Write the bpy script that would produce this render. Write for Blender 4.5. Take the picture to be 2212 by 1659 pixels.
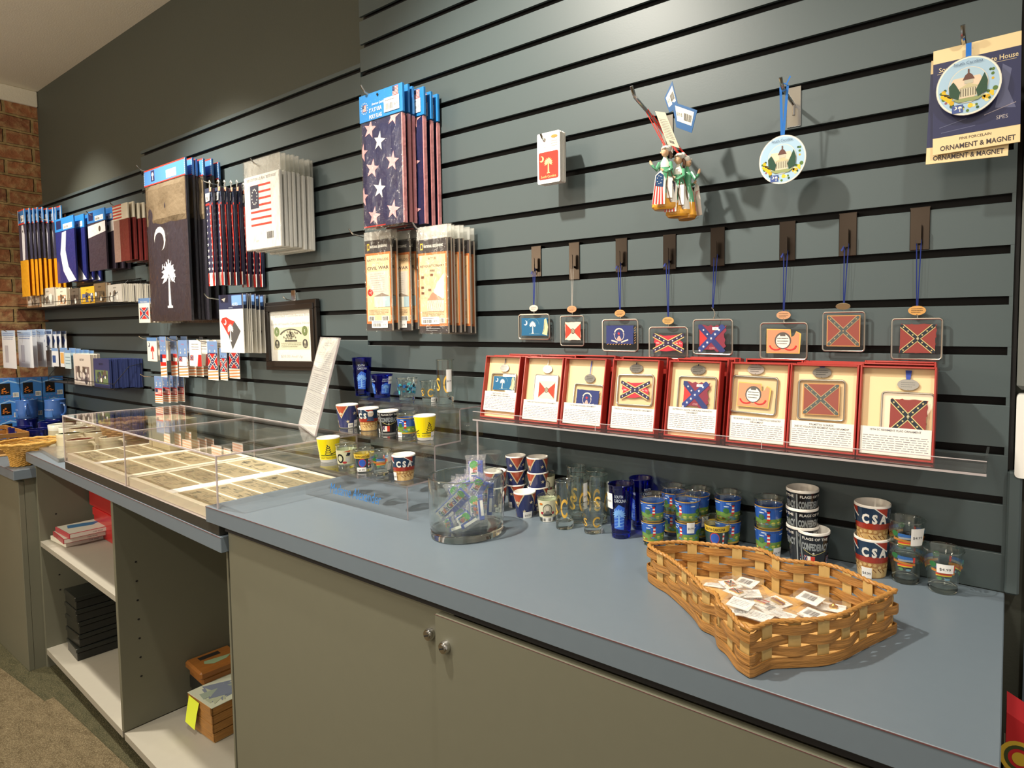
import bpy, math, random
import numpy as np
from mathutils import Vector, Matrix
random.seed(7)
sc = bpy.context.scene
for o in list(bpy.data.objects):
    bpy.data.objects.remove(o)
COL = sc.collection
PI = math.pi
# ------------------------------------------------------------------ camera
W, H = 2212, 1659
F = 1297.858; YAW = math.radians(32.572844); PIT = math.radians(-3.139302); ROL = math.radians(-.2150667)
PX = W/2+246.65; PY = H/2-43.896
CAM = Vector((0, -1.07034897, .40282421))
_cp, _sp, _cy, _sy = math.cos(PIT), math.sin(PIT), math.cos(YAW), math.sin(YAW)
FW = Vector((-_sy*_cp, _cy*_cp, _sp)); _rt = Vector((_cy, _sy, 0)); _up = _rt.cross(FW)
_c, _s = math.cos(ROL), math.sin(ROL)
RT = _c*_rt+_s*_up; UPV = -_s*_rt+_c*_up
cd = bpy.data.cameras.new('camera'); cam = bpy.data.objects.new('camera', cd); COL.objects.link(cam)
cd.sensor_fit = 'HORIZONTAL'; cd.sensor_width = 36; cd.lens = F/W*36
cd.shift_x = -246.65/W; cd.shift_y = -43.896/W; cd.clip_start = .02
M = Matrix((RT, UPV, -FW)).transposed().to_4x4(); M.translation = CAM
cam.matrix_world = M
sc.camera = cam

def ray(u, v): return FW+(u-PX)/F*RT-(v-PY)/F*UPV
def U(u, v, ax, val):
    """point of the place seen at pixel (u,v) on the plane ax=val"""
    d = ray(u, v); i = 'xyz'.index(ax)
    return CAM+d*((val-CAM[i])/d[i])
def UPL(u, v, p, n):
    d = ray(u, v); return CAM+d*((p-CAM).dot(n)/d.dot(n))
def depth(p): return (p-CAM).dot(FW)
def PXL(p):
    d = p-CAM; t = d.dot(FW); return PX+F*d.dot(RT)/t, PY-F*d.dot(UPV)/t
# ------------------------------------------------------------------ light
sc.view_settings.view_transform = 'Standard'; sc.view_settings.look = 'None'
sc.view_settings.gamma = 1; sc.view_settings.exposure = 0.3; sc.view_settings.use_curve_mapping = False
try:
    sc.cycles.transparent_max_bounces = 40; sc.cycles.max_bounces = 14; sc.cycles.transmission_bounces = 12
    sc.cycles.sample_clamp_indirect = 4
except Exception: pass
wd = bpy.data.worlds.new('world'); sc.world = wd; wd.use_nodes = True
wd.node_tree.nodes['Background'].inputs[0].default_value = (1, .9, .77, 1)
wd.node_tree.nodes['Background'].inputs[1].default_value = .46
FLOOR = -.93; CEIL = 1.70
def spot(loc, aim, e, ang=95, blend=.9, r=.03, col=(1, .93, .81)):
    l = bpy.data.lights.new('track_spot', 'SPOT'); l.energy = e; l.spot_size = math.radians(ang); l.spot_blend = blend
    l.shadow_soft_size = r; l.color = col
    o = bpy.data.objects.new('track_spot', l); COL.objects.link(o); o.location = loc
    o.rotation_euler = (Vector(aim)-Vector(loc)).to_track_quat('-Z', 'Y').to_euler()
spot((-1.08, -.83, 1.62), (-.9, -.08, .36), 125, 94, 1)
spot((-2.60, -.62, 1.62), (-2.3, -.14, .05), 185, 84, 1)
spot((-3.75, -.62, 1.62), (-3.7, -.10, .35), 110, 80, 1)
spot((.55, -1.05, 1.62), (.1, -.1, .4), 34, 80, 1, r=.05)
spot((-.45, -1.25, 1.62), (-.3, -.45, -.2), 40, 90, 1, r=.12)
spot((-2.0, -1.9, 1.62), (-2.2, -.6, -.7), 90, 110, 1)
for _l, _e in (((-3.2, -2.7, .9), 62), ((-.6, -2.9, 1.0), 14)):  # unseen fill points added behind the camera to brighten ceiling and brick
    l = bpy.data.lights.new('fill_lamp', 'POINT'); l.energy = _e; l.shadow_soft_size = .25; l.color = (1, .88, .68); o = bpy.data.objects.new('fill_lamp', l); COL.objects.link(o); o.location = _l

# ------------------------------------------------------------------ materials
def lin(c):
    return tuple((x/12.92 if x <= .04045 else ((x+.055)/1.055)**2.4) for x in c[:3])
def rgb(r, g, b): return (r/255, g/255, b/255)
MATS = {}
def newmat(n):
    m = bpy.data.materials.new(n); m.use_nodes = True; nt = m.node_tree
    return m, nt, nt.nodes['Principled BSDF']
def mat(n, c, rough=.5, metal=0, bump=0, bscale=60, coat=0, var=0, vscale=8, stretch=None, spec=None):
    if n in MATS: return MATS[n]
    m, nt, b = newmat(n); L = nt.links
    b.inputs['Base Color'].default_value = (*lin(c), 1); b.inputs['Roughness'].default_value = rough; b.inputs['Metallic'].default_value = metal
    if coat: b.inputs['Coat Weight'].default_value = coat
    if spec is not None: b.inputs['Specular IOR Level'].default_value = spec
    tc = nt.nodes.new('ShaderNodeTexCoord'); mp = nt.nodes.new('ShaderNodeMapping'); L.new(tc.outputs['Object'], mp.inputs[0])
    if stretch: mp.inputs['Scale'].default_value = stretch
    if var:
        nz = nt.nodes.new('ShaderNodeTexNoise'); nz.inputs['Scale'].default_value = vscale; nz.inputs['Detail'].default_value = 6; L.new(mp.outputs[0], nz.inputs['Vector'])
        mx = nt.nodes.new('ShaderNodeMix'); mx.data_type = 'RGBA'; L.new(nz.outputs[0], mx.inputs[0])
        mx.inputs[6].default_value = (*[x*(1-var) for x in lin(c)], 1); mx.inputs[7].default_value = (*[min(1, x*(1+var)) for x in lin(c)], 1)
        L.new(mx.outputs[2], b.inputs['Base Color'])
    if bump:
        nz = nt.nodes.new('ShaderNodeTexNoise'); nz.inputs['Scale'].default_value = bscale; nz.inputs['Detail'].default_value = 4; L.new(mp.outputs[0], nz.inputs['Vector'])
        bp = nt.nodes.new('ShaderNodeBump'); bp.inputs['Strength'].default_value = bump; bp.inputs['Distance'].default_value = .01
        L.new(nz.outputs[0], bp.inputs['Height']); L.new(bp.outputs[0], b.inputs['Normal'])
    MATS[n] = m; return m
def attrmat(n, rough, bump=0, bscale=50, coat=0, bdist=.004):
    m, nt, b = newmat(n); L = nt.links
    a = nt.nodes.new('ShaderNodeAttribute'); a.attribute_name = 'Col'; L.new(a.outputs['Color'], b.inputs['Base Color'])
    b.inputs['Roughness'].default_value = rough; b.inputs['Coat Weight'].default_value = coat; b.inputs['Coat Roughness'].default_value = .08
    if bump:
        tc = nt.nodes.new('ShaderNodeTexCoord')
        nz = nt.nodes.new('ShaderNodeTexNoise'); nz.inputs['Scale'].default_value = bscale; nz.inputs['Detail'].default_value = 3; L.new(tc.outputs['Object'], nz.inputs['Vector'])
        bp = nt.nodes.new('ShaderNodeBump'); bp.inputs['Strength'].default_value = bump; bp.inputs['Distance'].default_value = bdist
        L.new(nz.outputs[0], bp.inputs['Height']); L.new(bp.outputs[0], b.inputs['Normal'])
    MATS[n] = m; return m
PAPER = attrmat('printed_paper', .65); CARD = attrmat('printed_card', .35, coat=.15)
POLY = attrmat('bagged_cloth', .45, .5, 45, coat=.5, bdist=.006); GLAZE = attrmat('glazed_ceramic', .2, coat=.6)
CLOTH = attrmat('woven_cloth', .85)
def clearmat(n, tint, gloss_rough, fac0=.04, facmul=1.0, bump=0, bscale=40, haze=0, hazecol=(.8, .8, .8)):
    m = bpy.data.materials.new(n); m.use_nodes = True; nt = m.node_tree; L = nt.links; nt.nodes.clear()
    out = nt.nodes.new('ShaderNodeOutputMaterial'); tr = nt.nodes.new('ShaderNodeBsdfTransparent'); gl = nt.nodes.new('ShaderNodeBsdfGlossy')
    tr.inputs[0].default_value = (*tint, 1); gl.inputs['Roughness'].default_value = gloss_rough; gl.inputs[0].default_value = (1, 1, 1, 1)
    fr = nt.nodes.new('ShaderNodeLayerWeight'); fr.inputs[0].default_value = .5; pw = nt.nodes.new('ShaderNodeMath'); pw.operation = 'POWER'; pw.inputs[1].default_value = 4.5; L.new(fr.outputs['Facing'], pw.inputs[0])
    ma = nt.nodes.new('ShaderNodeMath'); ma.operation = 'MULTIPLY_ADD'; ma.inputs[1].default_value = facmul; ma.inputs[2].default_value = fac0; ma.use_clamp = True
    L.new(pw.outputs[0], ma.inputs[0]); mx = nt.nodes.new('ShaderNodeMixShader'); L.new(ma.outputs[0], mx.inputs[0])
    L.new(tr.outputs[0], mx.inputs[1]); L.new(gl.outputs[0], mx.inputs[2]); last = mx
    if haze:
        df = nt.nodes.new('ShaderNodeBsdfDiffuse'); df.inputs[0].default_value = (*hazecol, 1); m2 = nt.nodes.new('ShaderNodeMixShader'); m2.inputs[0].default_value = haze
        L.new(mx.outputs[0], m2.inputs[1]); L.new(df.outputs[0], m2.inputs[2]); last = m2
    if bump:
        tc = nt.nodes.new('ShaderNodeTexCoord'); nz = nt.nodes.new('ShaderNodeTexNoise'); nz.inputs['Scale'].default_value = bscale; nz.inputs['Detail'].default_value = 4
        L.new(tc.outputs['Object'], nz.inputs['Vector'])
        bp = nt.nodes.new('ShaderNodeBump'); bp.inputs['Strength'].default_value = bump; bp.inputs['Distance'].default_value = .01
        L.new(nz.outputs[0], bp.inputs['Height']); L.new(bp.outputs[0], gl.inputs['Normal']); L.new(bp.outputs[0], fr.inputs['Normal'])
    L.new(last.outputs[0], out.inputs[0]); MATS[n] = m; return m
ACRYL = clearmat('clear_acrylic', (.97, .965, .96), .02, .035, .8)
EDGE = clearmat('acrylic_edge', (.8, .75, .76), .1, .1, .6, haze=.45, hazecol=(.72, .66, .66))
FILM = clearmat('plastic_film', (.985, .985, .98), .10, .03, .42, bump=.9, bscale=30)
BAG = clearmat('cloudy_bag', (.97, .97, .96), .15, .05, .5, bump=.8, bscale=28, haze=.30, hazecol=(.78, .78, .75))
WRAPF = clearmat('candy_wrapper_film', (.96, .96, .97), .06, .14, 1.3, bump=1.0, bscale=120, haze=.05, hazecol=(.95, .95, .97))
TINYBAG = clearmat('small_bag_film', (.97, .965, .95), .08, .05, .6, bump=.8, bscale=90, haze=.06)
GLASSW = clearmat('glass_wall', (.93, .955, .94), .02, .07, 1.1)
COBALTW = clearmat('cobalt_glass', (.04, .10, .80), .03, .05, .8)
def glassmat(n, c, ior=1.48):
    m, nt, b = newmat(n); b.inputs['Base Color'].default_value = (*c, 1); b.inputs['Transmission Weight'].default_value = 1
    b.inputs['Roughness'].default_value = 0; b.inputs['IOR'].default_value = ior; MATS[n] = m; return m
GLASSB = glassmat('thick_glass', (.93, .97, .94)); 
CHROME = mat('chrome', rgb(200, 198, 195), .18, 1); BRONZE = mat('dark_nickel', rgb(66, 58, 52), .3, 1); SILVER = mat('silver_metal', rgb(190, 185, 175), .3, 1)
GOLD = mat('gold_metal', rgb(230, 180, 80), .25, 1); BLACKW = mat('black_wire', rgb(22, 22, 22), .45)
SLAT = mat('slatwall_paint', rgb(74, 86, 88), .46, bump=.012, bscale=300, var=.04, vscale=3)
WALLP = mat('wall_paint', rgb(72, 75, 66), .7, bump=.06, bscale=120, var=.06, vscale=2)
WALLB = mat('wall_blue_paint', rgb(104, 118, 132), .7, var=.05)
CEILM = mat('ceiling_paint', rgb(232, 224, 206), .9, bump=.1, bscale=180, var=.02)
TOP = mat('laminate_top', rgb(104, 116, 126), .36, var=.03, vscale=60); TOPE = mat('laminate_edge', rgb(92, 103, 112), .4)
CAB = mat('laminate_cabinet', rgb(106, 105, 89), .5, var=.03, vscale=40); CABIN = mat('laminate_shelf', rgb(160, 155, 142), .5, var=.03, vscale=40)
SEAMC = mat('brown_edge_line', rgb(96, 60, 60), .6); DARK = mat('dark_gap', rgb(16, 14, 14), .8)  # dark_gap: near-black, painted-in shade for grooves and gaps; also used for holes

# ------------------------------------------------------------------ mesh tools
TX = {}
def textpolys(s, bold=0, ital=0):
    k = (s, bold, ital)
    if k in TX: return TX[k]
    cu = bpy.data.curves.new('t', 'FONT'); cu.body = s; cu.size = 1; cu.resolution_u = 2; cu.offset = bold; cu.shear = ital
    ob = bpy.data.objects.new('t', cu); COL.objects.link(ob)
    dg = bpy.context.evaluated_depsgraph_get(); me = bpy.data.meshes.new_from_object(ob.evaluated_get(dg))
    ps = [[(me.vertices[i].co.x, me.vertices[i].co.y) for i in p.vertices] for p in me.polygons]
    bpy.data.objects.remove(ob); bpy.data.curves.remove(cu); bpy.data.meshes.remove(me)
    xs = [x for p in ps for x, y in p] or [0]
    TX[k] = (ps, min(xs), max(xs)); return TX[k]
def clip(poly, x0, y0, x1, y1):
    for ax, v, sg in ((0, x0, 1), (0, x1, -1), (1, y0, 1), (1, y1, -1)):
        if not poly: return poly
        out = []; n = len(poly)
        for i in range(n):
            a, b = poly[i], poly[(i+1) % n]; da, db = (a[ax]-v)*sg, (b[ax]-v)*sg
            if da >= 0: out.append(a)
            if (da > 0 and db < 0) or (da < 0 and db > 0):
                t = da/(da-db); out.append((a[0]+t*(b[0]-a[0]), a[1]+t*(b[1]-a[1])))
        poly = out
    return poly
class Art:
    def __init__(s): s.p = []; s.L = 0; s.cl = None; s.T = None
    def up(s): s.L += 1; return s
    def poly(s, pts, c):
        if s.T: pts = [s.T(x, y) for x, y in pts]
        if s.cl: pts = clip(list(pts), *s.cl)
        if len(pts) > 2: s.p.append((list(pts), c, s.L+(len(s.p) % 5)*.17))
        return s
    def rect(s, x0, y0, x1, y1, c): return s.poly([(x0, y0), (x1, y0), (x1, y1), (x0, y1)], c)
    def rr(s, x0, y0, x1, y1, r, c, n=4):
        pts = []
        for cx, cy, a in ((x1-r, y0+r, -90), (x1-r, y1-r, 0), (x0+r, y1-r, 90), (x0+r, y0+r, 180)):
            for i in range(n+1):
                t = math.radians(a+90*i/n); pts.append((cx+r*math.cos(t), cy+r*math.sin(t)))
        return s.poly(pts, c)
    def circ(s, cx, cy, r, c, ry=None, n=20):
        ry = ry or r; return s.poly([(cx+r*math.cos(2*PI*i/n), cy+ry*math.sin(2*PI*i/n)) for i in range(n)], c)
    def ring(s, cx, cy, r, w, c, n=24, ry=None, a0=0, a1=360):
        ry = ry or r; k = w/r
        for i in range(n):
            a, b = math.radians(a0+(a1-a0)*i/n), math.radians(a0+(a1-a0)*(i+1)/n)
            s.poly([(cx+r*math.cos(a), cy+ry*math.sin(a)), (cx+r*math.cos(b), cy+ry*math.sin(b)), (cx+r*(1-k)*math.cos(b), cy+ry*(1-k)*math.sin(b)), (cx+r*(1-k)*math.cos(a), cy+ry*(1-k)*math.sin(a))], c)
        return s
    def star(s, cx, cy, r, c, rot=0):
        return s.poly([(cx+(r if i % 2 == 0 else r*.4)*math.sin(rot+PI*i/5), cy+(r if i % 2 == 0 else r*.4)*math.cos(rot+PI*i/5)) for i in range(10)], c)
    def line(s, x0, y0, x1, y1, w, c):
        d = math.hypot(x1-x0, y1-y0) or 1e-9; nx, ny = -(y1-y0)/d*w/2, (x1-x0)/d*w/2
        return s.poly([(x0+nx, y0+ny), (x0-nx, y0-ny), (x1-nx, y1-ny), (x1+nx, y1+ny)], c)
    def text(s, x, y, size, t, c, al='c', fit=None, bold=0, ital=0):
        ps, a, b = textpolys(t, bold, ital); w = b-a; sx = size
        if fit: sx = min(fit/w, size) if fit > 0 else -fit/w
        ox = {'c': -(a+b)/2, 'l': -a, 'r': -b}[al]
        for p in ps: s.poly([(x+(px+ox)*sx, y+py*size) for px, py in p], c)
        return s
    def micro(s, x0, y0, x1, y1, n, c, seed=1, jit=.25):
        r = random.Random(seed); h = (y1-y0)/n
        for i in range(n):
            y = y1-(i+.5)*h; x = x0; xe = x1-(x1-x0)*(r.random()*jit if i == n-1 else 0)
            while x < xe:
                w = min((x1-x0)*(.04+r.random()*.09), xe-x); s.rect(x, y-h*.13, x+w, y+h*.13, c); x += w+(x1-x0)*.02
        return s
    def bars(s, x0, y0, x1, y1, c=(.15, .15, .17), seed=3, n=14):
        r = random.Random(seed); st = (x1-x0)/n
        for i in range(n): s.rect(x0+i*st, y0, x0+i*st+st*(.3+.4*r.random()), y1, c)
        return s
    def crescent(s, cx, cy, r, c, rot=0, k=.75, off=.42, n=12):
        pts = []
        a = math.acos(max(-1, min(1, (off*off+1-k*k)/(2*off))))
        for i in range(n+1):
            t = a+(2*PI-2*a)*i/n; pts.append((math.cos(t), math.sin(t)))
        b = math.atan2(math.sin(a), math.cos(a)-off)
        for i in range(1, n):
            t = -b-(2*PI-2*b)*i/n if False else (2*PI-b)-(2*PI-2*b)*i/n
            pts.append((off+k*math.cos(t), k*math.sin(t)))
        cr, sr = math.cos(rot), math.sin(rot)
        return s.poly([(cx+r*(x*cr-y*sr), cy+r*(x*sr+y*cr)) for x, y in pts], c)
    def palmetto(s, cx, cy, h, c, trunk=None):
        tr = trunk or c; w = h*.05
        s.poly([(cx-w*1.2, cy), (cx+w*1.2, cy), (cx+w*.7, cy+h*.62), (cx-w*.7, cy+h*.62)], tr)
        s.rect(cx-w*2.4, cy-h*.02, cx+w*2.4, cy+h*.03, tr)
        for i in range(11):
            a = math.radians(-30+24*i); L = h*.36; dx, dy = math.cos(a), math.sin(a); nx, ny = -dy, dx; q = h*.06
            y0 = cy+h*.66
            s.poly([(cx, y0), (cx+dx*L*.5+nx*q, y0+dy*L*.45+ny*q), (cx+dx*L, y0+dy*L*.85-h*.04*abs(dx)), (cx+dx*L*.5-nx*q, y0+dy*L*.45-ny*q)], c)
        return s
    def battle(s, x0, y0, x1, y1, red=rgb(190, 40, 42), blue=rgb(34, 42, 96), white=rgb(235, 228, 210), st=True, bw=.2, border=None):
        w, h = x1-x0, y1-y0; old = s.cl
        if border: s.rect(x0-border[0], y0-border[0], x1+border[0], y1+border[0], border[1]); s.up()
        s.rect(x0, y0, x1, y1, red); s.up(); s.cl = (x0, y0, x1, y1) if not old else (max(x0, old[0]), max(y0, old[1]), min(x1, old[2]), min(y1, old[3]))
        s.line(x0, y0, x1, y1, h*bw*1.45, white); s.line(x0, y1, x1, y0, h*bw*1.45, white); s.up()
        s.line(x0, y0, x1, y1, h*bw, blue); s.line(x0, y1, x1, y0, h*bw, blue); s.up()
        if st:
            for k in range(-3, 4):
                t = .5+k*.135; s.star(x0+w*t, y0+h*t, h*bw*.36, white)
                if k: s.star(x0+w*t, y1-h*t, h*bw*.36, white)
        s.cl = old; return s.up()
    def usflag(s, x0, y0, x1, y1, red=rgb(205, 50, 48), blue=rgb(32, 40, 84), white=rgb(240, 236, 226), ring=False, n=13, vert=False):
        w, h = x1-x0, y1-y0; s.rect(x0, y0, x1, y1, white); s.up()
        for i in range(0, n, 2): s.rect(x0, y0+h*i/n, x1, y0+h*(i+1)/n, red)
        s.up(); cx1, cy0 = x0+w*.42, y0+h*(n//2)/n; s.rect(x0, cy0, cx1, y1, blue); s.up()
        if ring:
            for i in range(13):
                a = 2*PI*i/13; s.star((x0+cx1)/2+(cx1-x0)*.3*math.cos(a), (cy0+y1)/2+(y1-cy0)*.33*math.sin(a), h*.03, white)
        else:
            for i in range(4):
                for j in range(3): s.star(x0+(cx1-x0)*(i+.6)/4.2, cy0+(y1-cy0)*(j+.6)/3.2, h*.03, white)
        return s.up()
    def label(s, x0, y0, x1, y1, price='$4.95'):
        s.rect(x0, y0, x1, y1, rgb(246, 244, 240)); s.up(); w, h = x1-x0, y1-y0
        s.bars(x0+w*.08, y0+h*.15, x0+w*.58, y0+h*.6); s.text(x0+w*.8, y0+h*.3, h*.32, price, (.15, .15, .2), fit=w*.3)
        s.micro(x0+w*.08, y0+h*.7, x0+w*.75, y0+h*.92, 1, (.35, .35, .38)); return s.up()
EPS = .00016
class MB:
    def __init__(s): s.v = []; s.f = []; s.c = []; s.m = []; s.k = 0; s.col = (.8, .8, .8)
    def add(s, vs, fs, c=None, k=None):
        o = len(s.v); s.v += [tuple(v) for v in vs]; c = c or s.col
        for f in fs: s.f.append([i+o for i in f]); s.c.append(c); s.m.append(s.k if k is None else k)
        return s
    def box(s, x0, y0, z0, x1, y1, z1, c=None, k=None, T=None):
        vs = [Vector((x, y, z)) for z in (z0, z1) for y in (y0, y1) for x in (x0, x1)]
        if T: vs = [T @ v for v in vs]
        return s.add(vs, [(0, 2, 3, 1), (4, 5, 7, 6), (0, 1, 5, 4), (2, 6, 7, 3), (0, 4, 6, 2), (1, 3, 7, 5)], c, k)
    def bbox(s, x0, y0, z0, x1, y1, z1, b=.002, c=None, k=None, T=None):
        """box with chamfered edges"""
        b = min(b, (x1-x0)/2.1, (y1-y0)/2.1, (z1-z0)/2.1); vs = []; idx = {}
        X, Y, Z = (x0, x1), (y0, y1), (z0, z1); sg = (1, -1)
        for i in (0, 1):
            for j in (0, 1):
                for l in (0, 1):
                    for a in range(3):
                        d = [b*sg[i], b*sg[j], b*sg[l]]; d[a] = 0
                        idx[i, j, l, a] = len(vs); v = Vector((X[i]+d[0], Y[j]+d[1], Z[l]+d[2])); vs.append(T @ v if T else v)
        fs = []
        for i in (0, 1):
            fs.append([idx[i, 0, 0, 0], idx[i, 1, 0, 0], idx[i, 1, 1, 0], idx[i, 0, 1, 0]]); fs.append([idx[0, i, 0, 1], idx[1, i, 0, 1], idx[1, i, 1, 1], idx[0, i, 1, 1]]); fs.append([idx[0, 0, i, 2], idx[1, 0, i, 2], idx[1, 1, i, 2], idx[0, 1, i, 2]])
            for j in (0, 1):
                fs.append([idx[0, i, j, 1], idx[1, i, j, 1], idx[1, i, j, 2], idx[0, i, j, 2]]); fs.append([idx[i, 0, j, 0], idx[i, 1, j, 0], idx[i, 1, j, 2], idx[i, 0, j, 2]]); fs.append([idx[i, j, 0, 0], idx[i, j, 1, 0], idx[i, j, 1, 1], idx[i, j, 0, 1]])
                for l in (0, 1): fs.append([idx[i, j, l, 0], idx[i, j, l, 1], idx[i, j, l, 2]])
        return s.add(vs, fs, c, k)
    def tube(s, pts, r, n=8, c=None, k=None, closed=False, cap=True):
        pts = [Vector(p) for p in pts]; N = len(pts); vs = []; prev = None
        for i, p in enumerate(pts):
            a = pts[(i-1) % N] if (closed or i) else p; b = pts[(i+1) % N] if (closed or i < N-1) else p
            t = (b-a).normalized()
            if prev is None: u = t.orthogonal().normalized()
            else:
                u = prev-t*prev.dot(t); u = u.normalized() if u.length > 1e-6 else t.orthogonal().normalized()
            prev = u; w = t.cross(u); rr = r[i] if isinstance(r, (list, tuple)) else r
            for j in range(n):
                a_ = 2*PI*j/n; vs.append(p+(u*math.cos(a_)+w*math.sin(a_))*rr)
        fs = [(i*n+j, i*n+(j+1) % n, ((i+1) % N)*n+(j+1) % n, ((i+1) % N)*n+j) for i in range(N if closed else N-1) for j in range(n)]
        if not closed and cap: fs += [tuple(range(n))[::-1], tuple(range((N-1)*n, N*n))]
        return s.add(vs, fs, c, k)
    def lathe(s, prof, n=32, c=None, k=None, cx=0, cy=0, ks=None, cs=None, a0=0, sx=1, sy=1):
        vs = [(cx+r*math.cos(a0+2*PI*j/n)*sx, cy+r*math.sin(a0+2*PI*j/n)*sy, z) for r, z in prof for j in range(n)]
        for i in range(len(prof)-1):
            pass
        o = len(s.v); s.v += vs
        for i in range(len(prof)-1):
            for j in range(n):
                s.f.append([o+i*n+j, o+i*n+(j+1) % n, o+(i+1)*n+(j+1) % n, o+(i+1)*n+j]); s.c.append((cs[i] if cs else None) or c or s.col); s.m.append((ks[i] if ks else k) or 0)
        for e, q in ((0, prof[0]), (len(prof)-1, prof[-1])):
            if q[0] > 1e-5:
                pass
        return s
    def prism(s, pts, y0, y1, c=None, k=None, T=None):
        """2D outline (x,z) extruded along y"""
        n = len(pts); vs = [Vector((x, y0, z)) for x, z in pts]+[Vector((x, y1, z)) for x, z in pts]
        if T: vs = [T @ v for v in vs]
        return s.add(vs, [tuple(range(n)), tuple(range(2*n-1, n-1, -1))]+[(i, i+n, (i+1) % n+n, (i+1) % n) for i in range(n)], c, k)
    def art(s, A, x=0, y=0, z=0, k=None, T=None, sc_=1, lift=0):
        for pts, c, L in A.p:
            vs = [Vector((x+px*sc_, y-EPS*(L+1)-lift, z+pz*sc_)) for px, pz in pts]
            if T: vs = [T @ v for v in vs]
            s.add(vs, [tuple(range(len(vs)))], c, k)
        return s
    def wrap(s, A, rb, rt, h, k=None, step=.005, ang0=-PI/2):
        rm = (rb+rt)/2
        for pts, c, L in A.p:
            xs = [p[0] for p in pts]; a, b = min(xs), max(xs); i0, i1 = math.floor(a/step), math.ceil(b/step)
            for i in range(i0, max(i1, i0+1)):
                q = clip(list(pts), i*step, -9, (i+1)*step, 9) if b-a > step*.6 else (pts if i == i0 else [])
                if len(q) < 3: continue
                vs = []
                for px, pz in q:
                    r = rb+(rt-rb)*min(1, pz/(h-.0035))+EPS*1.2*(L+1); t = ang0+px/rm; vs.append((r*math.cos(t), r*math.sin(t), pz))
                s.add(vs, [tuple(range(len(vs)))], c, k)
        return s
    def build(s, name, mats, parent=None, smooth=False, loc=None, rot=None):
        me = bpy.data.meshes.new(name); me.from_pydata(s.v, [], s.f)
        if not isinstance(mats, (list, tuple)): mats = [mats]
        for m in mats: me.materials.append(m)
        if any(s.m): me.polygons.foreach_set('material_index', s.m)
        at = me.color_attributes.new('Col', 'FLOAT_COLOR', 'CORNER'); buf = []
        cache = {}
        for p, c in zip(me.polygons, s.c):
            if c not in cache: cache[c] = (*lin(c), 1)
            buf += cache[c]*p.loop_total
        at.data.foreach_set('color', buf)
        if smooth:
            me.polygons.foreach_set('use_smooth', [True]*len(me.polygons))
            try: me.set_sharp_from_angle(angle=math.radians(40))
            except Exception: pass
        me.update()
        o = bpy.data.objects.new(name, me); COL.objects.link(o)
        if parent: o.parent = parent
        if loc is not None: o.location = loc
        if rot is not None: o.rotation_euler = rot
        return o
def tag(o, label, cat, group=None):
    o['label'] = label; o['category'] = cat
    if group: o['group'] = group
    return o
def thing(name, label, cat, loc=(0, 0, 0), rotz=0, group=None, rot=None):
    o = bpy.data.objects.new(name, None); COL.objects.link(o); o.location = loc; o.rotation_euler = rot or (0, 0, rotz); o.empty_display_size = .02
    return tag(o, label, cat, group)
def struct(o): o['kind'] = 'structure'; return o
def dup(root, loc, rot=None, label=None, group=None, scale=None):
    r = root.copy(); COL.objects.link(r); r.location = loc
    if rot is not None: r.rotation_euler = rot
    if label: r['label'] = label
    if group: r['group'] = group
    if scale: r.scale = scale
    for ch in list(root.children):
        c = ch.copy(); COL.objects.link(c); c.parent = r
        for g in list(ch.children):
            d = g.copy(); COL.objects.link(d); d.parent = c
    return r
ORD = ['frontmost']+[w+' from front' for w in 'second third fourth fifth sixth seventh eighth ninth tenth eleventh twelfth'.split()]
WHITE = rgb(243, 240, 232); NAVY = rgb(30, 36, 78); REDC = rgb(186, 40, 36); SKY = rgb(52, 132, 200); TAN = rgb(226, 196, 150)
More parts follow.
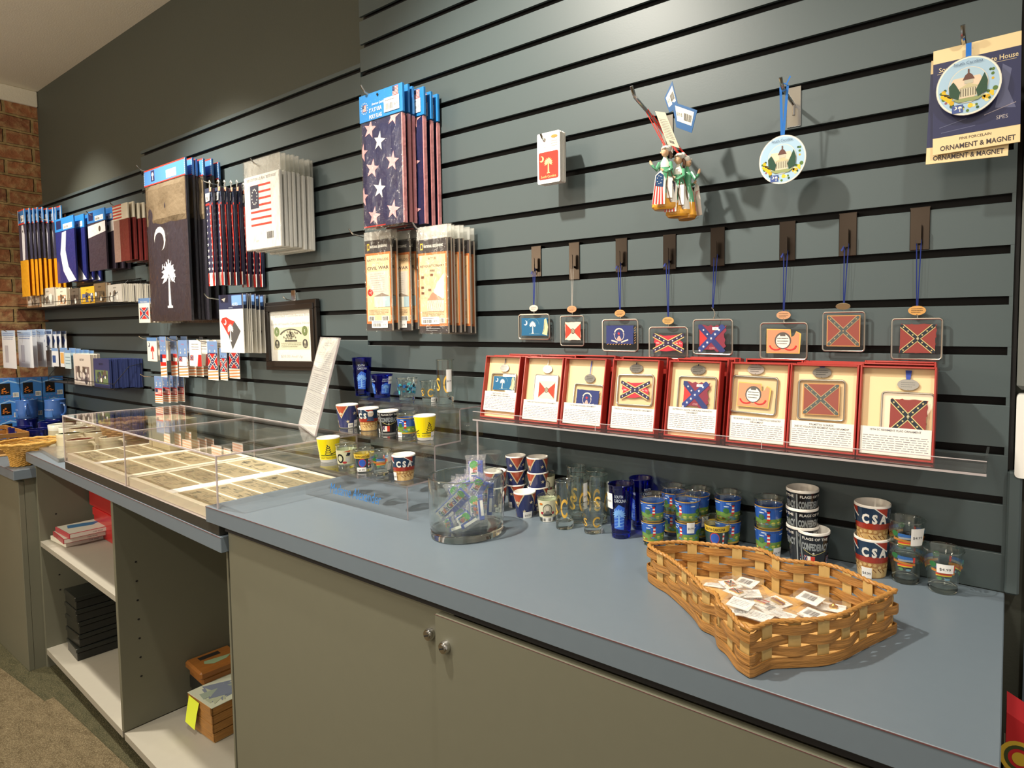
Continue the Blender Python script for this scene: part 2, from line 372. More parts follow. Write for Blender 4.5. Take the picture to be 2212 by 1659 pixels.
# ------------------------------------------------------------------ room shell
def brickmat():
    m, nt, b = newmat('brick_wall'); L = nt.links
    tc = nt.nodes.new('ShaderNodeTexCoord'); sx = nt.nodes.new('ShaderNodeSeparateXYZ'); cb = nt.nodes.new('ShaderNodeCombineXYZ')
    L.new(tc.outputs['Object'], sx.inputs[0]); L.new(sx.outputs['Y'], cb.inputs['X']); L.new(sx.outputs['Z'], cb.inputs['Y'])
    nz = nt.nodes.new('ShaderNodeTexNoise'); nz.inputs['Scale'].default_value = 9; nz.inputs['Detail'].default_value = 5; L.new(tc.outputs['Object'], nz.inputs['Vector'])
    ad = nt.nodes.new('ShaderNodeVectorMath'); ad.operation = 'MULTIPLY_ADD'; ad.inputs[1].default_value = (.018, .018, 0); L.new(nz.outputs['Color'], ad.inputs[0]); L.new(cb.outputs[0], ad.inputs[2])
    br = nt.nodes.new('ShaderNodeTexBrick'); L.new(ad.outputs[0], br.inputs['Vector']); br.inputs['Scale'].default_value = 1
    br.inputs['Brick Width'].default_value = .215; br.inputs['Row Height'].default_value = .078; br.inputs['Mortar Size'].default_value = .008; br.inputs['Mortar Smooth'].default_value = .5
    br.inputs['Color1'].default_value = (*lin(rgb(158, 102, 66)), 1); br.inputs['Color2'].default_value = (*lin(rgb(114, 68, 48)), 1); br.inputs['Mortar'].default_value = (*lin(rgb(148, 126, 82)), 1); br.inputs['Bias'].default_value = -.1
    n2 = nt.nodes.new('ShaderNodeTexNoise'); n2.inputs['Scale'].default_value = 28; n2.inputs['Detail'].default_value = 8; L.new(tc.outputs['Object'], n2.inputs['Vector'])
    rp = nt.nodes.new('ShaderNodeValToRGB'); rp.color_ramp.elements[0].position = .44; rp.color_ramp.elements[1].position = .66; L.new(n2.outputs[0], rp.inputs[0])
    mx = nt.nodes.new('ShaderNodeMix'); mx.data_type = 'RGBA'; L.new(rp.outputs[0], mx.inputs[0]); L.new(br.outputs['Color'], mx.inputs[6]); mx.inputs[7].default_value = (*lin(rgb(190, 160, 112)), 1)
    m3 = nt.nodes.new('ShaderNodeMix'); m3.data_type = 'RGBA'; m3.inputs[0].default_value = .6; L.new(br.outputs['Color'], m3.inputs[6]); L.new(mx.outputs[2], m3.inputs[7])
    L.new(m3.outputs[2], b.inputs['Base Color']); b.inputs['Roughness'].default_value = .9
    sm = nt.nodes.new('ShaderNodeMath'); sm.operation = 'MULTIPLY_ADD'; sm.inputs[1].default_value = -1.0; L.new(br.outputs['Fac'], sm.inputs[0]); L.new(n2.outputs[0], sm.inputs[2])
    bp = nt.nodes.new('ShaderNodeBump'); bp.inputs['Strength'].default_value = .9; bp.inputs['Distance'].default_value = .012; L.new(sm.outputs[0], bp.inputs['Height']); L.new(bp.outputs[0], b.inputs['Normal'])
    return m
def carpetmat(n, c1, c2, c3):
    m, nt, b = newmat(n); L = nt.links; tc = nt.nodes.new('ShaderNodeTexCoord'); mp = nt.nodes.new('ShaderNodeMapping'); L.new(tc.outputs['Object'], mp.inputs[0]); mp.inputs['Scale'].default_value = (1, 2.5, 1)
    a = nt.nodes.new('ShaderNodeTexNoise'); a.inputs['Scale'].default_value = 14; a.inputs['Detail'].default_value = 8; a.inputs['Roughness'].default_value = .75; L.new(mp.outputs[0], a.inputs['Vector'])
    f = nt.nodes.new('ShaderNodeTexNoise'); f.inputs['Scale'].default_value = 260; f.inputs['Detail'].default_value = 3; L.new(tc.outputs['Object'], f.inputs['Vector'])
    r1 = nt.nodes.new('ShaderNodeValToRGB'); r1.color_ramp.elements[0].position = .35; r1.color_ramp.elements[1].position = .65
    r1.color_ramp.elements[0].color = (*lin(c1), 1); r1.color_ramp.elements[1].color = (*lin(c2), 1); L.new(a.outputs[0], r1.inputs[0])
    r2 = nt.nodes.new('ShaderNodeValToRGB'); r2.color_ramp.elements[0].position = .48; r2.color_ramp.elements[1].position = .62; L.new(f.outputs[0], r2.inputs[0])
    mx = nt.nodes.new('ShaderNodeMix'); mx.data_type = 'RGBA'; L.new(r2.outputs[0], mx.inputs[0]); L.new(r1.outputs[0], mx.inputs[6]); mx.inputs[7].default_value = (*lin(c3), 1)
    m3 = nt.nodes.new('ShaderNodeMix'); m3.data_type = 'RGBA'; m3.inputs[0].default_value = .5; L.new(r1.outputs[0], m3.inputs[6]); L.new(mx.outputs[2], m3.inputs[7]); L.new(m3.outputs[2], b.inputs['Base Color'])
    b.inputs['Roughness'].default_value = 1; b.inputs['Specular IOR Level'].default_value = .1
    bp = nt.nodes.new('ShaderNodeBump'); bp.inputs['Strength'].default_value = .8; bp.inputs['Distance'].default_value = .006; L.new(f.outputs[0], bp.inputs['Height']); L.new(bp.outputs[0], b.inputs['Normal'])
    return m
XL = -4.47
struct(MB().box(XL-.1, .016, FLOOR, 1.6, .12, CEIL+.1).build('wall_back', WALLP))
struct(MB().box(XL-.15, -3.6, FLOOR, XL, .12, CEIL+.1).build('wall_left', brickmat()))
struct(MB().box(XL-.15, -3.6, CEIL, 1.6, .12, CEIL+.12).build('ceiling', CEILM))
struct(MB().box(XL-.15, -3.6, FLOOR-.1, 1.6, .12, FLOOR).build('floor', carpetmat('border_carpet', rgb(58, 58, 42), rgb(80, 76, 56), rgb(110, 104, 80))))
struct(MB().bbox(XL+.0005, -3.6, 1.617, XL+.022, .0155, CEIL-.0005, .004).build('trim_1', CEILM))
# lower blue-grey wall skin to the right of the slatwall
struct(MB().box(.03, .006, FLOOR+.001, 1.6, .0155, .19).build('trim_2', WALLB))
m = MB(); m.bbox(.0022, -.012, .002, .021, .0155, .19, .003); struct(m.build('trim_3', SLAT))
m = MB(); m.box(.0022, .002, .19, .0085, .0155, CEIL-.001, k=0); struct(m.build('trim_4', DARK))
m = MB(); m.bbox(.010, -.02, .314, .16, .0155, CEIL-.002, .006); struct(m.build('trim_5', mat('raceway_paint', rgb(112, 116, 112), .5)))
# white plate
t = thing('switch_plate', 'white rounded wall switch plate at the right end of the slatwall', 'switch', (.0105, -.006, .182))
m = MB(); A = Art(); A.rr(0, 0, .085, .125, .006, (0, 0, 0)); m.prism(A.p[0][0], -.008, .021, rgb(240, 238, 232)); m.build('plate', CARD, t)
MB().bbox(.032, -.0095, .03, .053, -.0085, .095, .0005, c=rgb(214, 212, 206)).build('rocker', CARD, t)
# carpet field
pts = [U(-60, 1400, 'z', FLOOR), U(45, 1477, 'z', FLOOR), U(97, 1517, 'z', FLOOR), U(116, 1508, 'z', FLOOR), U(190, 1577, 'z', FLOOR), U(277, 1659, 'z', FLOOR), U(420, 1790, 'z', FLOOR)]
pp = [(p.x, p.y) for p in pts]; pp = pp+[(1.6, pp[-1][1]), (1.6, -3.6), (XL, -3.6), (XL, pp[0][1])]
m = MB(); n = len(pp); m.add([(x, y, FLOOR) for x, y in pp]+[(x, y, FLOOR+.004) for x, y in pp], [tuple(range(n, 2*n))]+[(i, (i+1) % n, (i+1) % n+n, i+n) for i in range(n)])
tag(m.build('carpet', carpetmat('patterned_carpet', rgb(82, 71, 52), rgb(112, 99, 76), rgb(146, 134, 106))), 'brown patterned carpet field on the floor in front of the cabinets', 'carpet')

def slatpanel(x0, x1, off, ktop, zbot, stile, label):
    m = MB(); P = .0762; z = lambda k: .9099-k*P+off
    top = z(ktop)+.012; m.box(x0, .0135, zbot, x1, .0155, top, k=1)  # back board coloured near-black to put shade inside the grooves
    hi = top; k = ktop
    while hi > zbot+.004:
        lo = max(z(k), zbot)
        m.add([(x0, 0, lo), (x1, 0, lo), (x1, 0, hi-.0008), (x0, 0, hi-.0008), (x0, .0007, hi), (x1, .0007, hi), (x0, .006, hi), (x1, .006, hi), (x0, .006, lo), (x1, .006, lo)],
              [(0, 1, 2, 3), (3, 2, 5, 4), (4, 5, 7, 6), (6, 7, 9, 8), (8, 9, 1, 0), (0, 3, 4, 6, 8), (1, 9, 7, 5, 2)])
        hi = z(k)-.0130; k += 1
    if stile: m.box(x1-.005, .0003, zbot, x1, .013, top)
    return tag(m.build('slatwall_panel', [SLAT, DARK]), label, 'slatwall panel')
slatpanel(-1.576, .002, 0, -9, .0005, True, 'tall grooved grey-green slatwall panel on the right, behind the ornaments and red boxes')
slatpanel(-3.106, -1.5765, .0145, -3, -.10, False, 'middle grooved grey-green slatwall panel, behind the framed sign')
slatpanel(XL+.001, -3.1065, .022, -2, -.12, False, 'lowest, leftmost grooved slatwall panel beside the brick wall')

# ------------------------------------------------------------------ right cabinet and worktop
ZT = 0.0
m = MB(); m.bbox(-1.566, -.438, -.037, .003, -.001, 0, .0012, k=0); 
m.box(-1.566, -.4386, -.0016, .0031, -.4378, -.0004, k=1)
tag(m.build('worktop', [TOP, SEAMC]), 'long blue-grey laminate worktop carrying the shot glasses and the woven basket', 'countertop')
t = thing('cabinet', 'grey-green laminate cabinet with two locked doors under the long worktop', 'cabinet', (-1.495, -.41, FLOOR))
h = -.047-FLOOR
m = MB(); m.box(0, 0, .09, 1.494, .405, h+.0095, k=0); m.box(0, .05, 0, 1.494, .4, .09, k=1); m.box(.002, -.02, h-.002, 1.49, 0, h+.0095, k=1); m.build('body', [CAB, DARK], t)
xs = U(940, 1340, 'y', -.436).x+1.495
m = MB(); m.bbox(0, -.013, .092, xs+.03, -.0005, h-.001, .001); d1 = m.build('door', CAB, t)
m = MB(); m.bbox(xs, -.027, .092, 1.492, -.0135, h-.008, .001, k=0); m.box(xs, -.0273, h-.0086, 1.492, -.0269, h-.0078, k=1); d2 = m.build('door', [CAB, SEAMC], t)
def lock(px, y, par, r):
    p = U(px[0], px[1], 'y', y); m = MB(); T = [(0, -.0105), (r*.45, -.0105), (r*.62, -.0102), (r*.66, -.0085), (r*.85, -.0085), (r, -.005), (r, .0), (0, 0)]
    m.lathe([(a, b) for a, b in T], 28); vs = [(x, z, y_) for x, y_, z in m.v]; m.v = [(x, z_, y_) for x, z_, y_ in [(v[0], v[1], v[2]) for v in vs]]
    o = m.build('lock', CHROME, par, smooth=True, loc=(p.x+1.495, y+.41, p.z-FLOOR))
    MB().box(-.0012, -.0108, -.005, .0012, -.0104, .005, T=Matrix.Rotation(1.2, 4, 'Y')).build('keyhole', DARK, par, loc=(p.x+1.495, y+.41, p.z-FLOOR))
lock((931, 1368), -.423, t, .0105); lock((964, 1396), -.437, t, .0105)
# ------------------------------------------------------------------ display-case counter (turned slightly)
TH = math.radians(2.1); OL = Vector((-1.50, -.437, 0)); RL = Matrix.Rotation(-TH, 4, 'Z'); ML = Matrix.Translation(OL) @ RL; MLi = ML.inverted()
NL = (RL @ Vector((0, 1, 0)))
def LU(u, v, d): return MLi @ UPL(u, v, ML @ Vector((0, d, 0)), NL)     # local coords on plane local-y = d
def LZ(u, v, z): return MLi @ U(u, v, 'z', z)
ZC = -.063; LW = 1.74
t = thing('worktop', 'lower blue-grey worktop under the clear display case', 'countertop', OL, -TH)
m = MB(); m.bbox(-LW, 0, ZC-.037, 0, .368, ZC, .0012, k=0); m.box(-LW, -.0005, ZC-.0016, 0, .0003, ZC-.0004, k=1); m.build('top', [TOP, SEAMC], t)
t = thing('cabinet', 'open grey cabinet with shelves below the display case', 'cabinet', OL+Vector((0, 0, FLOOR)), -TH)
hh = ZC-.0372-FLOOR; lx = LU(86, 1200, .02).x; dx = LU(247, 1250, .02).x; f = -FLOOR
zs1 = LU(252, 1290, .02).z+f; zb = LU(258, 1572, .02).z+f
def panel(x0, y0, z0, x1, y1, z1, name, mt=CAB, k=None):
    m = MB(); m.bbox(x0, y0, z0, x1, y1, z1, .0008); return m.build(name, mt, t)
panel(lx, .02, 0, lx+.019, .345, hh, 'side_panel'); panel(-.026, .02, 0, -.018, .345, hh, 'side_panel')
p = panel(dx, .02, .08, dx+.019, .345, hh, 'divider')
m = MB()
for xx, n0 in ((dx+.0195, 7), (lx+.0195, 6)):
    for i in range(n0):
        m.lathe([(0, 0), (.0032, 0), (.0032, .0006), (0, .0006)], 10)
        for j in range(40): a = m.v[-40+j]; m.v[-40+j] = (xx-.0002+a[2]*.5, .07+a[0], hh-.22-i*.062+a[1])
m.build('pin_hole', DARK, t)['kind'] = 'stuff'
panel(lx+.0192, .0205, zs1-.02, dx-.0002, .337, zs1, 'shelf', CABIN); panel(lx+.0192, .0205, zb-.024, dx-.0002, .337, zb, 'shelf', CABIN); panel(dx+.0192, .0205, zb-.024, -.0262, .337, zb, 'shelf', CABIN)
panel(lx+.0192, .338, .08, -.0262, .345, hh, 'back_panel'); m = MB(); m.box(lx+.02, .10, 0, -.02, .11, zb-.0245); m.build('toe_kick', DARK, t)
SH1 = zs1+FLOOR; SHB = zb+FLOOR
# ------------------------------------------------------------------ far left counter
ZL = -.125; XC = (ML @ Vector((lx, .02, 0))).x-.003
m = MB(); m.bbox(XL+.001, -.418, ZL-.037, XC+.02, -.001, ZL, .0012, k=0); m.box(XL+.001, -.4184, ZL-.0016, XC+.02, -.4176, ZL-.0004, k=1)
tag(m.build('worktop', [TOP, SEAMC]), 'short lowest worktop at the far left carrying the blue mugs', 'countertop')
t = thing('cabinet', 'plain grey cabinet at the far left below the blue mugs', 'cabinet', (XC, -.40, FLOOR))
m = MB(); hq = ZL-.0372-FLOOR; m.box(XL+.002-XC, .015, .0, 0, .30, hq); m.build('body', CAB, t)
MB().bbox(XL+.004-XC, -.002, .0, -.002, .0145, hq-.012, .001).build('door', CAB, t)
# ------------------------------------------------------------------ red fabric at lower right
a = U(2166, 1536, 'y', -.25); b = U(2225, 1576, 'y', -.25)
t = thing('folded_shirt', 'red folded cloth with a gold and green emblem beside the right end of the worktop', 'folded cloth', (a.x+.004, -.25, a.z))
m = MB(); sl = (b.z-a.z)/(b.x-a.x); m.prism([(0, -.25), (.26, -.25), (.26, .07*sl-.006), (.07, .07*sl), (0, 0)], 0, .05, rgb(190, 30, 36)); m.build('cloth', CLOTH, t)
A = Art(); p = U(2203, 1640, 'y', -.25)-Vector((a.x+.004, -.25, a.z)); A.ring(p.x, p.z, .021, .005, rgb(206, 170, 50)).up().ring(p.x, p.z, .016, .004, rgb(60, 70, 30)).circ(p.x, p.z, .008, rgb(206, 170, 50))
MB().art(A).build('emblem', CLOTH, t, rot=(0, 0, 0))
MB().box(a.x+.004, -.2, FLOOR, a.x+.35, -.02, a.z-.16).build('stool', CAB)
tag(bpy.data.objects['stool'], 'low grey stand under the red folded cloth at the lower right', 'stand')
# ------------------------------------------------------------------ hooks
def face(tl, br, y): a = U(tl[0], tl[1], 'y', y); b = U(br[0], br[1], 'y', y); return a.x, b.x, b.z, a.z
def slot(z, x):
    off = 0 if x > -1.576 else (.0145 if x > -3.106 else .022); k = round((.9099+off-z)/.0762); return .9099+off-k*.0762-.006
def peg(tip, L, label, r=.0026, drop=.012, tilt=.13):
    """peg whose tip is seen at a pixel; it rises away from the wall"""
    p = U(tip[0], tip[1], 'y', -L); rz = p.z-drop-L*tilt; zt = slot(rz+.018, p.x)
    t = thing('peg_hook', label, 'hook', (p.x, 0, rz))
    m = MB(); w = .0125
    m.bbox(-w, -.0022, -.038, w, -.0006, zt-rz, .0006); m.box(-w, -.0020, zt-rz-.001, w, .012, zt-rz+.0006); m.tube([(0, -.0028, -.018), (0, -.004, -.004), (0, -.004, 0)], .0026); m.build('back_plate', CHROME, t)
    m = MB(); m.tube([(0, -.003, 0), (0, -L*.5, L*.5*tilt), (0, -L+.012, (L-.012)*tilt), (0, -L+.004, drop*.5+L*tilt), (0, -L, drop+L*tilt)], r, 8, cap=True); m.build('peg', CHROME, t, smooth=True)
    return t, p.x, rz+L*tilt*.85

# ------------------------------------------------------------------ hanging packs
def stack(name, desc, cat, group, tl, br, yf, yb, n, build, jx=.002, jz=.002, ja=.02, dx=0, dz=0, seed=1, offs=None):
    x0, x1, z0, z1 = face(tl, br, yf); w, h = x1-x0, z1-z0; r = random.Random(seed)
    root = thing(name, desc+', '+ORD[0]+' on hook' if n > 1 else desc, cat, (x0, yf, z1), group=group if n > 1 else None)
    build(root, w, h)
    for i in range(1, n):
        f = i/(n-1); o = offs[i] if offs else (dx*i, dz*i)
        dup(root, (x0+o[0]+r.uniform(-jx, jx), yf+(yb-yf)*f, z1+o[1]+r.uniform(-jz, jz)), (0, 0, r.uniform(-ja, ja)), desc+', '+(ORD[i] if i < n-1 else 'rearmost')+' on hook')
    return root, w, h
def slab(m, x0, z0, x1, z1, t=.004, y=0, c=None, bulge=0, nx=8, nz=12, seed=1, k=None):
    """soft slightly rumpled slab: front sheet with waves, flat sides"""
    r = random.Random(seed); ph = [r.uniform(0, 6.3) for _ in range(4)]; vs = []; fs = []
    for j in range(nz+1):
        for i in range(nx+1):
            u, v = i/nx, j/nz; e = min(u, 1-u, v, 1-v)*8; e = min(e, 1)
            d = bulge*e*(.6+.25*math.sin(5*u*3+ph[0]+3*v)+.25*math.sin(7*v+ph[1]-4*u))
            vs.append((x0+(x1-x0)*u, y-d, z0+(z1-z0)*v))
    for j in range(nz):
        for i in range(nx): a = j*(nx+1)+i; fs.append((a, a+1, a+nx+2, a+nx+1))
    m.add(vs, fs, c, k); m.box(x0, y+.0002, z0, x1, y+t, z1, c, k)
    return m
def onslab(m, A, x0, z0, W_, H_, y, bulge, seed, step=None, k=None, lift=.0004):
    """print an Art on a slab made with the same seed (follows the waves)"""
    r = random.Random(seed); ph = [r.uniform(0, 6.3) for _ in range(4)]; st = step or W_/8
    def Y(x, z):
        u, v = (x-x0)/W_, (z-z0)/H_; e = max(0, min(min(u, 1-u, v, 1-v)*8, 1)); return y-bulge*e*(.6+.25*math.sin(5*u*3+ph[0]+3*v)+.25*math.sin(7*v+ph[1]-4*u))
    for pts, c, L in A.p:
        xs = [p[0] for p in pts]; zs = [p[1] for p in pts]
        for i in range(math.floor(min(xs)/st), math.ceil(max(xs)/st)):
            for j in range(math.floor(min(zs)/(st*1.5)), math.ceil(max(zs)/(st*1.5))):
                q = clip(list(pts), i*st, j*st*1.5, (i+1)*st, (j+1)*st*1.5)
                if len(q) > 2: m.add([(x0+a, Y(x0+a, z0+b)-EPS*(L+1)*1.5-lift, z0+b) for a, b in q], [tuple(range(len(q)))], c, k)
    return m
def header(par, w, h, z1, bg, fn, over=.002, t=.0022):
    m = MB(); m.bbox(-over, -t, z1-h, w+over, .0045, z1, .0006, c=bg); A = Art(); fn(A, w, h); m.art(A, 0, -t, z1-h); return m.build('header_card', CARD, par)

# 3x5 poly flags
def b_poly(t, w, h):
    hh = h*.20
    def hd(A, w, h):
        for i in range(9):
            for j in range(5): A.star(w*(.05+.112*i), h*(.1+.2*j), h*.035, rgb(70, 150, 215))
        A.up()
        A.ring(w*.12, h*.52, w*.085, w*.004, rgb(52, 132, 200), 20)
        for i in range(13): a = 2*PI*i/13; A.star(w*.12+w*.08*math.cos(a), h*.5+w*.08*math.sin(a), w*.013, WHITE)
        A.usflag(w*.075, h*.38, w*.165, h*.62)
        A.text(w*.24, h*.29, h*.2, "3' X 5' USA", WHITE, 'l', fit=w*.3, bold=.02); A.text(w*.24, h*.05, h*.2, "POLY FLAG", WHITE, 'l', fit=w*.3, bold=.02); A.text(w*.3, h*.52, h*.13, "American Quality", WHITE, 'l', fit=w*.3, ital=.3)
        A.usflag(w*.80, h*.63, w*.93, h*.95); A.label(w*.6, h*.12, w*.95, h*.62, '$6.95')
        A.circ(w*.45, h*.86, h*.05, (.08, .08, .08))
    header(t, w, hh, 0, rgb(46, 134, 204), hd)
    bz0, bz1 = -h*.985, -hh-.002; x1 = w*.965; H_ = bz1-bz0
    m = MB(); slab(m, .003, bz0, x1, bz1, .006, .0, NAVY, .004, seed=5)
    A = Art(); A.cl = (0, 0, x1-.003, H_); s = w*.15; pk = rgb(226, 168, 170)
    for (a, b, c, k) in ((.22, .93, pk, 0), (.80, .99, pk, 0), (.47, .79, WHITE, 0), (.02, .72, pk, 0), (.28, .55, pk, 0), (.76, .58, pk, 0), (.43, .35, WHITE, 0), (.0, .30, pk, 0), (.28, .10, pk, 0), (.76, .13, pk, 0)):
        A.star(x1*a, H_*b, s, c, .2)
    A.up(); A.rect(0, 0, x1*.55, H_*.012, REDC)
    onslab(m, A, .003, bz0, x1-.003, H_, 0, .004, 5)
    m.box(x1, -.001, bz0, x1+.004, .008, bz1, rgb(222, 150, 152)); m.build('folded_flag', POLY, t)
    m = MB(); slab(m, 0, -h, w, -hh+.001, .009, -.0015, None, .004, 6, 8, seed=5); m.build('plastic_bag', FILM, t)
peg((779, 184), .122, 'chrome peg hook holding the blue-headed star flag packs')
stack('flag_pack', 'star-patterned navy flag pack with bright blue header', 'flag pack', 'poly flag packs on one peg', (778, 210), (876, 484), -.100, -.012, 6, b_poly, ja=.035, jx=.003, offs=[(0, 0), (-.004, .003), (-.006, .004), (.018, .001), (.022, -.004), (.021, -.002)])

# maps
def b_map(rev):
    def f(t, w, h):
        hd = h*.085 if not rev else h*.12
        m = MB(); A = Art(); ph = h-hd-.004; pw = w*.93; x0 = w*.03; z0 = -h+.003
        m.box(x0, .0003, z0, x0+pw, .0045, z0+ph, rgb(215, 205, 190)); A.rect(0, 0, pw, ph, rgb(212, 122, 62)).up()
        dk = rgb(64, 60, 62); A.rect(0, ph*.86, pw, ph, dk); A.rect(0, 0, pw, ph*.075, dk); A.rect(pw*.045, ph*.1, pw*.955, ph*.835, rgb(246, 214, 168)).up()
        y_ = rgb(246, 206, 60); A.rect(pw*.09, ph*.895, pw*.18, ph*.965, y_).up().rect(pw*.105, ph*.907, pw*.165, ph*.953, dk)
        A.text(pw*.21, ph*.915, ph*.04, 'NATIONAL GEOGRAPHIC', WHITE, 'l', fit=-pw*.68, bold=.03)
        bl = rgb(84, 74, 80)
        if rev:
            A.text(pw*.5, ph*.785, ph*.034, 'BATTLES', bl, fit=pw*.45); A.text(pw*.5, ph*.755, ph*.02, 'of the', rgb(200, 150, 120), ital=.3)
            A.text(pw*.5, ph*.705, ph*.036, 'REVOLUTIONARY', bl, fit=-pw*.84, bold=.01); A.text(pw*.5, ph*.655, ph*.036, 'WAR', bl, fit=pw*.3, bold=.01)
            A.rect(pw*.07, ph*.37, pw*.9, ph*.635, rgb(244, 200, 158)); A.up(); A.poly([(pw*.9, ph*.37), (pw*.9, ph*.635), (pw*.82, ph*.6), (pw*.66, ph*.53), (pw*.55, ph*.45), (pw*.6, ph*.37)], rgb(240, 238, 240))
            for a, b in ((.15, .6), (.48, .62), (.82, .55), (.15, .49), (.15, .43), (.4, .46), (.55, .39)): A.rect(pw*(a-.05), ph*(b-.012), pw*(a+.05), ph*(b+.014), rgb(128, 84, 58))
            A.up(); A.poly([(pw*.3, ph*.35), (pw*.9, ph*.35), (pw*.5, ph*.44)], rgb(200, 150, 124)); A.rect(pw*.3, ph*.235, pw*.9, ph*.35, rgb(246, 226, 200)); A.up()
            for i in range(7): A.line(pw*(.32+.07*i), ph*.24, pw*(.38+.07*i), ph*.345, .0008, rgb(214, 140, 120))
        else:
            A.text(pw*.5, ph*.77, ph*.036, 'BATTLEFIELDS', bl, fit=-pw*.84); A.text(pw*.5, ph*.74, ph*.02, 'of the', rgb(200, 150, 120), ital=.3); A.text(pw*.5, ph*.675, ph*.05, 'CIVIL WAR', bl, fit=-pw*.86, bold=.01)
            A.poly([(pw*.08, ph*.53), (pw*.08, ph*.655), (pw*.92, ph*.655), (pw*.92, ph*.39), (pw*.38, ph*.39)], rgb(222, 212, 200)); A.up()
            for i in range(5): A.micro(pw*(.2+.1*i), ph*.42, pw*(.35+.1*i), ph*.64, 9, rgb(196, 186, 178), seed=i)
            A.circ(pw*.18, ph*.425, pw*.11, rgb(196, 44, 36), ph*.04).up().text(pw*.18, ph*.415, ph*.02, 'MAP', WHITE)
            A.poly([(pw*.3, ph*.375), (pw*.95, ph*.375), (pw*.65, ph*.415)], rgb(150, 134, 120)); A.rect(pw*.34, ph*.26, pw*.95, ph*.375, rgb(236, 230, 214)); A.rect(pw*.75, ph*.26, pw*.95, ph*.375, rgb(176, 200, 206)); A.up()
            for i in range(6): A.line(pw*(.36+.06*i), ph*.265, pw*(.42+.05*i), ph*.37, .0008, rgb(150, 146, 134))
        A.micro(pw*.12, ph*.175, pw*.88, ph*.235, 4, rgb(140, 110, 90), seed=8)
        A.rect(pw*.09, ph*.105, pw*.33, ph*.16, WHITE); A.rect(pw*.62, ph*.105, pw*.9, ph*.16, WHITE); A.up(); A.bars(pw*.12, ph*.11, pw*.3, ph*.155); A.bars(pw*.65, ph*.11, pw*.87, ph*.155); A.up()
        A.micro(pw*.25, ph*.02, pw*.75, ph*.055, 2, (.8, .8, .8)); A.up()
        if rev: A.label(pw*.1, ph*.095, pw*.72, ph*.175, '$7.95')
        else: A.label(pw*.22, ph*.03, pw*.85, ph*.11, '$7.95')
        m.art(A, x0, 0, z0); m.build('folded_map', PAPER, t)
        m = MB(); slab(m, 0, -h, w, 0, .006, -.0012, None, .0015, 4, 8, 3); m.build('plastic_bag', FILM, t)
        m = MB(); m.box(.001, -.0005, -hd, w-.001, .0006, -.001, (.85, .85, .83)); m.build('bag_flap', BAG, t)
    return f
peg((754, 494), .085, 'chrome peg hook holding the Civil War map packs', .0022)
stack('map_pack', 'Civil War battlefields map in clear sleeve', 'map', 'Civil War maps on one peg', (786, 503), (850, 716), -.068, -.014, 4, b_map(False), offs=[(0, 0), (.0, .001), (.032, 0), (.036, .002)], ja=.02)
peg((891, 480), .10, 'chrome peg hook holding the Revolutionary War map packs', .0022)
stack('map_pack', 'Revolutionary War battles map in clear sleeve', 'map', 'Revolutionary War maps on one peg', (900, 492), (971, 722), -.085, -.014, 7, b_map(True), offs=[(0, 0), (.001, .001), (-.002, .001), (.004, 0), (.006, .002), (.012, .002), (.012, .0)], ja=.02)

# Betsy Ross flags in white cards
def b_betsy(t, w, h):
    m = MB(); z0 = -h*1.0; hh = h*.82; m.bbox(0, -.004, z0, w, .0055, z0+hh, .002, c=rgb(240, 238, 234), k=0); A = Art()
    A.text(w*.5, hh*.93, hh*.05, "3'X5' COTTON U.S. FLAG \"BETSY ROSS\"", rgb(110, 105, 105), fit=-w*.84)
    fx0, fx1, fz0, fz1 = w*.18, w*.76, hh*.32, hh*.86
    for i in range(7): z = fz0+(fz1-fz0)*(i/6.2); A.rect(fx0, z, fx1, z+hh*.028, rgb(214, 62, 44))
    A.up(); A.rect(fx0, fz0+(fz1-fz0)*.44, fx0+w*.24, fz1+hh*.008, rgb(40, 44, 66)); A.up()
    for i in range(13): a = 2*PI*i/13; A.star(fx0+w*.12+w*.075*math.cos(a), fz1-hh*.145+hh*.1*math.sin(a), w*.018, WHITE)
    A.bars(w*.62, hh*.13, w*.82, hh*.22, n=7); A.text(w*.35, hh*.1, hh*.035, '16777', rgb(170, 165, 165))
    m.art(A, 0, -.004, z0); m.build('card_envelope', PAPER, t)
    m = MB(); slab(m, -.003, -h-.003, w+.004, 0, .0085, -.0045, None, .002, 5, 8, 4); m.build('plastic_bag', FILM, t)
    m = MB(); m.box(-.002, -.001, -h*.18, w+.003, .002, 0, (.85, .85, .83)); m.build('bag_flap', BAG, t)
peg((541, 342), .125, 'chrome peg hook holding the white Betsy Ross flag packs', .0024)
stack('flag_pack', 'white envelope printed with thirteen-star striped flag', 'flag pack', 'Betsy Ross flag packs on one peg', (528, 352), (611, 532), -.108, -.012, 8, b_betsy, jx=.003, jz=.003, ja=.015)

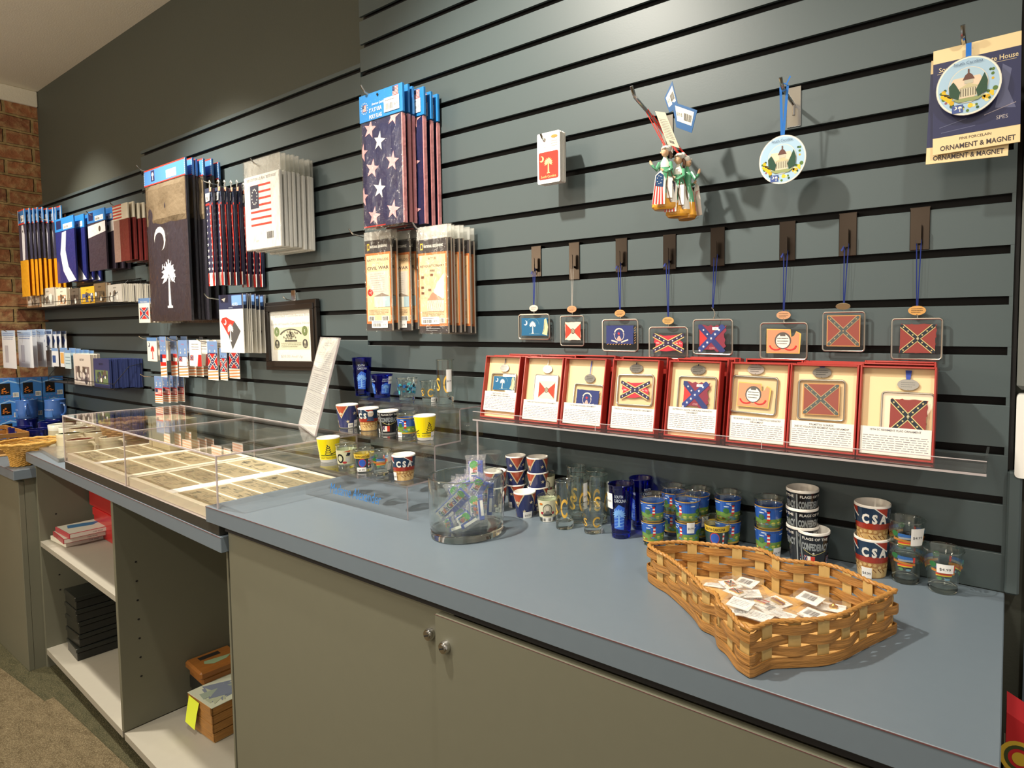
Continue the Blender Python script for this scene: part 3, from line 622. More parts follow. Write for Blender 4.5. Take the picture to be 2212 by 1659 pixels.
# palmetto flags, dark
def b_palm(t, w, h):
    hh = h*.105
    def hd(A, w, h):
        for i in range(9):
            for s_ in (0, w-.003): A.rect(s_, h*i/9, s_+.003, h*(i+.5)/9, WHITE)
        A.rect(0, 0, w, h*.07, rgb(214, 60, 44)); A.rect(0, h*.93, w, h, rgb(214, 60, 44)); A.up(); A.rect(w*.18, h*.22, w*.27, h*.88, rgb(50, 52, 92)).up().palmetto(w*.225, h*.3, h*.5, WHITE)
        A.label(w*.56, h*.15, w*.8, h*.62, '$6.95')
    header(t, w, hh, 0, rgb(74, 128, 192), hd)
    H_ = h-hh; m = MB(); slab(m, .003, -h, w-.002, -hh, .007, 0, rgb(44, 41, 52), .005, seed=9); A = Art(); A.crescent(w*.33, H_*.60, w*.13, rgb(220, 218, 214), rot=2.6+PI/2, k=.8, off=.3)
    A.palmetto(w*.52, H_*.10, H_*.36, rgb(215, 218, 226)).up()
    r = random.Random(4)
    for i in range(46):
        a = r.uniform(0, 2*PI); q = r.uniform(.3, 1); cx, cy = w*.52+w*.2*q*math.cos(a), H_*.335+H_*.075*q*math.sin(a); A.line(cx, cy, cx+w*.03*r.uniform(-1, 1), cy+H_*.045*r.uniform(.4, 1), .0032, rgb(222, 224, 232))
    onslab(m, A, .003, -h, w-.005, H_, 0, .005, 9); m.build('folded_flag', POLY, t)
    m = MB(); slab(m, 0, -h-.003, w, -hh+.002, .010, -.002, None, .005, 6, 12, 9); m.build('plastic_bag', FILM, t)
    m = MB(); slab(m, .006, -h*.37, w-.006, -hh-.002, .001, -.0015, rgb(108, 94, 74), .008, 8, 8, 11); m.build('tissue_insert', POLY, t)
peg((295, 357), .125, 'chrome peg hook holding the dark palmetto flag packs', .0024)
stack('flag_pack', 'long dark crescent and palmetto flag pack', 'flag pack', 'dark palmetto flag packs on one peg', (312, 371), (415, 692), -.10, -.014, 6, b_palm, jx=.004, jz=.004, offs=[(0, 0), (0, .002), (.0, .003), (.03, .0), (.04, .004), (.045, 0)], ja=.03)

# USA banners
def b_ban(t, w, h):
    m = MB(); slab(m, .001, -h, w-.001, -h*.04, .008, 0, rgb(36, 40, 70), .004, 4, 12, seed=2); A = Art(); A.cl = (0, 0, w, h); r = random.Random(3)
    for j in range(11):
        for i in range(2): A.star(w*(.28+.42*i+.04*(j % 2)), h*(.17+.06*j), w*.14, WHITE)
    A.rect(0, 0, w, h*.13, WHITE); A.rect(0, 0, w*.2, h*.13, REDC); A.rect(w*.62, 0, w*.8, h*.13, REDC).up(); A.rect(w*.76, 0, w*.9, h*.8, rgb(208, 54, 44)); A.rect(0, h*.80, w, h*.82, REDC).up()
    A.rect(0, h*.88, w, h*.97, rgb(40, 52, 76)); A.up(); A.label(w*.1, h*.84, w*.8, h*.92); A.rect(w*.7, h*.93, w*.95, h*.97, rgb(236, 150, 120))
    onslab(m, A, 0, -h, w, h, 0, .004, 2, w/2); m.build('folded_flag', POLY, t)
    m = MB(); m.tube([(w*.5, .003, -h*.04), (w*.5, .003, 0), (w*.5+.006, .003, .008), (w*.5, .003, .015), (w*.5-.006, .003, .010)], .0018, 6, c=rgb(226, 224, 216)); m.build('hanger', CARD, t)
peg((432, 381), .125, 'chrome peg hook holding the slim star-spangled banner packs', .0022)
stack('flag_pack', 'slim star-spangled banner pack on plastic hanger', 'flag pack', 'slim banner packs on one peg', (443, 402), (467, 617), -.112, -.012, 8, b_ban, jx=.002, jz=.003, ja=.03, offs=[(0, 0), (.028, 0), (.038, .002), (.05, 0), (.06, .003), (.07, .0), (.085, -.002), (.1, 0)])

# SC decals
def b_decal(t, w, h):
    hh = h*.25
    m = MB(); m.bbox(0, -.0012, -h, w, .0012, 0, .0005, c=rgb(240, 238, 232)); A = Art(); A.rect(0, h-hh, w, h, rgb(46, 54, 84)).up(); A.rect(w*.55, h-hh*.75, w*.96, h-hh*.08, rgb(118, 160, 216))
    A.text(w*.68, h-hh*.78, hh*.28, 'AUTO', WHITE, fit=w*.5, bold=.02); A.poly([(w*.12, h-hh*.3), (w*.3, h-hh*.2), (w*.24, h-hh*.5)], WHITE); A.text(w*.5, h-hh*.95, hh*.13, 'GRAPHICS', rgb(180, 190, 210))
    g = rgb(84, 84, 84); rd = rgb(206, 60, 52); H_ = h-hh
    A.poly([(w*.06, H_*.72), (w*.12, H_*.80), (w*.3, H_*.82), (w*.46, H_*.76), (w*.64, H_*.72), (w*.45, H_*.52), (w*.38, H_*.38)], rd); A.poly([(w*.64, H_*.72), (w*.88, H_*.5), (w*.7, H_*.28), (w*.52, H_*.08), (w*.38, H_*.38), (w*.45, H_*.52)], g).up()
    A.crescent(w*.24, H_*.70, w*.06, WHITE, rot=PI*.8); A.palmetto(w*.46, H_*.27, H_*.42, WHITE)
    m.art(A, 0, -.0012, -h); m.build('decal_card', CARD, t)
peg((441, 634), .11, 'chrome peg hook holding the state-shaped decal cards', .0024)
stack('decal_pack', 'decal card with red and grey state-shaped sticker', 'decal card', 'state-shaped decal cards on one peg', (473, 638), (529, 763), -.085, -.012, 8, b_decal, ja=.05, jx=.003)
# small battle flag decal
def b_smallbf(t, w, h):
    m = MB(); m.box(0, -.0008, -h, w, .0008, 0, rgb(226, 218, 204)); A = Art(); A.rect(0, h*.8, w, h, rgb(92, 124, 168)).up(); A.text(w*.5, h*.82, h*.1, 'Made in America', WHITE, fit=w*.9); A.battle(w*.1, h*.16, w*.9, h*.62); m.art(A, 0, -.0008, -h); m.build('decal_card', CARD, t)
peg((300, 646), .10, 'small peg hook holding battle flag decals beside the dark palmetto flags', .0018)
stack('decal_pack', 'small battle flag decal card below book rack', 'decal card', 'small battle flag decals', (299, 645), (325, 697), -.098, -.012, 9, b_smallbf, offs=[(.01*i, 0) for i in range(9)], ja=.03)

# playing-card style pack
def b_pc(t, w, h):
    m = MB(); A = Art(); A.rr(0, 0, w, h, .004, (0, 0, 0)); m.prism([(x, z-h) for x, z in A.p[0][0]], 0, .0028, rgb(244, 240, 232)); A = Art(); rd = rgb(200, 44, 28); A.rr(w*.07, h*.08, w*.93, h*.62, .004, rgb(110, 60, 40)).up().rr(w*.08, h*.087, w*.92, h*.613, .004, rd).up()
    y_ = rgb(246, 224, 140); A.crescent(w*.2, h*.49, w*.1, y_, rot=PI*.9); A.palmetto(w*.5, h*.2, h*.32, y_); A.text(w*.5, h*.11, h*.07, 'South Carolina', y_, fit=w*.66)
    A.text(w*.3, h*.76, h*.06, 'South', rgb(190, 180, 170), fit=w*.3, ital=.3); A.text(w*.3, h*.70, h*.06, 'Carolina', rgb(190, 180, 170), fit=w*.36, ital=.3); A.circ(w*.76, h*.9, w*.14, rgb(184, 136, 60), h*.03); A.micro(w*.62, h*.7, w*.9, h*.84, 3, rgb(170, 165, 160))
    m.art(A, 0, 0, -h); m.build('card', CARD, t)
peg((1168, 289), .070, 'short chrome peg hook holding the small red palmetto cards', .0026)
stack('souvenir_card', 'small white card with red palmetto panel', 'card', 'red palmetto cards on one peg', (1160, 291), (1210, 391), -.060, -.042, 5, b_pc, jx=.0008, jz=.001, ja=.02)
# ------------------------------------------------------------------ flag prints used by the ornaments
WORN = rgb(150, 66, 54)
def ragged(A, x0, y0, x1, y1, c, seed=1, n=9, a=.05):
    r = random.Random(seed); w, h = x1-x0, y1-y0; pts = []
    for i in range(n): pts.append((x0+w*i/n, y0+r.uniform(0, a)*h))
    for i in range(n): pts.append((x1-r.uniform(0, a*1.6)*w, y0+h*i/n))
    for i in range(n): pts.append((x1-w*i/n, y1-r.uniform(0, a)*h))
    for i in range(n): pts.append((x0+r.uniform(0, a)*w, y1-h*i/n))
    A.poly(pts, c); return A.up()
def fl_palm(A, w, h):
    ragged(A, 0, 0, w, h, rgb(24, 98, 140), 1, a=.02); A.crescent(w*.16, h*.72, h*.14, rgb(228, 236, 236), rot=PI*.85); A.palmetto(w*.43, h*.14, h*.72, rgb(226, 232, 218)); A.ring(w*.43, h*.62, w*.24, .0005, rgb(150, 190, 180), 18, h*.36, 0, 180)
    A.poly([(w*.78, h*.1), (w*.96, h*.02), (w, h*.5), (w*.93, h*.97), (w*.86, h*.9), (w*.84, h*.4)], rgb(214, 208, 160)).up(); A.line(w*.84, h*.2, w*.9, h*.9, .0008, (.1, .1, .1)); A.micro(w*.3, h*.08, w*.7, h*.14, 1, rgb(150, 190, 190))
def fl_wedge(A, w, h):
    ragged(A, 0, 0, w, h, rgb(236, 216, 190), 2, a=.03); A.poly([(w*.03, h*.93), (w*.03, h*.07), (w*.48, h*.5)], rgb(222, 64, 44)); A.poly([(w*.97, h*.9), (w*.97, h*.07), (w*.52, h*.5)], rgb(222, 64, 44)).up()
    A.circ(w*.5, h*.5, h*.14, rgb(64, 62, 60)).up()
    for i in range(8): a = PI*i/4; A.circ(w*.5+h*.085*math.cos(a), h*.5+h*.085*math.sin(a), h*.025, rgb(226, 206, 170), n=8)
    A.circ(w*.5, h*.5, h*.035, rgb(226, 206, 170), n=8)
def fl_seal(A, w, h):
    ragged(A, 0, 0, w, h, rgb(40, 52, 108), 3, a=.02); wt = rgb(220, 206, 190)
    A.ring(w*.48, h*.52, h*.34, h*.07, wt, 16, None, 20, 160); A.ring(w*.48, h*.46, h*.3, h*.03, wt, 20, None, 150, 390); A.line(w*.2, h*.2, w*.42, h*.1, h*.07, wt); A.line(w*.55, h*.1, w*.8, h*.24, h*.07, wt); A.up()
    A.star(w*.47, h*.56, h*.1, rgb(214, 48, 44)); A.text(w*.3, h*.48, h*.13, 'S.', wt); A.text(w*.66, h*.48, h*.13, 'C.', wt); A.poly([(w*.38, h*.2), (w*.58, h*.2), (w*.5, h*.44), (w*.45, h*.44)], rgb(190, 160, 150))
    for i in range(9): A.line(w*(.05+.1*i), -h*.03, w*(.1+.1*i), h*.02, .001, rgb(196, 150, 90))
    for i in range(7): A.line(w*1.02, h*(.05+.13*i), w*1.06, h*(.12+.13*i), .001, rgb(196, 150, 90))
def fl_tenth(A, w, h):
    ragged(A, w*.02, h*.05, w*.98, h*.95, rgb(186, 46, 62), 4, a=.08); old = A.cl; A.cl = (0, 0, w, h); c = rgb(232, 196, 120)
    A.line(0, h*.06, w, h*.94, h*.27, c); A.line(0, h*.94, w, h*.06, h*.27, c); A.up(); A.line(0, h*.06, w, h*.94, h*.18, rgb(44, 36, 70)); A.line(0, h*.94, w, h*.06, h*.18, rgb(44, 36, 70)); A.up()
    for k in range(-3, 4): t = .5+k*.14; A.star(w*t, h*(.06+.88*t), h*.055, WHITE); A.star(w*t, h*(.94-.88*t), h*.055, WHITE)
    A.text(w*.16, h*.45, h*.13, '10th', WHITE); A.text(w*.84, h*.45, h*.13, 'So. Ca.', WHITE, fit=w*.26); A.cl = old
def fl_sixteen(A, w, h):
    ragged(A, 0, 0, w, h, rgb(128, 42, 62), 5, a=.1); A.poly([(w*.04, h*.86), (w*.04, h*.2), (w*.36, h*.5)], rgb(190, 50, 50)).up(); old = A.cl; A.cl = (0, 0, w*.97, h); A.line(0, h, w*.9, 0, h*.2, rgb(40, 52, 108)); A.line(0, h*.02, w*.9, h*.96, h*.2, rgb(44, 60, 124)); A.up()
    for k in range(-3, 3): t = .5+k*.15; A.star(w*(t*.92), h*(t), h*.055, WHITE); A.star(w*(t*.92), h*(1-t), h*.045, WHITE) if k < 1 and k > -3 else None
    A.cl = old; A.rect(w*.5, h*.8, w*.72, h*.9, WHITE); A.text(w*.5, h*.12, h*.1, 'CXX', rgb(226, 180, 180)); A.up().text(w*.61, h*.82, h*.06, '16th', (.1, .1, .1))
def fl_richland(A, w, h):
    c = rgb(212, 142, 104); A.poly([(0, 0), (w*.96, 0), (w, h*.8), (w*.86, h*.9), (w*.8, h*.72), (w*.72, h*.66), (w*.7, h*.97), (0, h)], rgb(222, 180, 90)).up(); A.poly([(w*.02, h*.03), (w*.93, h*.03), (w*.95, h*.8), (w*.86, h*.86), (w*.8, h*.7), (w*.7, h*.66), (w*.68, h*.94), (w*.02, h*.96)], c).up()
    A.circ(w*.48, h*.52, w*.24, rgb(90, 84, 80)).up(); A.circ(w*.48, h*.5, w*.2, rgb(236, 230, 216)).up()
    A.micro(w*.32, h*.34, w*.64, h*.66, 3, (.15, .15, .15), 2); A.poly([(w*.4, h*.7), (w*.4, h*.85), (w*.47, h*.78), (w*.53, h*.86), (w*.56, h*.7)], rgb(90, 84, 80)); rd = rgb(200, 40, 40)
    A.ring(w*.28, h*.32, w*.2, w*.05, rd, 12, h*.2, 180, 320); A.ring(w*.68, h*.32, w*.2, w*.05, rd, 12, h*.2, 220, 360)
def fl_palmetto(A, w, h):
    A.rect(0, 0, w, h, rgb(190, 140, 84)).up(); A.battle(w*.03, h*.03, w*.97, h*.97, rgb(142, 72, 60), rgb(78, 86, 84), rgb(176, 150, 110), bw=.1)
def fl_nineteen(A, w, h):
    ragged(A, 0, 0, w, h, rgb(138, 56, 52), 8, a=.07); A.battle(w*.02, h*.02, w*.96, h*.97, rgb(140, 58, 52), rgb(28, 38, 50), rgb(206, 190, 130), bw=.11)
    A.poly([(w*.46, h*.5), (w*.5, h*.57), (w*.54, h*.5), (w*.5, h*.43)], rgb(206, 190, 130)).up().poly([(w*.475, h*.5), (w*.5, h*.545), (w*.525, h*.5), (w*.5, h*.455)], rgb(28, 38, 50)).up().star(w*.5, h*.5, h*.025, WHITE)
FL = [fl_palm, fl_wedge, fl_seal, fl_tenth, fl_sixteen, fl_richland, fl_palmetto, fl_nineteen]
FBOX = [(.09, .14, .97, .86), (.2, .18, .9, .80), (.1, .22, .9, .82), (.1, .2, .92, .8), (.14, .06, .86, .86), (.14, .16, .88, .84), (.1, .12, .9, .92), (.16, .14, .9, .88)]
DESC = ['blue palmetto flag', 'red and white wedge flag', 'navy seal flag', 'ragged red cross flag marked 10th', 'torn blue-barred red flag', 'tan wreath-seal flag', 'faded brown-red cross flag', 'worn red cross flag with dark bars']
def rrect(w, h, r, n=5):
    pts = []
    for cx, cy, a in ((w-r, r, -90), (w-r, h-r, 0), (r, h-r, 90), (r, r, 180)):
        for i in range(n+1): t = math.radians(a+90*i/n); pts.append((cx+r*math.cos(t), cy+r*math.sin(t)))
    return pts
TAGC = [rgb(216, 196, 176), rgb(204, 136, 84), rgb(206, 150, 92), rgb(196, 156, 96), None, rgb(200, 150, 112), rgb(150, 138, 104), rgb(206, 152, 80)]
def ornament(par, i, w, h, tagc, metal=SILVER):
    """glass-pane ornament hanging below (0,0,0) of par"""
    m = MB(); m.tube([(x-w/2, 0, z-h) for x, z in rrect(w, h, w*.07)], w*.022, 8, closed=True); m.build('frame', metal, par, smooth=True)
    m = MB(); m.prism([(x-w/2, z-h) for x, z in rrect(w, h, w*.06)], -.0006, .0006); m.build('glass_pane', ACRYL, par)
    b = FBOX[i]; A = Art(); fw, fh = (b[2]-b[0])*w, (b[3]-b[1])*h; FL[i](A, fw, fh); m = MB(); m.art(A, -w/2+b[0]*w, -.0009, -h+b[1]*h); m.build('flag', PAPER, par)
def ovaltag(par, z, c, w=.026, h=.015):
    """engraved oval whose bottom is at z"""
    m = MB(); n = 24; m.prism([(w/2*math.cos(2*PI*k/n), z+h/2+h/2*math.sin(2*PI*k/n)) for k in range(n)], -.0006, .0006, c); A = Art(); A.micro(-w*.32, z+h*.22, w*.32, z+h*.78, 3, tuple(x*.35 for x in c), 4, .3); A.circ(0, z+h*.06, .0006, (.1, .1, .1), n=8); m.art(A, 0, -.0006, 0)
    m.build('oval_tag', mat('tag_metal', (.7, .7, .7), .3) if False else GLAZE, par)
# eight ornaments on short dark hooks
HK = [(1158, 535, 598), (1240, 527, 604), (1342, 518, 588), (1446, 510, 582), (1550, 495, 575), (1701, 482, 563), (1832, 464, 553), (1988, 452, 540)]
OB = [(1121, 680, 1187, 733), (1211, 683, 1261, 747), (1302, 691, 1378, 759), (1403, 707, 1485, 776), (1498, 691, 1582, 766), (1643, 698, 1743, 777), (1778, 675, 1867, 759), (1927, 689, 2034, 777)]
TG = [666, 668, 677, 693, 0, 681, 660, 671]
for i in range(8):
    u, v0, v1 = HK[i]; a = U(u, v0, 'y', -.002); b = U(u, v1, 'y', -.002)
    t = thing('faceout_hook', 'short dark slatwall hook above the %s ornament' % DESC[i].replace(' marked 10th', ''), 'hook', (a.x, 0, a.z), group=None)
    hw = .0145; zz = a.z-b.z
    m = MB(); m.bbox(-hw, -.0024, -zz, hw, -.0006, .003, .0007); m.box(-hw, -.0022, .001, hw, .012, .0032); m.build('back_plate', BRONZE, t)
    m = MB(); pts = [(.0035*math.cos(x*PI/6), -.027+.0035*math.sin(x*PI/6)) for x in range(7)]+[(-.0035, -.055), (.0035, -.055)]
    m.prism(pts, -.0135, -.0115); m.tube([(0, -.002, -.050), (0, -.008, -.052), (0, -.0125, -.053)], .0022, 8); m.build('tongue', BRONZE, t)
    zt = a.z-.05
    x0, x1, z0, z1 = face(OB[i][:2], OB[i][2:], -.010); w, h = x1-x0, z1-z0; cx = (x0+x1)/2
    t = thing('glass_ornament', 'glass ornament with %s hanging from a short hook' % DESC[i], 'ornament', (cx, -.010, z1), group=None)
    ornament(t, i, w, h, TAGC[i])
    if TG[i]:
        tz = U(u, TG[i], 'y', -.010).z-z1
        if i == 6:
            m = MB(); n = 20; m.prism([(.012*math.cos(2*PI*k/n), tz+.006*math.sin(2*PI*k/n)) for k in range(n)], -.0006, .0006, TAGC[i], T=Matrix.Rotation(.5, 4, 'X')); m.build('oval_tag', GLAZE, t); tt = tz+.004
        else: ovaltag(t, tz-.0072, TAGC[i]); tt = tz+.006
        m = MB(); m.tube([(0, 0, 0), (.0012, 0, (tt-.012)/2), (0, 0, max(tt-.012, .001))], .0007, 6); m.build('ring', SILVER, t)
    else:
        m = MB(); m.tube([(0, 0, 0), (.004, 0, .006), (.005, 0, .012), (.001, 0, .020), (-.002, 0, .022), (-.001, 0, .024)], .0008, 6); m.build('wire_hook', SILVER, t); tt = .022
    hx = a.x-cx; hz = zt-z1; rc = rgb(206, 200, 190) if i == 1 else rgb(34, 52, 128); rw = .0008 if i == 1 else .0016
    m = MB()
    for s_ in (-1, 1):
        m.add([(s_*.0006-rw/2, -.0002, tt), (s_*.0006+rw/2, .0008, tt), (hx+s_*.0034+rw/2, .0006, hz), (hx+s_*.0034-rw/2, -.0004, hz)], [(0, 1, 2, 3)], rc)
    m.tube([(hx-.0036, 0, hz), (hx-.002, .0002, hz+.003), (hx+.002, .0002, hz+.003), (hx+.0036, 0, hz)], rw*.5, 5, c=rc)
    if i in (0, 2, 3, 5, 6): m.add([(hx-.004, -.001, hz-.002), (hx-.009, -.002, hz-.010), (hx-.0065, -.002, hz-.012), (hx-.003, -.001, hz-.004)], [(0, 1, 2, 3)], rc)
    m.build('ribbon', CLOTH, t)
# ------------------------------------------------------------------ acrylic shelf with boxed ornaments
t = thing('acrylic_shelf', 'long clear acrylic shelf with a front lip under the red boxes', 'shelf', (0, 0, 0))
SZ = .2095
m = MB(); m.bbox(-1.0, -.135, SZ-.004, -.022, -.001, SZ, .0006); m.build('shelf_sheet', ACRYL, t)
m = MB(); m.bbox(-1.0, -.1385, SZ-.004, -.022, -.1352, SZ+.016, .0008); m.build('front_lip', ACRYL, t)
m = MB(); m.box(-1.0, -.1386, SZ-.0042, -.022, -.1384, SZ-.001); m.box(-1.0, -.1386, SZ+.0155, -.022, -.1351, SZ+.0163); m.build('lip_edge', EDGE, t)
m = MB(); m.box(-.0255, -.133, SZ+.0002, -.022, -.004, SZ+.014); m.build('end_lip', ACRYL, t)
for uu in (1285, 1645):
    p = U(uu, 925, 'y', -.14); MB().box(p.x-.0006, -.1392, SZ+.001, p.x+.0006, -.1386, SZ+.015).build('divider_clip', EDGE, t)
m = MB(); m.box(-.990, -.1345, .0008, -.9865, -.004, SZ-.0042, k=0); m.box(-.990, -.1368, .0008, -.9865, -.1346, SZ-.0042, k=1); m.build('end_support', [ACRYL, EDGE], t)
BX = [((1036, 888), (1111, 905), 0), ((1121, 905), (1204, 918), 0), ((1208, 915), (1297, 930), 0), ((1311, 925), (1412, 940), 0), ((1433, 936), (1546, 950), 0), ((1567, 952), (1695, 965), 0), ((1697, 965), (1846, 978), 0), ((1849, 983), (2016, 995), 0)]
TXT = [('FIRST SOUTH CAROLINA', 'REGIMENT RIFLES ORNAMENT'), ('THIRD BATTALION CAVALRY ORNAMENT', ''), ('CATAWBA RANGERS ORNAMENT', ''), ('TENTH SC VOLUNTEER INFANTRY ORNAMENT', ''), ('SIXTEENTH SOUTH CAROLINA INFANTRY', 'ORNAMENT'), ('RICHLAND GUARDS, CO. D, TWELFTH SCV INFANTRY', 'ORNAMENT'), ('PALMETTO GUARDS', '2ND SC VOLUNTEER REGIMENT FLAG ORNAMENT'), ('19TH SC REGIMENT FLAG ORNAMENT', '')]
OR = [(.16, .41, .86, .72), (.25, .28, .86, .73), (.24, .18, .93, .62), (.10, .37, .86, .79), (.18, .36, .90, .80), (.02, .38, .80, .83), (.12, .36, .80, .82), (.30, .20, .97, .72)]
RB = rgb(164, 46, 38)
def redbox(i, t, w, h, d=.017, full=True):
    wl = .0028
    m = MB(); m.bbox(0, -.0008, 0, w, d*.0+.0012, h, .0004, RB, T=Matrix.Translation((0, d, 0)))
    for a in ((0, 0, wl, h), (w-wl, 0, w, h)): m.bbox(a[0], 0, a[1], a[2], d, a[3], .0005, RB)
    m.bbox(wl, 0, 0, w-wl, d, wl, .0005, RB); m.bbox(wl, 0, h-wl, w-wl, d, h, .0005, RB); m.build('tray', CARD, t)
    if not full: return
    m = MB(); m.box(wl, d-.006, wl, w-wl, d-.001, h-wl, rgb(238, 208, 160)); m.build('backing_card', PAPER, t)
    b = OR[i]; ow, oh = (b[2]-b[0])*w, (b[3]-b[1])*h
    o = bpy.data.objects.new('ornament', None); COL.objects.link(o); o.parent = t; o.location = ((b[0]+b[2])/2*w, d-.0085, b[3]*h); o.rotation_euler = (0, .02*((i % 3)-1), 0)
    ornament(o, i, ow, oh, None)
    c = rgb(112, 106, 98) if i != 5 else rgb(170, 158, 150); ovaltag(o, .004, c, .030 if i > 2 else .026, .017)
    rc = rgb(56, 76, 160) if i in (2, 6, 7) else (rgb(206, 200, 190) if i == 1 else rgb(30, 40, 84)); top = h*.985-b[3]*h-wl
    m = MB(); q = .0028 if i in (6, 7) else .0008
    m.add([(-q, -.001, .020), (q, -.001, .020), (q*1.6, .0005, max(top, .022)), (-q*1.6, .0005, max(top, .022))], [(0, 1, 2, 3)], rc); m.build('ribbon', CLOTH, o)
    lh = h*(.30 if i not in (0,) else .31); z0 = h*.035+(h*.08 if i == 0 else 0)+(h*.055 if i == 4 else 0)
    m = MB(); m.box(wl+.001, d-.0125, z0, w-wl-.001, d-.0122, z0+lh, rgb(236, 232, 222)); A = Art(); a, c_ = TXT[i]; tw = w*.8
    A.text(w/2, z0+lh*.86, lh*.10, a, rgb(70, 66, 80), fit=tw, bold=.01)
    if c_: A.text(w/2, z0+lh*.75, lh*.10, c_, rgb(70, 66, 80), fit=tw, bold=.01)
    A.micro(w*.07, z0+lh*.08, w*.93, z0+lh*.72, 8, rgb(136, 134, 140), seed=i+2); m.art(A, 0, d-.0125, 0); m.build('caption_card', PAPER, t)
LEAN = math.radians(9.5)
for i, (bl, br, _) in enumerate(BX):
    a = U(bl[0], bl[1], 'y', -.112); b = U(br[0], br[1], 'y', -.112); w = b.x-a.x; h = .139
    nm = 'the '+DESC[i]+' ornament'
    t = thing('gift_box', 'open red gift box showing '+nm, 'gift box', (a.x, -.112, SZ+.0012), rot=(-LEAN, 0, 0)); redbox(i, t, w, h)
    for k in range(1, 4):
        r = random.Random(i*7+k); g = thing('gift_box', 'red gift box, %s behind the one showing %s' % (['', 'directly', 'second', 'third'][k], DESC[i]), 'gift box', (a.x+.004*k+r.uniform(0, .004)*(i < 7)-(.006*k if i == 7 else 0), -.112+.0205*k+.0003, SZ+.0012), rot=(-LEAN+.0*k, 0, 0))
        redbox(i, g, w-.001, h-r.uniform(-.003, .003)+.0025, full=False)
# ------------------------------------------------------------------ porcelain ornaments
def plate_art(A, r):
    A.circ(0, 0, r, rgb(240, 236, 220), n=40).up(); A.circ(0, 0, r*.95, rgb(170, 200, 222), n=40).up()
    R = random.Random(5)
    for i in range(34):
        a = math.radians(R.uniform(180, 395)); q = r*R.uniform(.68, .88); A.circ(q*math.cos(a), q*math.sin(a), r*R.uniform(.04, .085), R.choice([rgb(226, 196, 60), rgb(214, 170, 40), rgb(90, 120, 60), rgb(60, 90, 60), rgb(150, 96, 110), rgb(240, 220, 150)]), n=9)
    A.up(); A.poly([(-r*.8, -r*.05), (-r*.45, -r*.35), (-r*.6, -r*.5), (-r*.88, -r*.25)], rgb(230, 190, 40)); 
    for k in range(4): A.line(-r*(.85-.1*k), -r*.15-k*r*.06, -r*(.6-.03*k), -r*.22-k*r*.06, r*.035, (.1, .08, .06))
    A.rect(-r*.5, -r*.9, -r*.15, -r*.62, rgb(70, 90, 150)).up(); A.crescent(-r*.4, -r*.72, r*.06, WHITE, rot=PI*.9); A.palmetto(-r*.25, -r*.86, r*.2, WHITE)
    A.up(); A.circ(0, r*.02, r*.62, rgb(232, 216, 190), n=36).up(); A.circ(0, r*.02, r*.60, rgb(176, 204, 220), n=36).up(); A.cl = (-r*.55, -r*.5, r*.55, r*.3); A.circ(-r*.05, r*.02, r*.5, rgb(232, 206, 180), n=30); A.cl = None; A.up()
    A.poly([(-r*.5, -r*.42), (r*.5, -r*.42), (r*.3, -r*.55), (-r*.3, -r*.55)], rgb(150, 160, 110)); A.rect(-r*.28, -r*.38, r*.34, -r*.08, rgb(216, 206, 178)).up()
    for k in range(8): A.rect(-r*.24+k*r*.075, -r*.36, -r*.21+k*r*.075, -r*.1, rgb(120, 112, 96))
    A.poly([(-r*.3, -r*.08), (r*.36, -r*.08), (r*.03, r*.08)], rgb(200, 190, 150)); A.rect(-r*.12, r*.06, r*.16, r*.2, rgb(196, 190, 170)).up(); A.poly([(-r*.17, r*.2), (r*.2, r*.2), (r*.12, r*.36), (.015*r, r*.44), (-r*.09, r*.36)], rgb(104, 72, 66)); A.rect(-r*.01, r*.42, r*.04, r*.56, rgb(104, 72, 66))
    for sx in (-1, 1):
        A.poly([(sx*r*.58, -r*.3), (sx*r*.3, -r*.45), (sx*r*.24, -r*.2), (sx*r*.38, r*.08), (sx*r*(.46 if sx < 0 else .5), r*(.2 if sx < 0 else .34)), (sx*r*.6, r*.05)], rgb(44, 78, 62))
    A.up(); A.text(0, r*.74, r*.15, 'South Carolina', rgb(70, 90, 120), fit=r*.9)
def plate(t, r):
    m = MB(); m.lathe([(0, -.001), (r*.66, -.001), (r*.985, -.001), (r*1.0, -.0016), (r*1.005, -.001), (r, .0005), (r*.66, .005), (r*.5, .007), (0, .007)], 48, rgb(242, 238, 226))
    m.v = [(x, z, y) for x, y, z in m.v]; m.build('plate', GLAZE, t, smooth=True)
    A = Art(); plate_art(A, r*.985); m = MB()
    for pts, c, L in A.p:
        vs = []
        for x, z in pts:
            q = math.hypot(x, z)/r; vs.append((x, -.0012-EPS*(L+1), z))
        m.add(vs, [tuple(range(len(vs)))], c)
    m.build('painted_scene', GLAZE, t)
    return t
_, hx, rz = peg((1686, 167), .075, 'thick chrome peg hook holding the round porcelain ornament on blue ribbon', .0032)
c = U(1690, 345, 'y', -.056); e = U(1737, 345, 'y', -.056); t = thing('porcelain_ornament', 'round porcelain state house ornament hanging alone on a blue ribbon', 'ornament', (c.x, -.056, c.z)); R_ = .0405; plate(t, R_)
m = MB(); hh = rz-c.z+.006
for s_ in (-1, 1): m.add([(s_*.001-.0025, .0, R_-.002), (s_*.001+.002, .001, R_-.002), (s_*.006+.002+hx-c.x, .001, hh), (s_*.006-.002+hx-c.x, .0, hh)], [(0, 1, 2, 3)], rgb(40, 110, 190))
m.tube([(hx-c.x-.006, 0, hh), (hx-c.x, 0, hh+.004), (hx-c.x+.006, 0, hh)], .001, 5, c=rgb(40, 110, 190)); m.add([(.004, 0, hh+.002), (.012, -.002, hh+.014), (.014, -.002, hh+.012), (.006, 0, hh)], [(0, 1, 2, 3)], rgb(40, 110, 190)); m.build('ribbon', CLOTH, t)
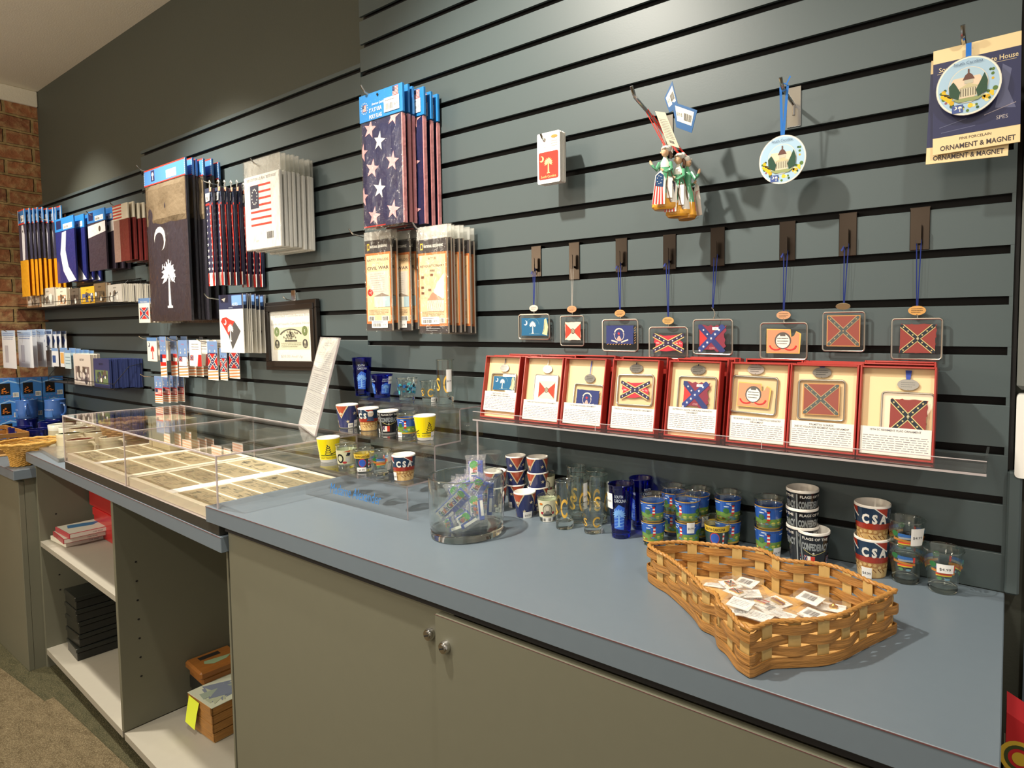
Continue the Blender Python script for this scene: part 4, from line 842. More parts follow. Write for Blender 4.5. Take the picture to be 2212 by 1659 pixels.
# boxed porcelain card at far right
_, hx, rz = peg((2080, 54), .088, 'thick chrome peg hook at the upper right holding the porcelain cards', .0034)
x0, x1, z0, z1 = face((2014, 118), (2177, 272), -.060)
def orncard(t, w, h, plateon):
    m = MB(); m.bbox(0, -.0006, -h, w, .0008, 0, .0003, c=rgb(236, 210, 160)); A = Art(); A.rect(0, h*.16, w, h*.87, rgb(42, 46, 84)).up()
    A.text(w*.52, h*.78, h*.065, 'South Carolina State House', rgb(228, 206, 160), fit=-w*.9, bold=.01); A.line(w*.05, h*.765, w*.95, h*.765, .0006, rgb(200, 180, 150))
    A.poly([(w*.72, h*.35), (w*.95, h*.32), (w*.86, h*.5), (w*.9, h*.68), (w*.8, h*.74), (w*.78, h*.55)], rgb(92, 96, 128)); A.line(w*.6, h*.3, w*.95, h*.37, .001, rgb(150, 140, 150)); A.line(w*.08, h*.25, w*.4, h*.3, .001, rgb(90, 94, 126)); A.line(w*.1, h*.2, w*.5, h*.22, .001, rgb(90, 94, 126)); A.text(w*.8, h*.24, h*.05, 'SPES', rgb(190, 180, 180))
    A.text(w*.5, h*.11, h*.035, 'FINE PORCELAIN', rgb(70, 60, 60), fit=w*.4); A.text(w*.52, h*.03, h*.065, 'ORNAMENT & MAGNET', rgb(60, 52, 56), fit=-w*.86, bold=.015); m.art(A, 0, -.0006, -h); m.build('backing_card', CARD, t)
    if plateon:
        o = bpy.data.objects.new('plate_ornament', None); COL.objects.link(o); o.parent = t; o.location = (w*.42, -.010, -h*.42); plate(o, .0405)
        m = MB(); m.box(w*.42-.0035, -.008, -h*.42+.039, w*.42+.0035, -.0074, -h*.02, rgb(30, 110, 200)); m.build('ribbon', CLOTH, t)
w, h = x1-x0, z1-z0
w, h = .108, .150; zt = U(2014, 118, 'y', -.060).z; xt = U(2014, 118, 'y', -.060).x
t = thing('porcelain_ornament', 'porcelain plate ornament on the front navy state house card at upper right', 'ornament', (xt+.002, -.066, zt+.0015), rot=(0, -.015, 0)); orncard(t, w, h, True)
t = thing('porcelain_ornament', 'navy state house card tucked behind the front one, its cream foot sticking out', 'ornament', (xt-.001, -.060, zt-.009), rot=(0, .03, 0)); orncard(t, w-.004, h, False)
# ------------------------------------------------------------------ seamstress figure ornaments
_, FX, FZ = peg((1364, 186), .136, 'long chrome peg hook holding the seamstress figure ornaments', .0034, tilt=.28)
def figurine(t, s=1.0):
    def ell(m, cx, cy, cz, rx, ry, rz, c, n=14, k=9): m.add([(cx+rx*math.sin(PI*i/k)*math.cos(2*PI*j/n), cy+ry*math.sin(PI*i/k)*math.sin(2*PI*j/n), cz+rz*math.cos(PI*i/k)) for i in range(k+1) for j in range(n)], [(i*n+j, i*n+(j+1) % n, (i+1)*n+(j+1) % n, (i+1)*n+j) for i in range(k) for j in range(n)], c)
    sk = rgb(236, 190, 150); gr = rgb(96, 168, 128); wt = rgb(236, 232, 222); yl = rgb(222, 160, 52); bl = rgb(30, 66, 110); rd = rgb(200, 52, 46); br = rgb(96, 62, 40)
    m = MB(); prof = [(.0, -.094), (.017, -.094), (.021, -.090), (.0205, -.084), (.018, -.070), (.0145, -.055), (.0095, -.044), (.0085, -.040), (.0100, -.030), (.0098, -.024), (.0045, -.0165), (.0032, -.013), (0, -.012)]
    n = 24
    o = len(m.v)
    m.lathe(prof, n, gr, sy=.62); F_ = len(prof)-1
    for i in range(F_):
        for j in range(n):
            a = 2*PI*(j+.5)/n; z = prof[i][1]
            c = yl if z < -.083 else (gr if z < -.045 else gr)
            if z < -.045 and -.084 <= z:
                if 3.4 < a < 4.5: c = rd if (j % 2) else wt
                elif a > 5.2 or a < .6: c = wt
            if z >= -.03: c = wt if 4.0 < a < 5.4 else gr
            m.c[i*n+j] = c
    m.build('body', GLAZE, t, smooth=True)
    m = MB(); ell(m, 0, -.001, -.0065, .0062, .0062, .0075, sk); ell(m, -.0062, -.002, -.0072, .0016, .0016, .0016, sk, 8, 5); m.build('head', GLAZE, t, smooth=True)
    m = MB(); ell(m, .001, .001, -.002, .0078, .0074, .0062, wt); ell(m, .006, .003, .001, .0045, .004, .004, wt); m.tube([(-.005, -.005, -.002), (0, -.0075, -.0015), (.006, -.004, -.002)], .0013, 6, c=rgb(210, 204, 190)); m.build('cap', GLAZE, t, smooth=True)
    m = MB(); m.tube([(.0062, 0, -.006), (.009, .001, -.010), (.0085, .001, -.016)], [.0026, .003, .0022], 8, c=br); m.build('hair', GLAZE, t, smooth=True)
    m = MB(); m.tube([(-.0085, -.002, -.023), (-.013, -.007, -.034), (-.0165, -.009, -.030), (-.020, -.009, -.026)], [.0032, .003, .0024, .0018], 8, c=gr); m.tube([(-.019, -.009, -.027), (-.021, -.009, -.0235), (-.022, -.009, -.020)], [.002, .0022, .0012], 8, c=sk)
    m.tube([(.0085, -.002, -.023), (.011, -.009, -.034), (.003, -.013, -.039), (-.002, -.013, -.037)], [.0032, .003, .0024, .0018], 8, c=gr); m.tube([(-.001, -.013, -.037), (-.005, -.0135, -.034)], [.0022, .0014], 8, c=sk); m.build('arms', GLAZE, t, smooth=True)
    m = MB(); A = Art(); A.poly([(-.018, -.088), (.002, -.088), (.003, -.05), (-.004, -.036), (-.013, -.044)], wt).up(); old = A.cl
    for k in range(4): A.poly([(-.0175+.0048*k, -.088), (-.0152+.0048*k, -.088), (-.011+.003*k, -.05), (-.0125+.003*k, -.05)], rd)
    A.up(); A.poly([(-.013, -.060), (-.001, -.062), (.0, -.044), (-.006, -.040), (-.012, -.045)], bl).up()
    for k in range(7): a = 2*PI*k/7; A.star(-.0065+.0036*math.cos(a), -.051+.006*math.sin(a), .0011, WHITE)
    A.text(-.004, -.0925, .003, 'Betsy Ross', rgb(90, 60, 20))
    for pts, c, L in A.p: m.add([(x, (-.0133 if z < -.0885 else -.0135-.3*max(0, -.05-z)*.25)-EPS*(L+1)*2, z) for x, z in pts], [tuple(range(len(pts)))], c)
    m.build('held_flag', GLAZE, t)
    m = MB(); m.tube([(.008, -.010, -.03), (.014, -.006, -.05), (.016, -.004, -.075), (.010, -.012, -.084), (.004, -.013, -.06), (.006, -.012, -.04)], .0009, 5, c=br, closed=False); m.box(.004, -.0125, -.078, .0125, -.0115, -.048, wt); m.build('spinning_frame', GLAZE, t)
for k, (px, L, lab, rz_, sx) in enumerate((((1437, 320), .082, 'seamstress figure ornament in a green dress, front left of the hanging cluster', .35, 1), ((1466, 336), .064, 'seamstress figure ornament in the middle of the hanging cluster, slightly lower', .15, 1), ((1484, 342), .048, 'seamstress figure ornament at the back right of the cluster, arm outstretched', 2.6, 1))):
    c = U(px[0], px[1], 'y', -L); t = thing('figure_ornament', lab, 'ornament', c, group='seamstress figures on one peg', rotz=rz_); figurine(t)
    for ch in t.children: ch.scale = (1.2, 1.2, 1.2)
    hx = FX; zz = FZ-.136*.28*.85+L*.28-c.z+.004
    m = MB(); im = Matrix.Rotation(-rz_, 4, 'Z'); top = im @ Vector((hx-c.x, 0, zz))
    m.tube([(-.001, 0, .003), (top.x-.003, top.y, top.z*.97), (top.x, top.y, top.z), (top.x+.003, top.y, top.z*.97), (.001, 0, .003)], .0009, 5, c=rgb(214, 50, 34)); m.build('cord', CLOTH, t)
    m = MB(); col = [rgb(196, 186, 164), rgb(28, 86, 140), rgb(28, 86, 140)][k]
    px3 = [[(1415, 240), (1437, 243), (1468, 320), (1442, 312)], [(1451, 219), (1506, 238), (1494, 287), (1461, 275)], [(1435, 212), (1452, 175), (1466, 232), (1446, 243)]][k]; Ly = [.112, .105, .095][k]
    q = [im @ (U(a, b, 'y', -Ly)-c) for a, b in px3]; nrm = (im @ Vector((0, -1, 0)))
    m.add(q+[v-nrm*.001 for v in q], [(0, 1, 2, 3), (7, 6, 5, 4)]+[(i_, i_+4, (i_+1) % 4+4, (i_+1) % 4) for i_ in range(4)], col)
    def qp(u, v, l): return (q[0]*(1-u)+q[1]*u)*(1-v)+(q[3]*(1-u)+q[2]*u)*v+nrm*EPS*(l+1)
    A = Art()
    if k: A.T = lambda x, y: (1-x, y); A.rect(.1, .12, .88, .72, rgb(226, 220, 204)).up(); A.bars(.15, .3, .52, .6); A.text(.72, .36, .2, '$13.95', (.2, .2, .2), fit=.25)
    else: A.micro(.12, .2, .88, .8, 12, rgb(110, 104, 96)); A.bars(.3, .84, .7, .92)
    for pts, cc, l in A.p: m.add([qp(a, b, l) for a, b in pts], [tuple(range(len(pts)))], cc)
    m.build('hang_tag', CARD, t)
# ------------------------------------------------------------------ stepped riser
YR = -.26; XR0, XR1 = -1.462, -1.073; SD = .0745
t = thing('riser', 'clear acrylic three-step riser holding the sample shot glasses', 'display riser', (XR0, YR, 0))
W_ = XR1-XR0; th = .003; m = MB(); e = MB()
for i in range(3):
    y0 = i*SD; z1 = (i+1)*SD+.0005; zb_ = i*SD+(.0015 if i else .0008)
    for (a, b, c_, d) in ((y0, zb_, y0+th, z1-.005), (y0+.005, z1-th, min(y0+SD+th, .25), z1)):
        m.box(0, a, b, W_, c_, d)
    R_ = .005; pr = []
    for k in range(5): q = math.radians(90*k/4); pr.append((y0+R_-R_*math.cos(q), z1-R_+R_*math.sin(q)))
    for k in range(4):
        (ya, za), (yb, zb2) = pr[k], pr[k+1]; n0 = (th/R_)
        ia = (y0+R_-(R_-th)*math.cos(math.radians(90*k/4)), z1-R_+(R_-th)*math.sin(math.radians(90*k/4))); ib = (y0+R_-(R_-th)*math.cos(math.radians(90*(k+1)/4)), z1-R_+(R_-th)*math.sin(math.radians(90*(k+1)/4)))
        m.add([(0, ya, za), (W_, ya, za), (W_, yb, zb2), (0, yb, zb2), (0, ia[0], ia[1]), (W_, ia[0], ia[1]), (W_, ib[0], ib[1]), (0, ib[0], ib[1])], [(0, 1, 2, 3), (7, 6, 5, 4)])
        e.add([(W_+.0002, ya, za), (W_+.0002, yb, zb2), (W_+.0002, ib[0], ib[1]), (W_+.0002, ia[0], ia[1])], [(0, 1, 2, 3)])
    e.box(W_+.0001, y0, zb_, W_+.0006, y0+th, z1-.005); e.box(W_+.0001, y0+.005, z1-th, W_+.0006, y0+SD+th, z1)
m.box(0, 3*SD-th, .0008, W_, 3*SD, 3*SD-th+.0005); m.build('steps', ACRYL, t); e.build('cut_edge', EDGE, t)
A = Art(); _q = U(766, 1070, 'y', YR); A.text(_q.x-XR0-.02, _q.z-.008, .036, 'Madame Alexander', rgb(48, 120, 190), 'c', fit=-.195, ital=.35)
MB().art(A, .02, 0, 0).build('lettering', CARD, t)
# ------------------------------------------------------------------ glasses
def tub(m, rb, rt, h, base, w=.0022, n=36, lip=True):
    m.lathe([(0, .0004), (rb-.001, .0), (rb, .0012), (rb+(rt-rb)*.5, h*.5), (rt, h-.001), (rt-w*.5, h), (rt-w, h-.001), (rb+(rt-rb)*.5-w, h*.5+base*.3), (rb-w*1.1, base+.002), (rb-w*2.5, base), (0, base)], n)
def glass(t, rb, rt, h, art=None, base=.009, wallm=None, solid=True, rows=None):
    wallm = wallm or GLASSW
    m = MB(); n = 36; w = .0018
    m.lathe([(rb, base), (rb+(rt-rb)*.5, (h+base)*.5), (rt, h-.001), (rt-w*.5, h), (rt-w, h-.001), (rb+(rt-rb)*.5-w, (h+base)*.5), (rb-w, base+.001)], n); m.build('bowl', wallm, t, smooth=True)
    m = MB(); m.lathe([(0, .0004), (rb-.0012, 0), (rb, .0014), (rb+(rt-rb)*base/h*.5, base*.6), (rb, base-.0001), (rb-w, base+.0006), (rb-w*3, base-.0006), (0, base-.001)], n); m.build('base', GLASSB if wallm is GLASSW else COBB, t, smooth=True)
    m = MB(); m.tube([(rt*math.cos(2*PI*k/32), rt*math.sin(2*PI*k/32), h) for k in range(32)], .0009, 6, closed=True); m.build('rim', GLASSB if wallm is GLASSW else COBB, t, smooth=True)
    if art:
        A = Art(); art(A, (rb+rt)/2, h); MB().wrap(A, rb, rt, h, step=.004).build('printed_design', GLAZE, t)
COBB = glassmat('cobalt_solid', (.04, .1, .85))
def cup(t, rb, rt, h, art, body=WHITE):
    m = MB(); n = 36; m.lathe([(0, .0006), (rb-.0015, 0), (rb, .0015), (rt, h-.0015), (rt-.0006, h-.0003), (rt-.0012, h), (rt-.0022, h-.0015), (rb-.002, .006), (0, .005)], n, body); m.build('body', GLAZE, t, smooth=True)
    A = Art(); art(A, (rb+rt)/2, h); MB().wrap(A, rb, rt, h, step=.004).build('printed_design', GLAZE, t)
def clipr(A, r, h, z0=0, z1=1): A.cl = (-PI*r, h*z0, PI*r, h*z1)
def a_bat(A, r, h):
    clipr(A, r, h, .02, .95); rd = rgb(188, 86, 58); bl = rgb(50, 58, 108); cr = rgb(222, 206, 166); A.rect(-PI*r, 0, PI*r, h, bl).up()
    for cx in (-PI*r*.98, -PI*r*.33, PI*r*.33, PI*r*.98):
        A.poly([(cx-r*.95, h*1.1), (cx+r*.95, h*1.1), (cx, h*.42)], cr)
    for cx in (-PI*r*.66, 0, PI*r*.66): A.poly([(cx-r*.6, 0), (cx+r*.6, 0), (cx, h*.36)], cr) if cx else None
    A.up()
    for cx in (-PI*r*.98, -PI*r*.33, PI*r*.33, PI*r*.98): A.poly([(cx-r*.8, h*1.1), (cx+r*.8, h*1.1), (cx, h*.50)], rd)
    A.poly([(-r*2.5, 0), (-r*1.6, 0), (-r*2.05, h*.3)], rd); A.poly([(r*2.5, 0), (r*1.6, 0), (r*2.05, h*.3)], rd); A.up()
    for k in range(9):
        x = -PI*r+k*PI*r/4.5; A.star(x, h*(.62 if k % 2 else .28), h*.085, rgb(226, 214, 180))
    A.cl = None; A.rect(-r*.35, h*.02, r*.25, h*.2, WHITE).up().text(-r*.05, h*.06, h*.1, '$4.99', (.15, .15, .2), fit=r*.4)
def a_csa(A, r, h, men=True):
    clipr(A, r, h, .0, .94); bl = rgb(34, 58, 86); rd = rgb(162, 54, 38); A.rect(-PI*r, h*.40, PI*r, h, bl); A.rect(-PI*r, 0, PI*r, h*.42, rgb(178, 132, 78)).up()
    for cx in (-2, -.2, 1.6): A.poly([(cx*r, h), (cx*r+r*.9, h), (cx*r+r*.9, h*.72)], rd); A.line(cx*r-r*.05, h*1.01, cx*r+r*.95, h*.7, h*.04, WHITE)
    A.poly([(-PI*r, h*.4), (PI*r, h*.4), (PI*r, h*.50), (0, h*.56), (-PI*r, h*.50)], rd).up()
    R = random.Random(2)
    for k in range(20):
        x = -PI*r+k*PI*r/10; s_ = R.uniform(.8, 1.2); c = rgb(222, 190, 130) if k % 2 else rgb(206, 170, 110)
        A.circ(x, h*.33*s_, h*.045, c, n=8); A.poly([(x-h*.07, h*.02), (x+h*.07, h*.02), (x+h*.08, h*.26*s_), (x-h*.08, h*.26*s_)], c); A.line(x-h*.05, h*.24, x+h*.06, h*.14, h*.02, rgb(120, 70, 40))
    A.up()
    for cx in (-2.2, -.05, 2.1):
        A.text(cx*r, h*.56, h*.32, 'C S A', WHITE, fit=r*1.5, bold=.05)
    A.cl = None
def a_jeff(A, r, h):
    a_csa(A, r, h); A.up(); A.circ(r*.5, h*.76, h*.11, rgb(220, 200, 180), h*.14).up(); A.circ(r*.5, h*.84, h*.09, rgb(240, 236, 230), h*.05); A.poly([(r*.5-h*.16, h*.44), (r*.5+h*.16, h*.44), (r*.5+h*.08, h*.64), (r*.5-h*.08, h*.64)], rgb(60, 76, 110))
def a_flags(A, r, h):
    clipr(A, r, h, .02, .93); A.rect(-PI*r, 0, PI*r, h, rgb(24, 26, 32)); A.up(); g = rgb(150, 156, 158)
    A.text(-r*1.6, h*.80, h*.1, 'FLAGS OF THE', WHITE, fit=r*1.9, bold=.02); A.text(r*.5, h*.80, h*.1, 'FLAGS OF THE', WHITE, fit=r*1.9, bold=.02)
    A.text(-r*1.6, h*.52, h*.26, 'CONFEDERACY', g, fit=-r*1.9, bold=.05); A.text(r*.5, h*.52, h*.26, 'CONFEDERACY', g, fit=-r*1.9, bold=.05)
    A.rect(-r*.6, 0, -r*.5, h*.9, g); A.line(-r*.3, h*.5, r*.4, h*.38, .001, rgb(200, 190, 120)); A.line(r*1.3, h*.5, r*.4, h*.38, .001, rgb(200, 190, 120)); A.star(r*.4, h*.43, h*.04, WHITE)
    for cx in (-.35, 1.4): A.rect(cx*r, h*.1, cx*r+r*.85, h*.34, WHITE).up().rect(cx*r+r*.55, h*.1, cx*r+r*.85, h*.34, rgb(216, 60, 40)).battle(cx*r, h*.16, cx*r+r*.3, h*.34, st=False)
    A.cl = None
def a_dont(A, r, h):
    clipr(A, r, h, .12, .95); A.rect(-PI*r, 0, PI*r, h, rgb(246, 222, 20)).up(); dk = rgb(40, 46, 20)
    for cx in (-1.5, .45):
        for k in range(4): A.ring(cx*r, h*(.36+.09*k), h*(.13-.022*k), h*.028, dk, 14, h*.05)
        A.line(cx*r+h*.1, h*.34, cx*r+h*.3, h*.42, h*.03, dk); A.line(cx*r, h*.66, cx*r-h*.04, h*.74, h*.03, dk); A.line(cx*r-h*.3, h*.3, cx*r+h*.3, h*.3, h*.03, rgb(90, 110, 30)); A.text(cx*r, h*.17, h*.08, "DON'T TREAD ON ME", dk, fit=r*1.7)
    A.cl = None
def a_scape(A, r, h, lift=0.):
    clipr(A, r, h, .14, .82); R = random.Random(8); A.rect(-PI*r, h*.45, PI*r, h*.8, rgb(42, 92, 182)); A.rect(-PI*r, h*.14, PI*r, h*.45, rgb(110, 150, 70)).up()
    for k in range(12): A.circ(R.uniform(-3, 3)*r, R.uniform(.62, .74)*h, r*.22, rgb(210, 224, 240), h*.018, n=8)
    for k in range(26): A.circ(R.uniform(-3.1, 3.1)*r, R.uniform(.2, .46)*h, r*.16, R.choice([rgb(214, 206, 90), rgb(60, 120, 60), rgb(160, 190, 80), rgb(150, 90, 60), rgb(80, 140, 170)]), h*.03, n=9)
    A.rect(-PI*r, h*.79, PI*r, h*.82, rgb(190, 150, 60)); A.rect(-PI*r, h*.14, PI*r, h*.19, rgb(206, 160, 60)); A.up()
    for cx in (-2.3, -.2, 1.9):
        for k in range(5): A.rect(cx*r-r*.12+k*r*.008, h*(.40+.055*k), cx*r+r*.12-k*r*.008, h*(.455+.055*k), rgb(214, 44, 40) if k % 2 == 0 else WHITE)
        A.rect(cx*r-r*.15, h*.67, cx*r+r*.15, h*.70, (.2, .1, .1)); A.circ(cx*r-r*.55, h*.5, r*.26, rgb(60, 110, 60), h*.09, n=10); A.text(cx*r+r*.4, h*.735, h*.04, 'SOUTH CAROLINA', rgb(60, 40, 20), fit=r*1.2)
    A.cl = None
def a_scene2(A, r, h):
    clipr(A, r, h, .3, .8); 
    for cx in (-2.2, 0., 2.2):
        A.circ(cx*r-r*.55, h*.72, r*.2, rgb(46, 116, 60), h*.07, n=12); A.poly([(cx*r-r*.4, h*.66), (cx*r+r*.5, h*.64), (cx*r+r*.45, h*.72), (cx*r-r*.35, h*.74)], rgb(60, 110, 180)); A.rect(cx*r-r*.35, h*.6, cx*r+r*.5, h*.65, rgb(160, 165, 170)); A.rect(cx*r+r*.5, h*.58, cx*r+r*.62, h*.72, rgb(220, 60, 50))
        A.poly([(cx*r-r*.65, h*.56), (cx*r+r*.65, h*.5), (cx*r+r*.65, h*.56), (cx*r-r*.65, h*.62)], rgb(196, 130, 50)); A.rect(cx*r-r*.4, h*.49, cx*r+r*.5, h*.53, rgb(226, 80, 50)); A.rect(cx*r-r*.4, h*.46, cx*r+r*.5, h*.49, rgb(226, 200, 60)); A.circ(cx*r-r*.2, h*.4, r*.15, rgb(90, 140, 90), h*.04); A.circ(cx*r+r*.25, h*.39, r*.16, rgb(110, 150, 170), h*.03)
    A.cl = None
def a_scgold(A, r, h):
    for cx in (-2.2, .2): A.ring(cx*r, h*.45, r*.42, r*.14, rgb(222, 176, 70), 20, h*.20, 35, 325); A.text(cx*r+r*.05, h*.42, h*.07, 'south carolina', (.12, .12, .12), fit=r*1.1)
    A.text(-r*1.0, h*.3, h*.42, 'S', rgb(222, 176, 70), fit=r*.7, bold=.01)
def a_cobalt(A, r, h):
    lb = rgb(120, 170, 232)
    for cx in (-1.1, .6):
        A.text(cx*r, h*.78, h*.08, 'SOUTH', rgb(214, 226, 244), fit=r*.7); A.text(cx*r+r*.1, h*.70, h*.085, 'CAROLINA', rgb(214, 226, 244), fit=r*1.0)
        A.poly([(cx*r-r*.5, h*.2), (cx*r+r*.45, h*.18), (cx*r+r*.5, h*.6), (cx*r, h*.66), (cx*r-r*.45, h*.55)], rgb(50, 100, 206)).up().palmetto(cx*r, h*.24, h*.36, lb); A.crescent(cx*r-r*.3, h*.56, r*.1, lb)
        for k in range(5): A.line(cx*r-r*.45, h*(.22+.06*k), cx*r+r*.45, h*(.26+.06*k), h*.012, lb)
def a_teal(A, r, h):
    R = random.Random(3); clipr(A, r, h, .2, .78)
    for k in range(60): A.rect(*(lambda x, y: (x, y, x+r*.3, y+h*.09))(R.uniform(-3, 3)*r, R.uniform(.25, .7)*h), R.choice([rgb(20, 140, 180), rgb(30, 90, 150), rgb(60, 180, 190), rgb(20, 40, 60)]))
    A.cl = None
def a_port(A, r, h):
    clipr(A, r, h, .18, .88); A.rect(-PI*r, 0, PI*r, h, rgb(232, 228, 196)).up()
    for cx in (-2.2, 0, 2.2):
        A.circ(cx*r, h*.5, r*.5, rgb(50, 50, 44), h*.24).up().circ(cx*r, h*.5, r*.44, rgb(196, 190, 170), h*.21).up(); A.poly([(cx*r-r*.32, h*.32), (cx*r+r*.32, h*.32), (cx*r+r*.15, h*.46), (cx*r-r*.15, h*.46)], rgb(120, 116, 108)); A.circ(cx*r, h*.56, r*.17, rgb(226, 216, 196), h*.1).up(); A.rect(cx*r-r*.5, h*.26, cx*r+r*.5, h*.33, rgb(60, 60, 60)); A.rect(cx*r-r*.75, h*.32, cx*r-r*.5, h*.42, rgb(170, 40, 60)); A.rect(cx*r+r*.5, h*.32, cx*r+r*.75, h*.42, rgb(170, 40, 60)); A.L -= 2
        A.circ(cx*r-r*.7, h*.74, r*.2, rgb(214, 120, 40), h*.04)
    A.cl = None; A.L += 3; A.rect(-r*.6, h*.01, r*.6, h*.2, WHITE).up().bars(-r*.5, h*.04, -r*.2, h*.16, n=6); A.bars(r*.1, h*.04, r*.4, h*.16, n=6)
def a_sc4(A, r, h):
    clipr(A, r, h, .15, .85); A.rect(-PI*r, h*.62, PI*r, h*.82, rgb(232, 194, 60)).up(); A.text(-r*.2, h*.67, h*.13, 'SOUTH CAROLINA', (.1, .1, .1), fit=r*1.7, bold=.02); A.rect(-PI*r, h*.18, PI*r, h*.62, rgb(44, 64, 70)); A.up()
    for cx in (-2, 0, 2): A.circ(cx*r-r*.2, h*.42, r*.42, rgb(200, 60, 50), h*.2).up().circ(cx*r-r*.2, h*.42, r*.36, rgb(50, 92, 190), h*.17); A.rect(cx*r+r*.45, h*.22, cx*r+r*.6, h*.6, WHITE).up().rect(cx*r+r*.45, h*.3, cx*r+r*.6, h*.38, rgb(214, 50, 40)).rect(cx*r+r*.45, h*.46, cx*r+r*.6, h*.53, rgb(214, 50, 40)); A.L -= 2
    A.cl = None
def a_civil(A, r, h):
    clipr(A, r, h, .15, .85); A.rect(-PI*r, h*.2, PI*r, h*.8, rgb(206, 204, 168)).up()
    for cx in (-2, -.1, 1.9): A.ring(cx*r-r*.6, h*.45, r*.4, r*.14, (.12, .12, .12), 16, h*.2); A.rect(cx*r, h*.3, cx*r+r*.5, h*.5, rgb(190, 190, 180)); A.poly([(cx*r+r*.05, h*.56), (cx*r+r*.4, h*.56), (cx*r+r*.5, h*.68), (cx*r+r*.2, h*.7)], (.1, .1, .1)); A.circ(cx*r-r*.1, h*.28, r*.25, rgb(170, 40, 40), h*.05); A.poly([(cx*r-r*.2, h*.74), (cx*r+r*.5, h*.8), (cx*r+r*.4, h*.72)], rgb(190, 90, 50))
    A.cl = None
def sticker(t, rb, rt, h, ang, z0, z1, w, price=True):
    A = Art(); A.rect(-w/2, z0, w/2, z1, rgb(244, 242, 238)).up()
    if price: A.text(0, (z0+z1)/2-.003, .006, '$4.99', (.15, .15, .2), fit=w*.8)
    for p in range(len(A.p)): A.p[p] = (A.p[p][0], A.p[p][1], A.p[p][2]+14)
    MB().wrap(A, rb, rt, h, step=.003, ang0=-PI/2+ang).build('price_sticker', PAPER, t)
SH = (.0195, .0255, .058)
KINDS = {  # builder, (rb, rt, h)
 'bat': ('cup', (.0185, .0258, .058), a_bat), 'csa': ('cup', (.0195, .0258, .058), a_csa), 'jeff': ('cup', (.0185, .0258, .058), a_jeff), 'flags': ('cup', (.0185, .0255, .058), a_flags), 'dont': ('cup', (.0185, .0258, .060), a_dont),
 'scape': ('gl', (.0200, .0255, .060), a_scape), 'scene2': ('gl', (.0190, .0265, .060), a_scene2), 'port': ('gl', (.0185, .0245, .060), a_port), 'sc4': ('gl', (.0190, .0255, .058), a_sc4), 'civil': ('gl', (.0190, .0255, .060), a_civil), 'teal': ('gl', (.0185, .0250, .055), a_teal),
 'goldshot': ('gl', (.0180, .0240, .056), a_scgold), 'tall': ('gl', (.0185, .0195, .100), a_scgold), 'cobalt': ('cb', (.0185, .0255, .058), a_cobalt), 'flare': ('cb', (.0175, .0235, .098), a_cobalt)}
def mkglass(kind, label, loc, rz=0, grp=None, sz=1.0, st=None):
    ty, (rb, rt, h), art = KINDS[kind]; rb, rt, h = rb*sz, rt*sz, h*sz
    nm = 'ceramic_shot_cup' if ty == 'cup' else ('tall_shot_glass' if kind in ('tall', 'flare') else 'shot_glass')
    t = thing(nm, label, 'shot glass', loc, rz, grp)
    if ty == 'cup': cup(t, rb, rt, h, art, rgb(246, 222, 20) if kind == 'dontx' else rgb(240, 236, 228))
    elif ty == 'gl': glass(t, rb, rt, h, art, base=.016 if kind == 'tall' else (.012 if kind in ('goldshot', 'port') else .008))
    else: glass(t, rb, rt, h, art, base=.010, wallm=COBALTW)
    if st: sticker(t, rb, rt, h, *st)
    return t
def camrz(p): d = CAM-Vector(p); return math.atan2(d.y, d.x)+PI/2
def gpos(u, vb, w, z): # bottom-most pixel and width -> base centre
    p = U(u, vb-.13*w, 'z', z); return p
# riser samples: (kind, u, v bottom, width, step level, label, turn, sticker)
RS = [('dont', 712, 1002, 46, 1, 'yellow coiled-snake shot cup at the left end of the lowest riser step', -.5, None),
 ('civil', 749, 1015, 43, 1, 'clear shot glass with horse rider print on the lowest riser step', 0, None),
 ('sc4', 787, 1022, 42, 1, 'shot glass with yellow South Carolina band on the lowest riser step', 0, (-.3, .002, .012, .02)),
 ('scene2', 822, 1031, 46, 1, 'clear scenic shot glass in the lowest riser row, beside the CSA cup', 0, (1.0, .012, .05, .012)),
 ('csa', 873, 1041, 49, 1, 'CSA lettered cup at the right end of the lowest riser step', .1, (-1.0, .002, .02, .009)),
 ('bat', 764, 926, 44, 2, 'orange and blue battle-flag cup at the left end of the middle riser step', .4, (.6, .002, .02, .014)),
 ('jeff', 803, 933, 43, 2, 'cup printed with a bearded man on the middle riser step', -.3, (-1.0, .002, .013, .009)),
 ('flags', 844, 939, 43, 2, 'black and silver Confederacy flags cup on the middle riser step', -.35, (-1.0, .0, .012, .009)),
 ('scape', 880, 947, 43, 2, 'lighthouse scene shot glass on the middle riser step', 0, (-.9, .0, .012, .014)),
 ('dont', 919, 955, 46, 2, 'yellow coiled-snake cup at the right end of the middle riser step', .0, (.8, .0, .02, .009)),
 ('flare', 810, 857, 40, 3, 'tall cobalt blue shooter glass at the left of the top riser step', -.7, None),
 ('cobalt', 853, 861, 43, 3, 'short cobalt blue shot glass on the top riser step', -.2, (1.0, .038, .058, .010)),
 ('teal', 901, 866, 42, 3, 'shot glass with teal patchwork print on the top riser step', 0, (1.0, .04, .055, .010)),
 ('goldshot', 936, 871, 38, 3, 'short glass with gold C on the top riser step', 0, (.5, .0, .012, .012)),
 ('tall', 967, 875, 37, 3, 'tall glass with gold C at the right end of the top riser step', 0, (.4, .03, .085, .012))]
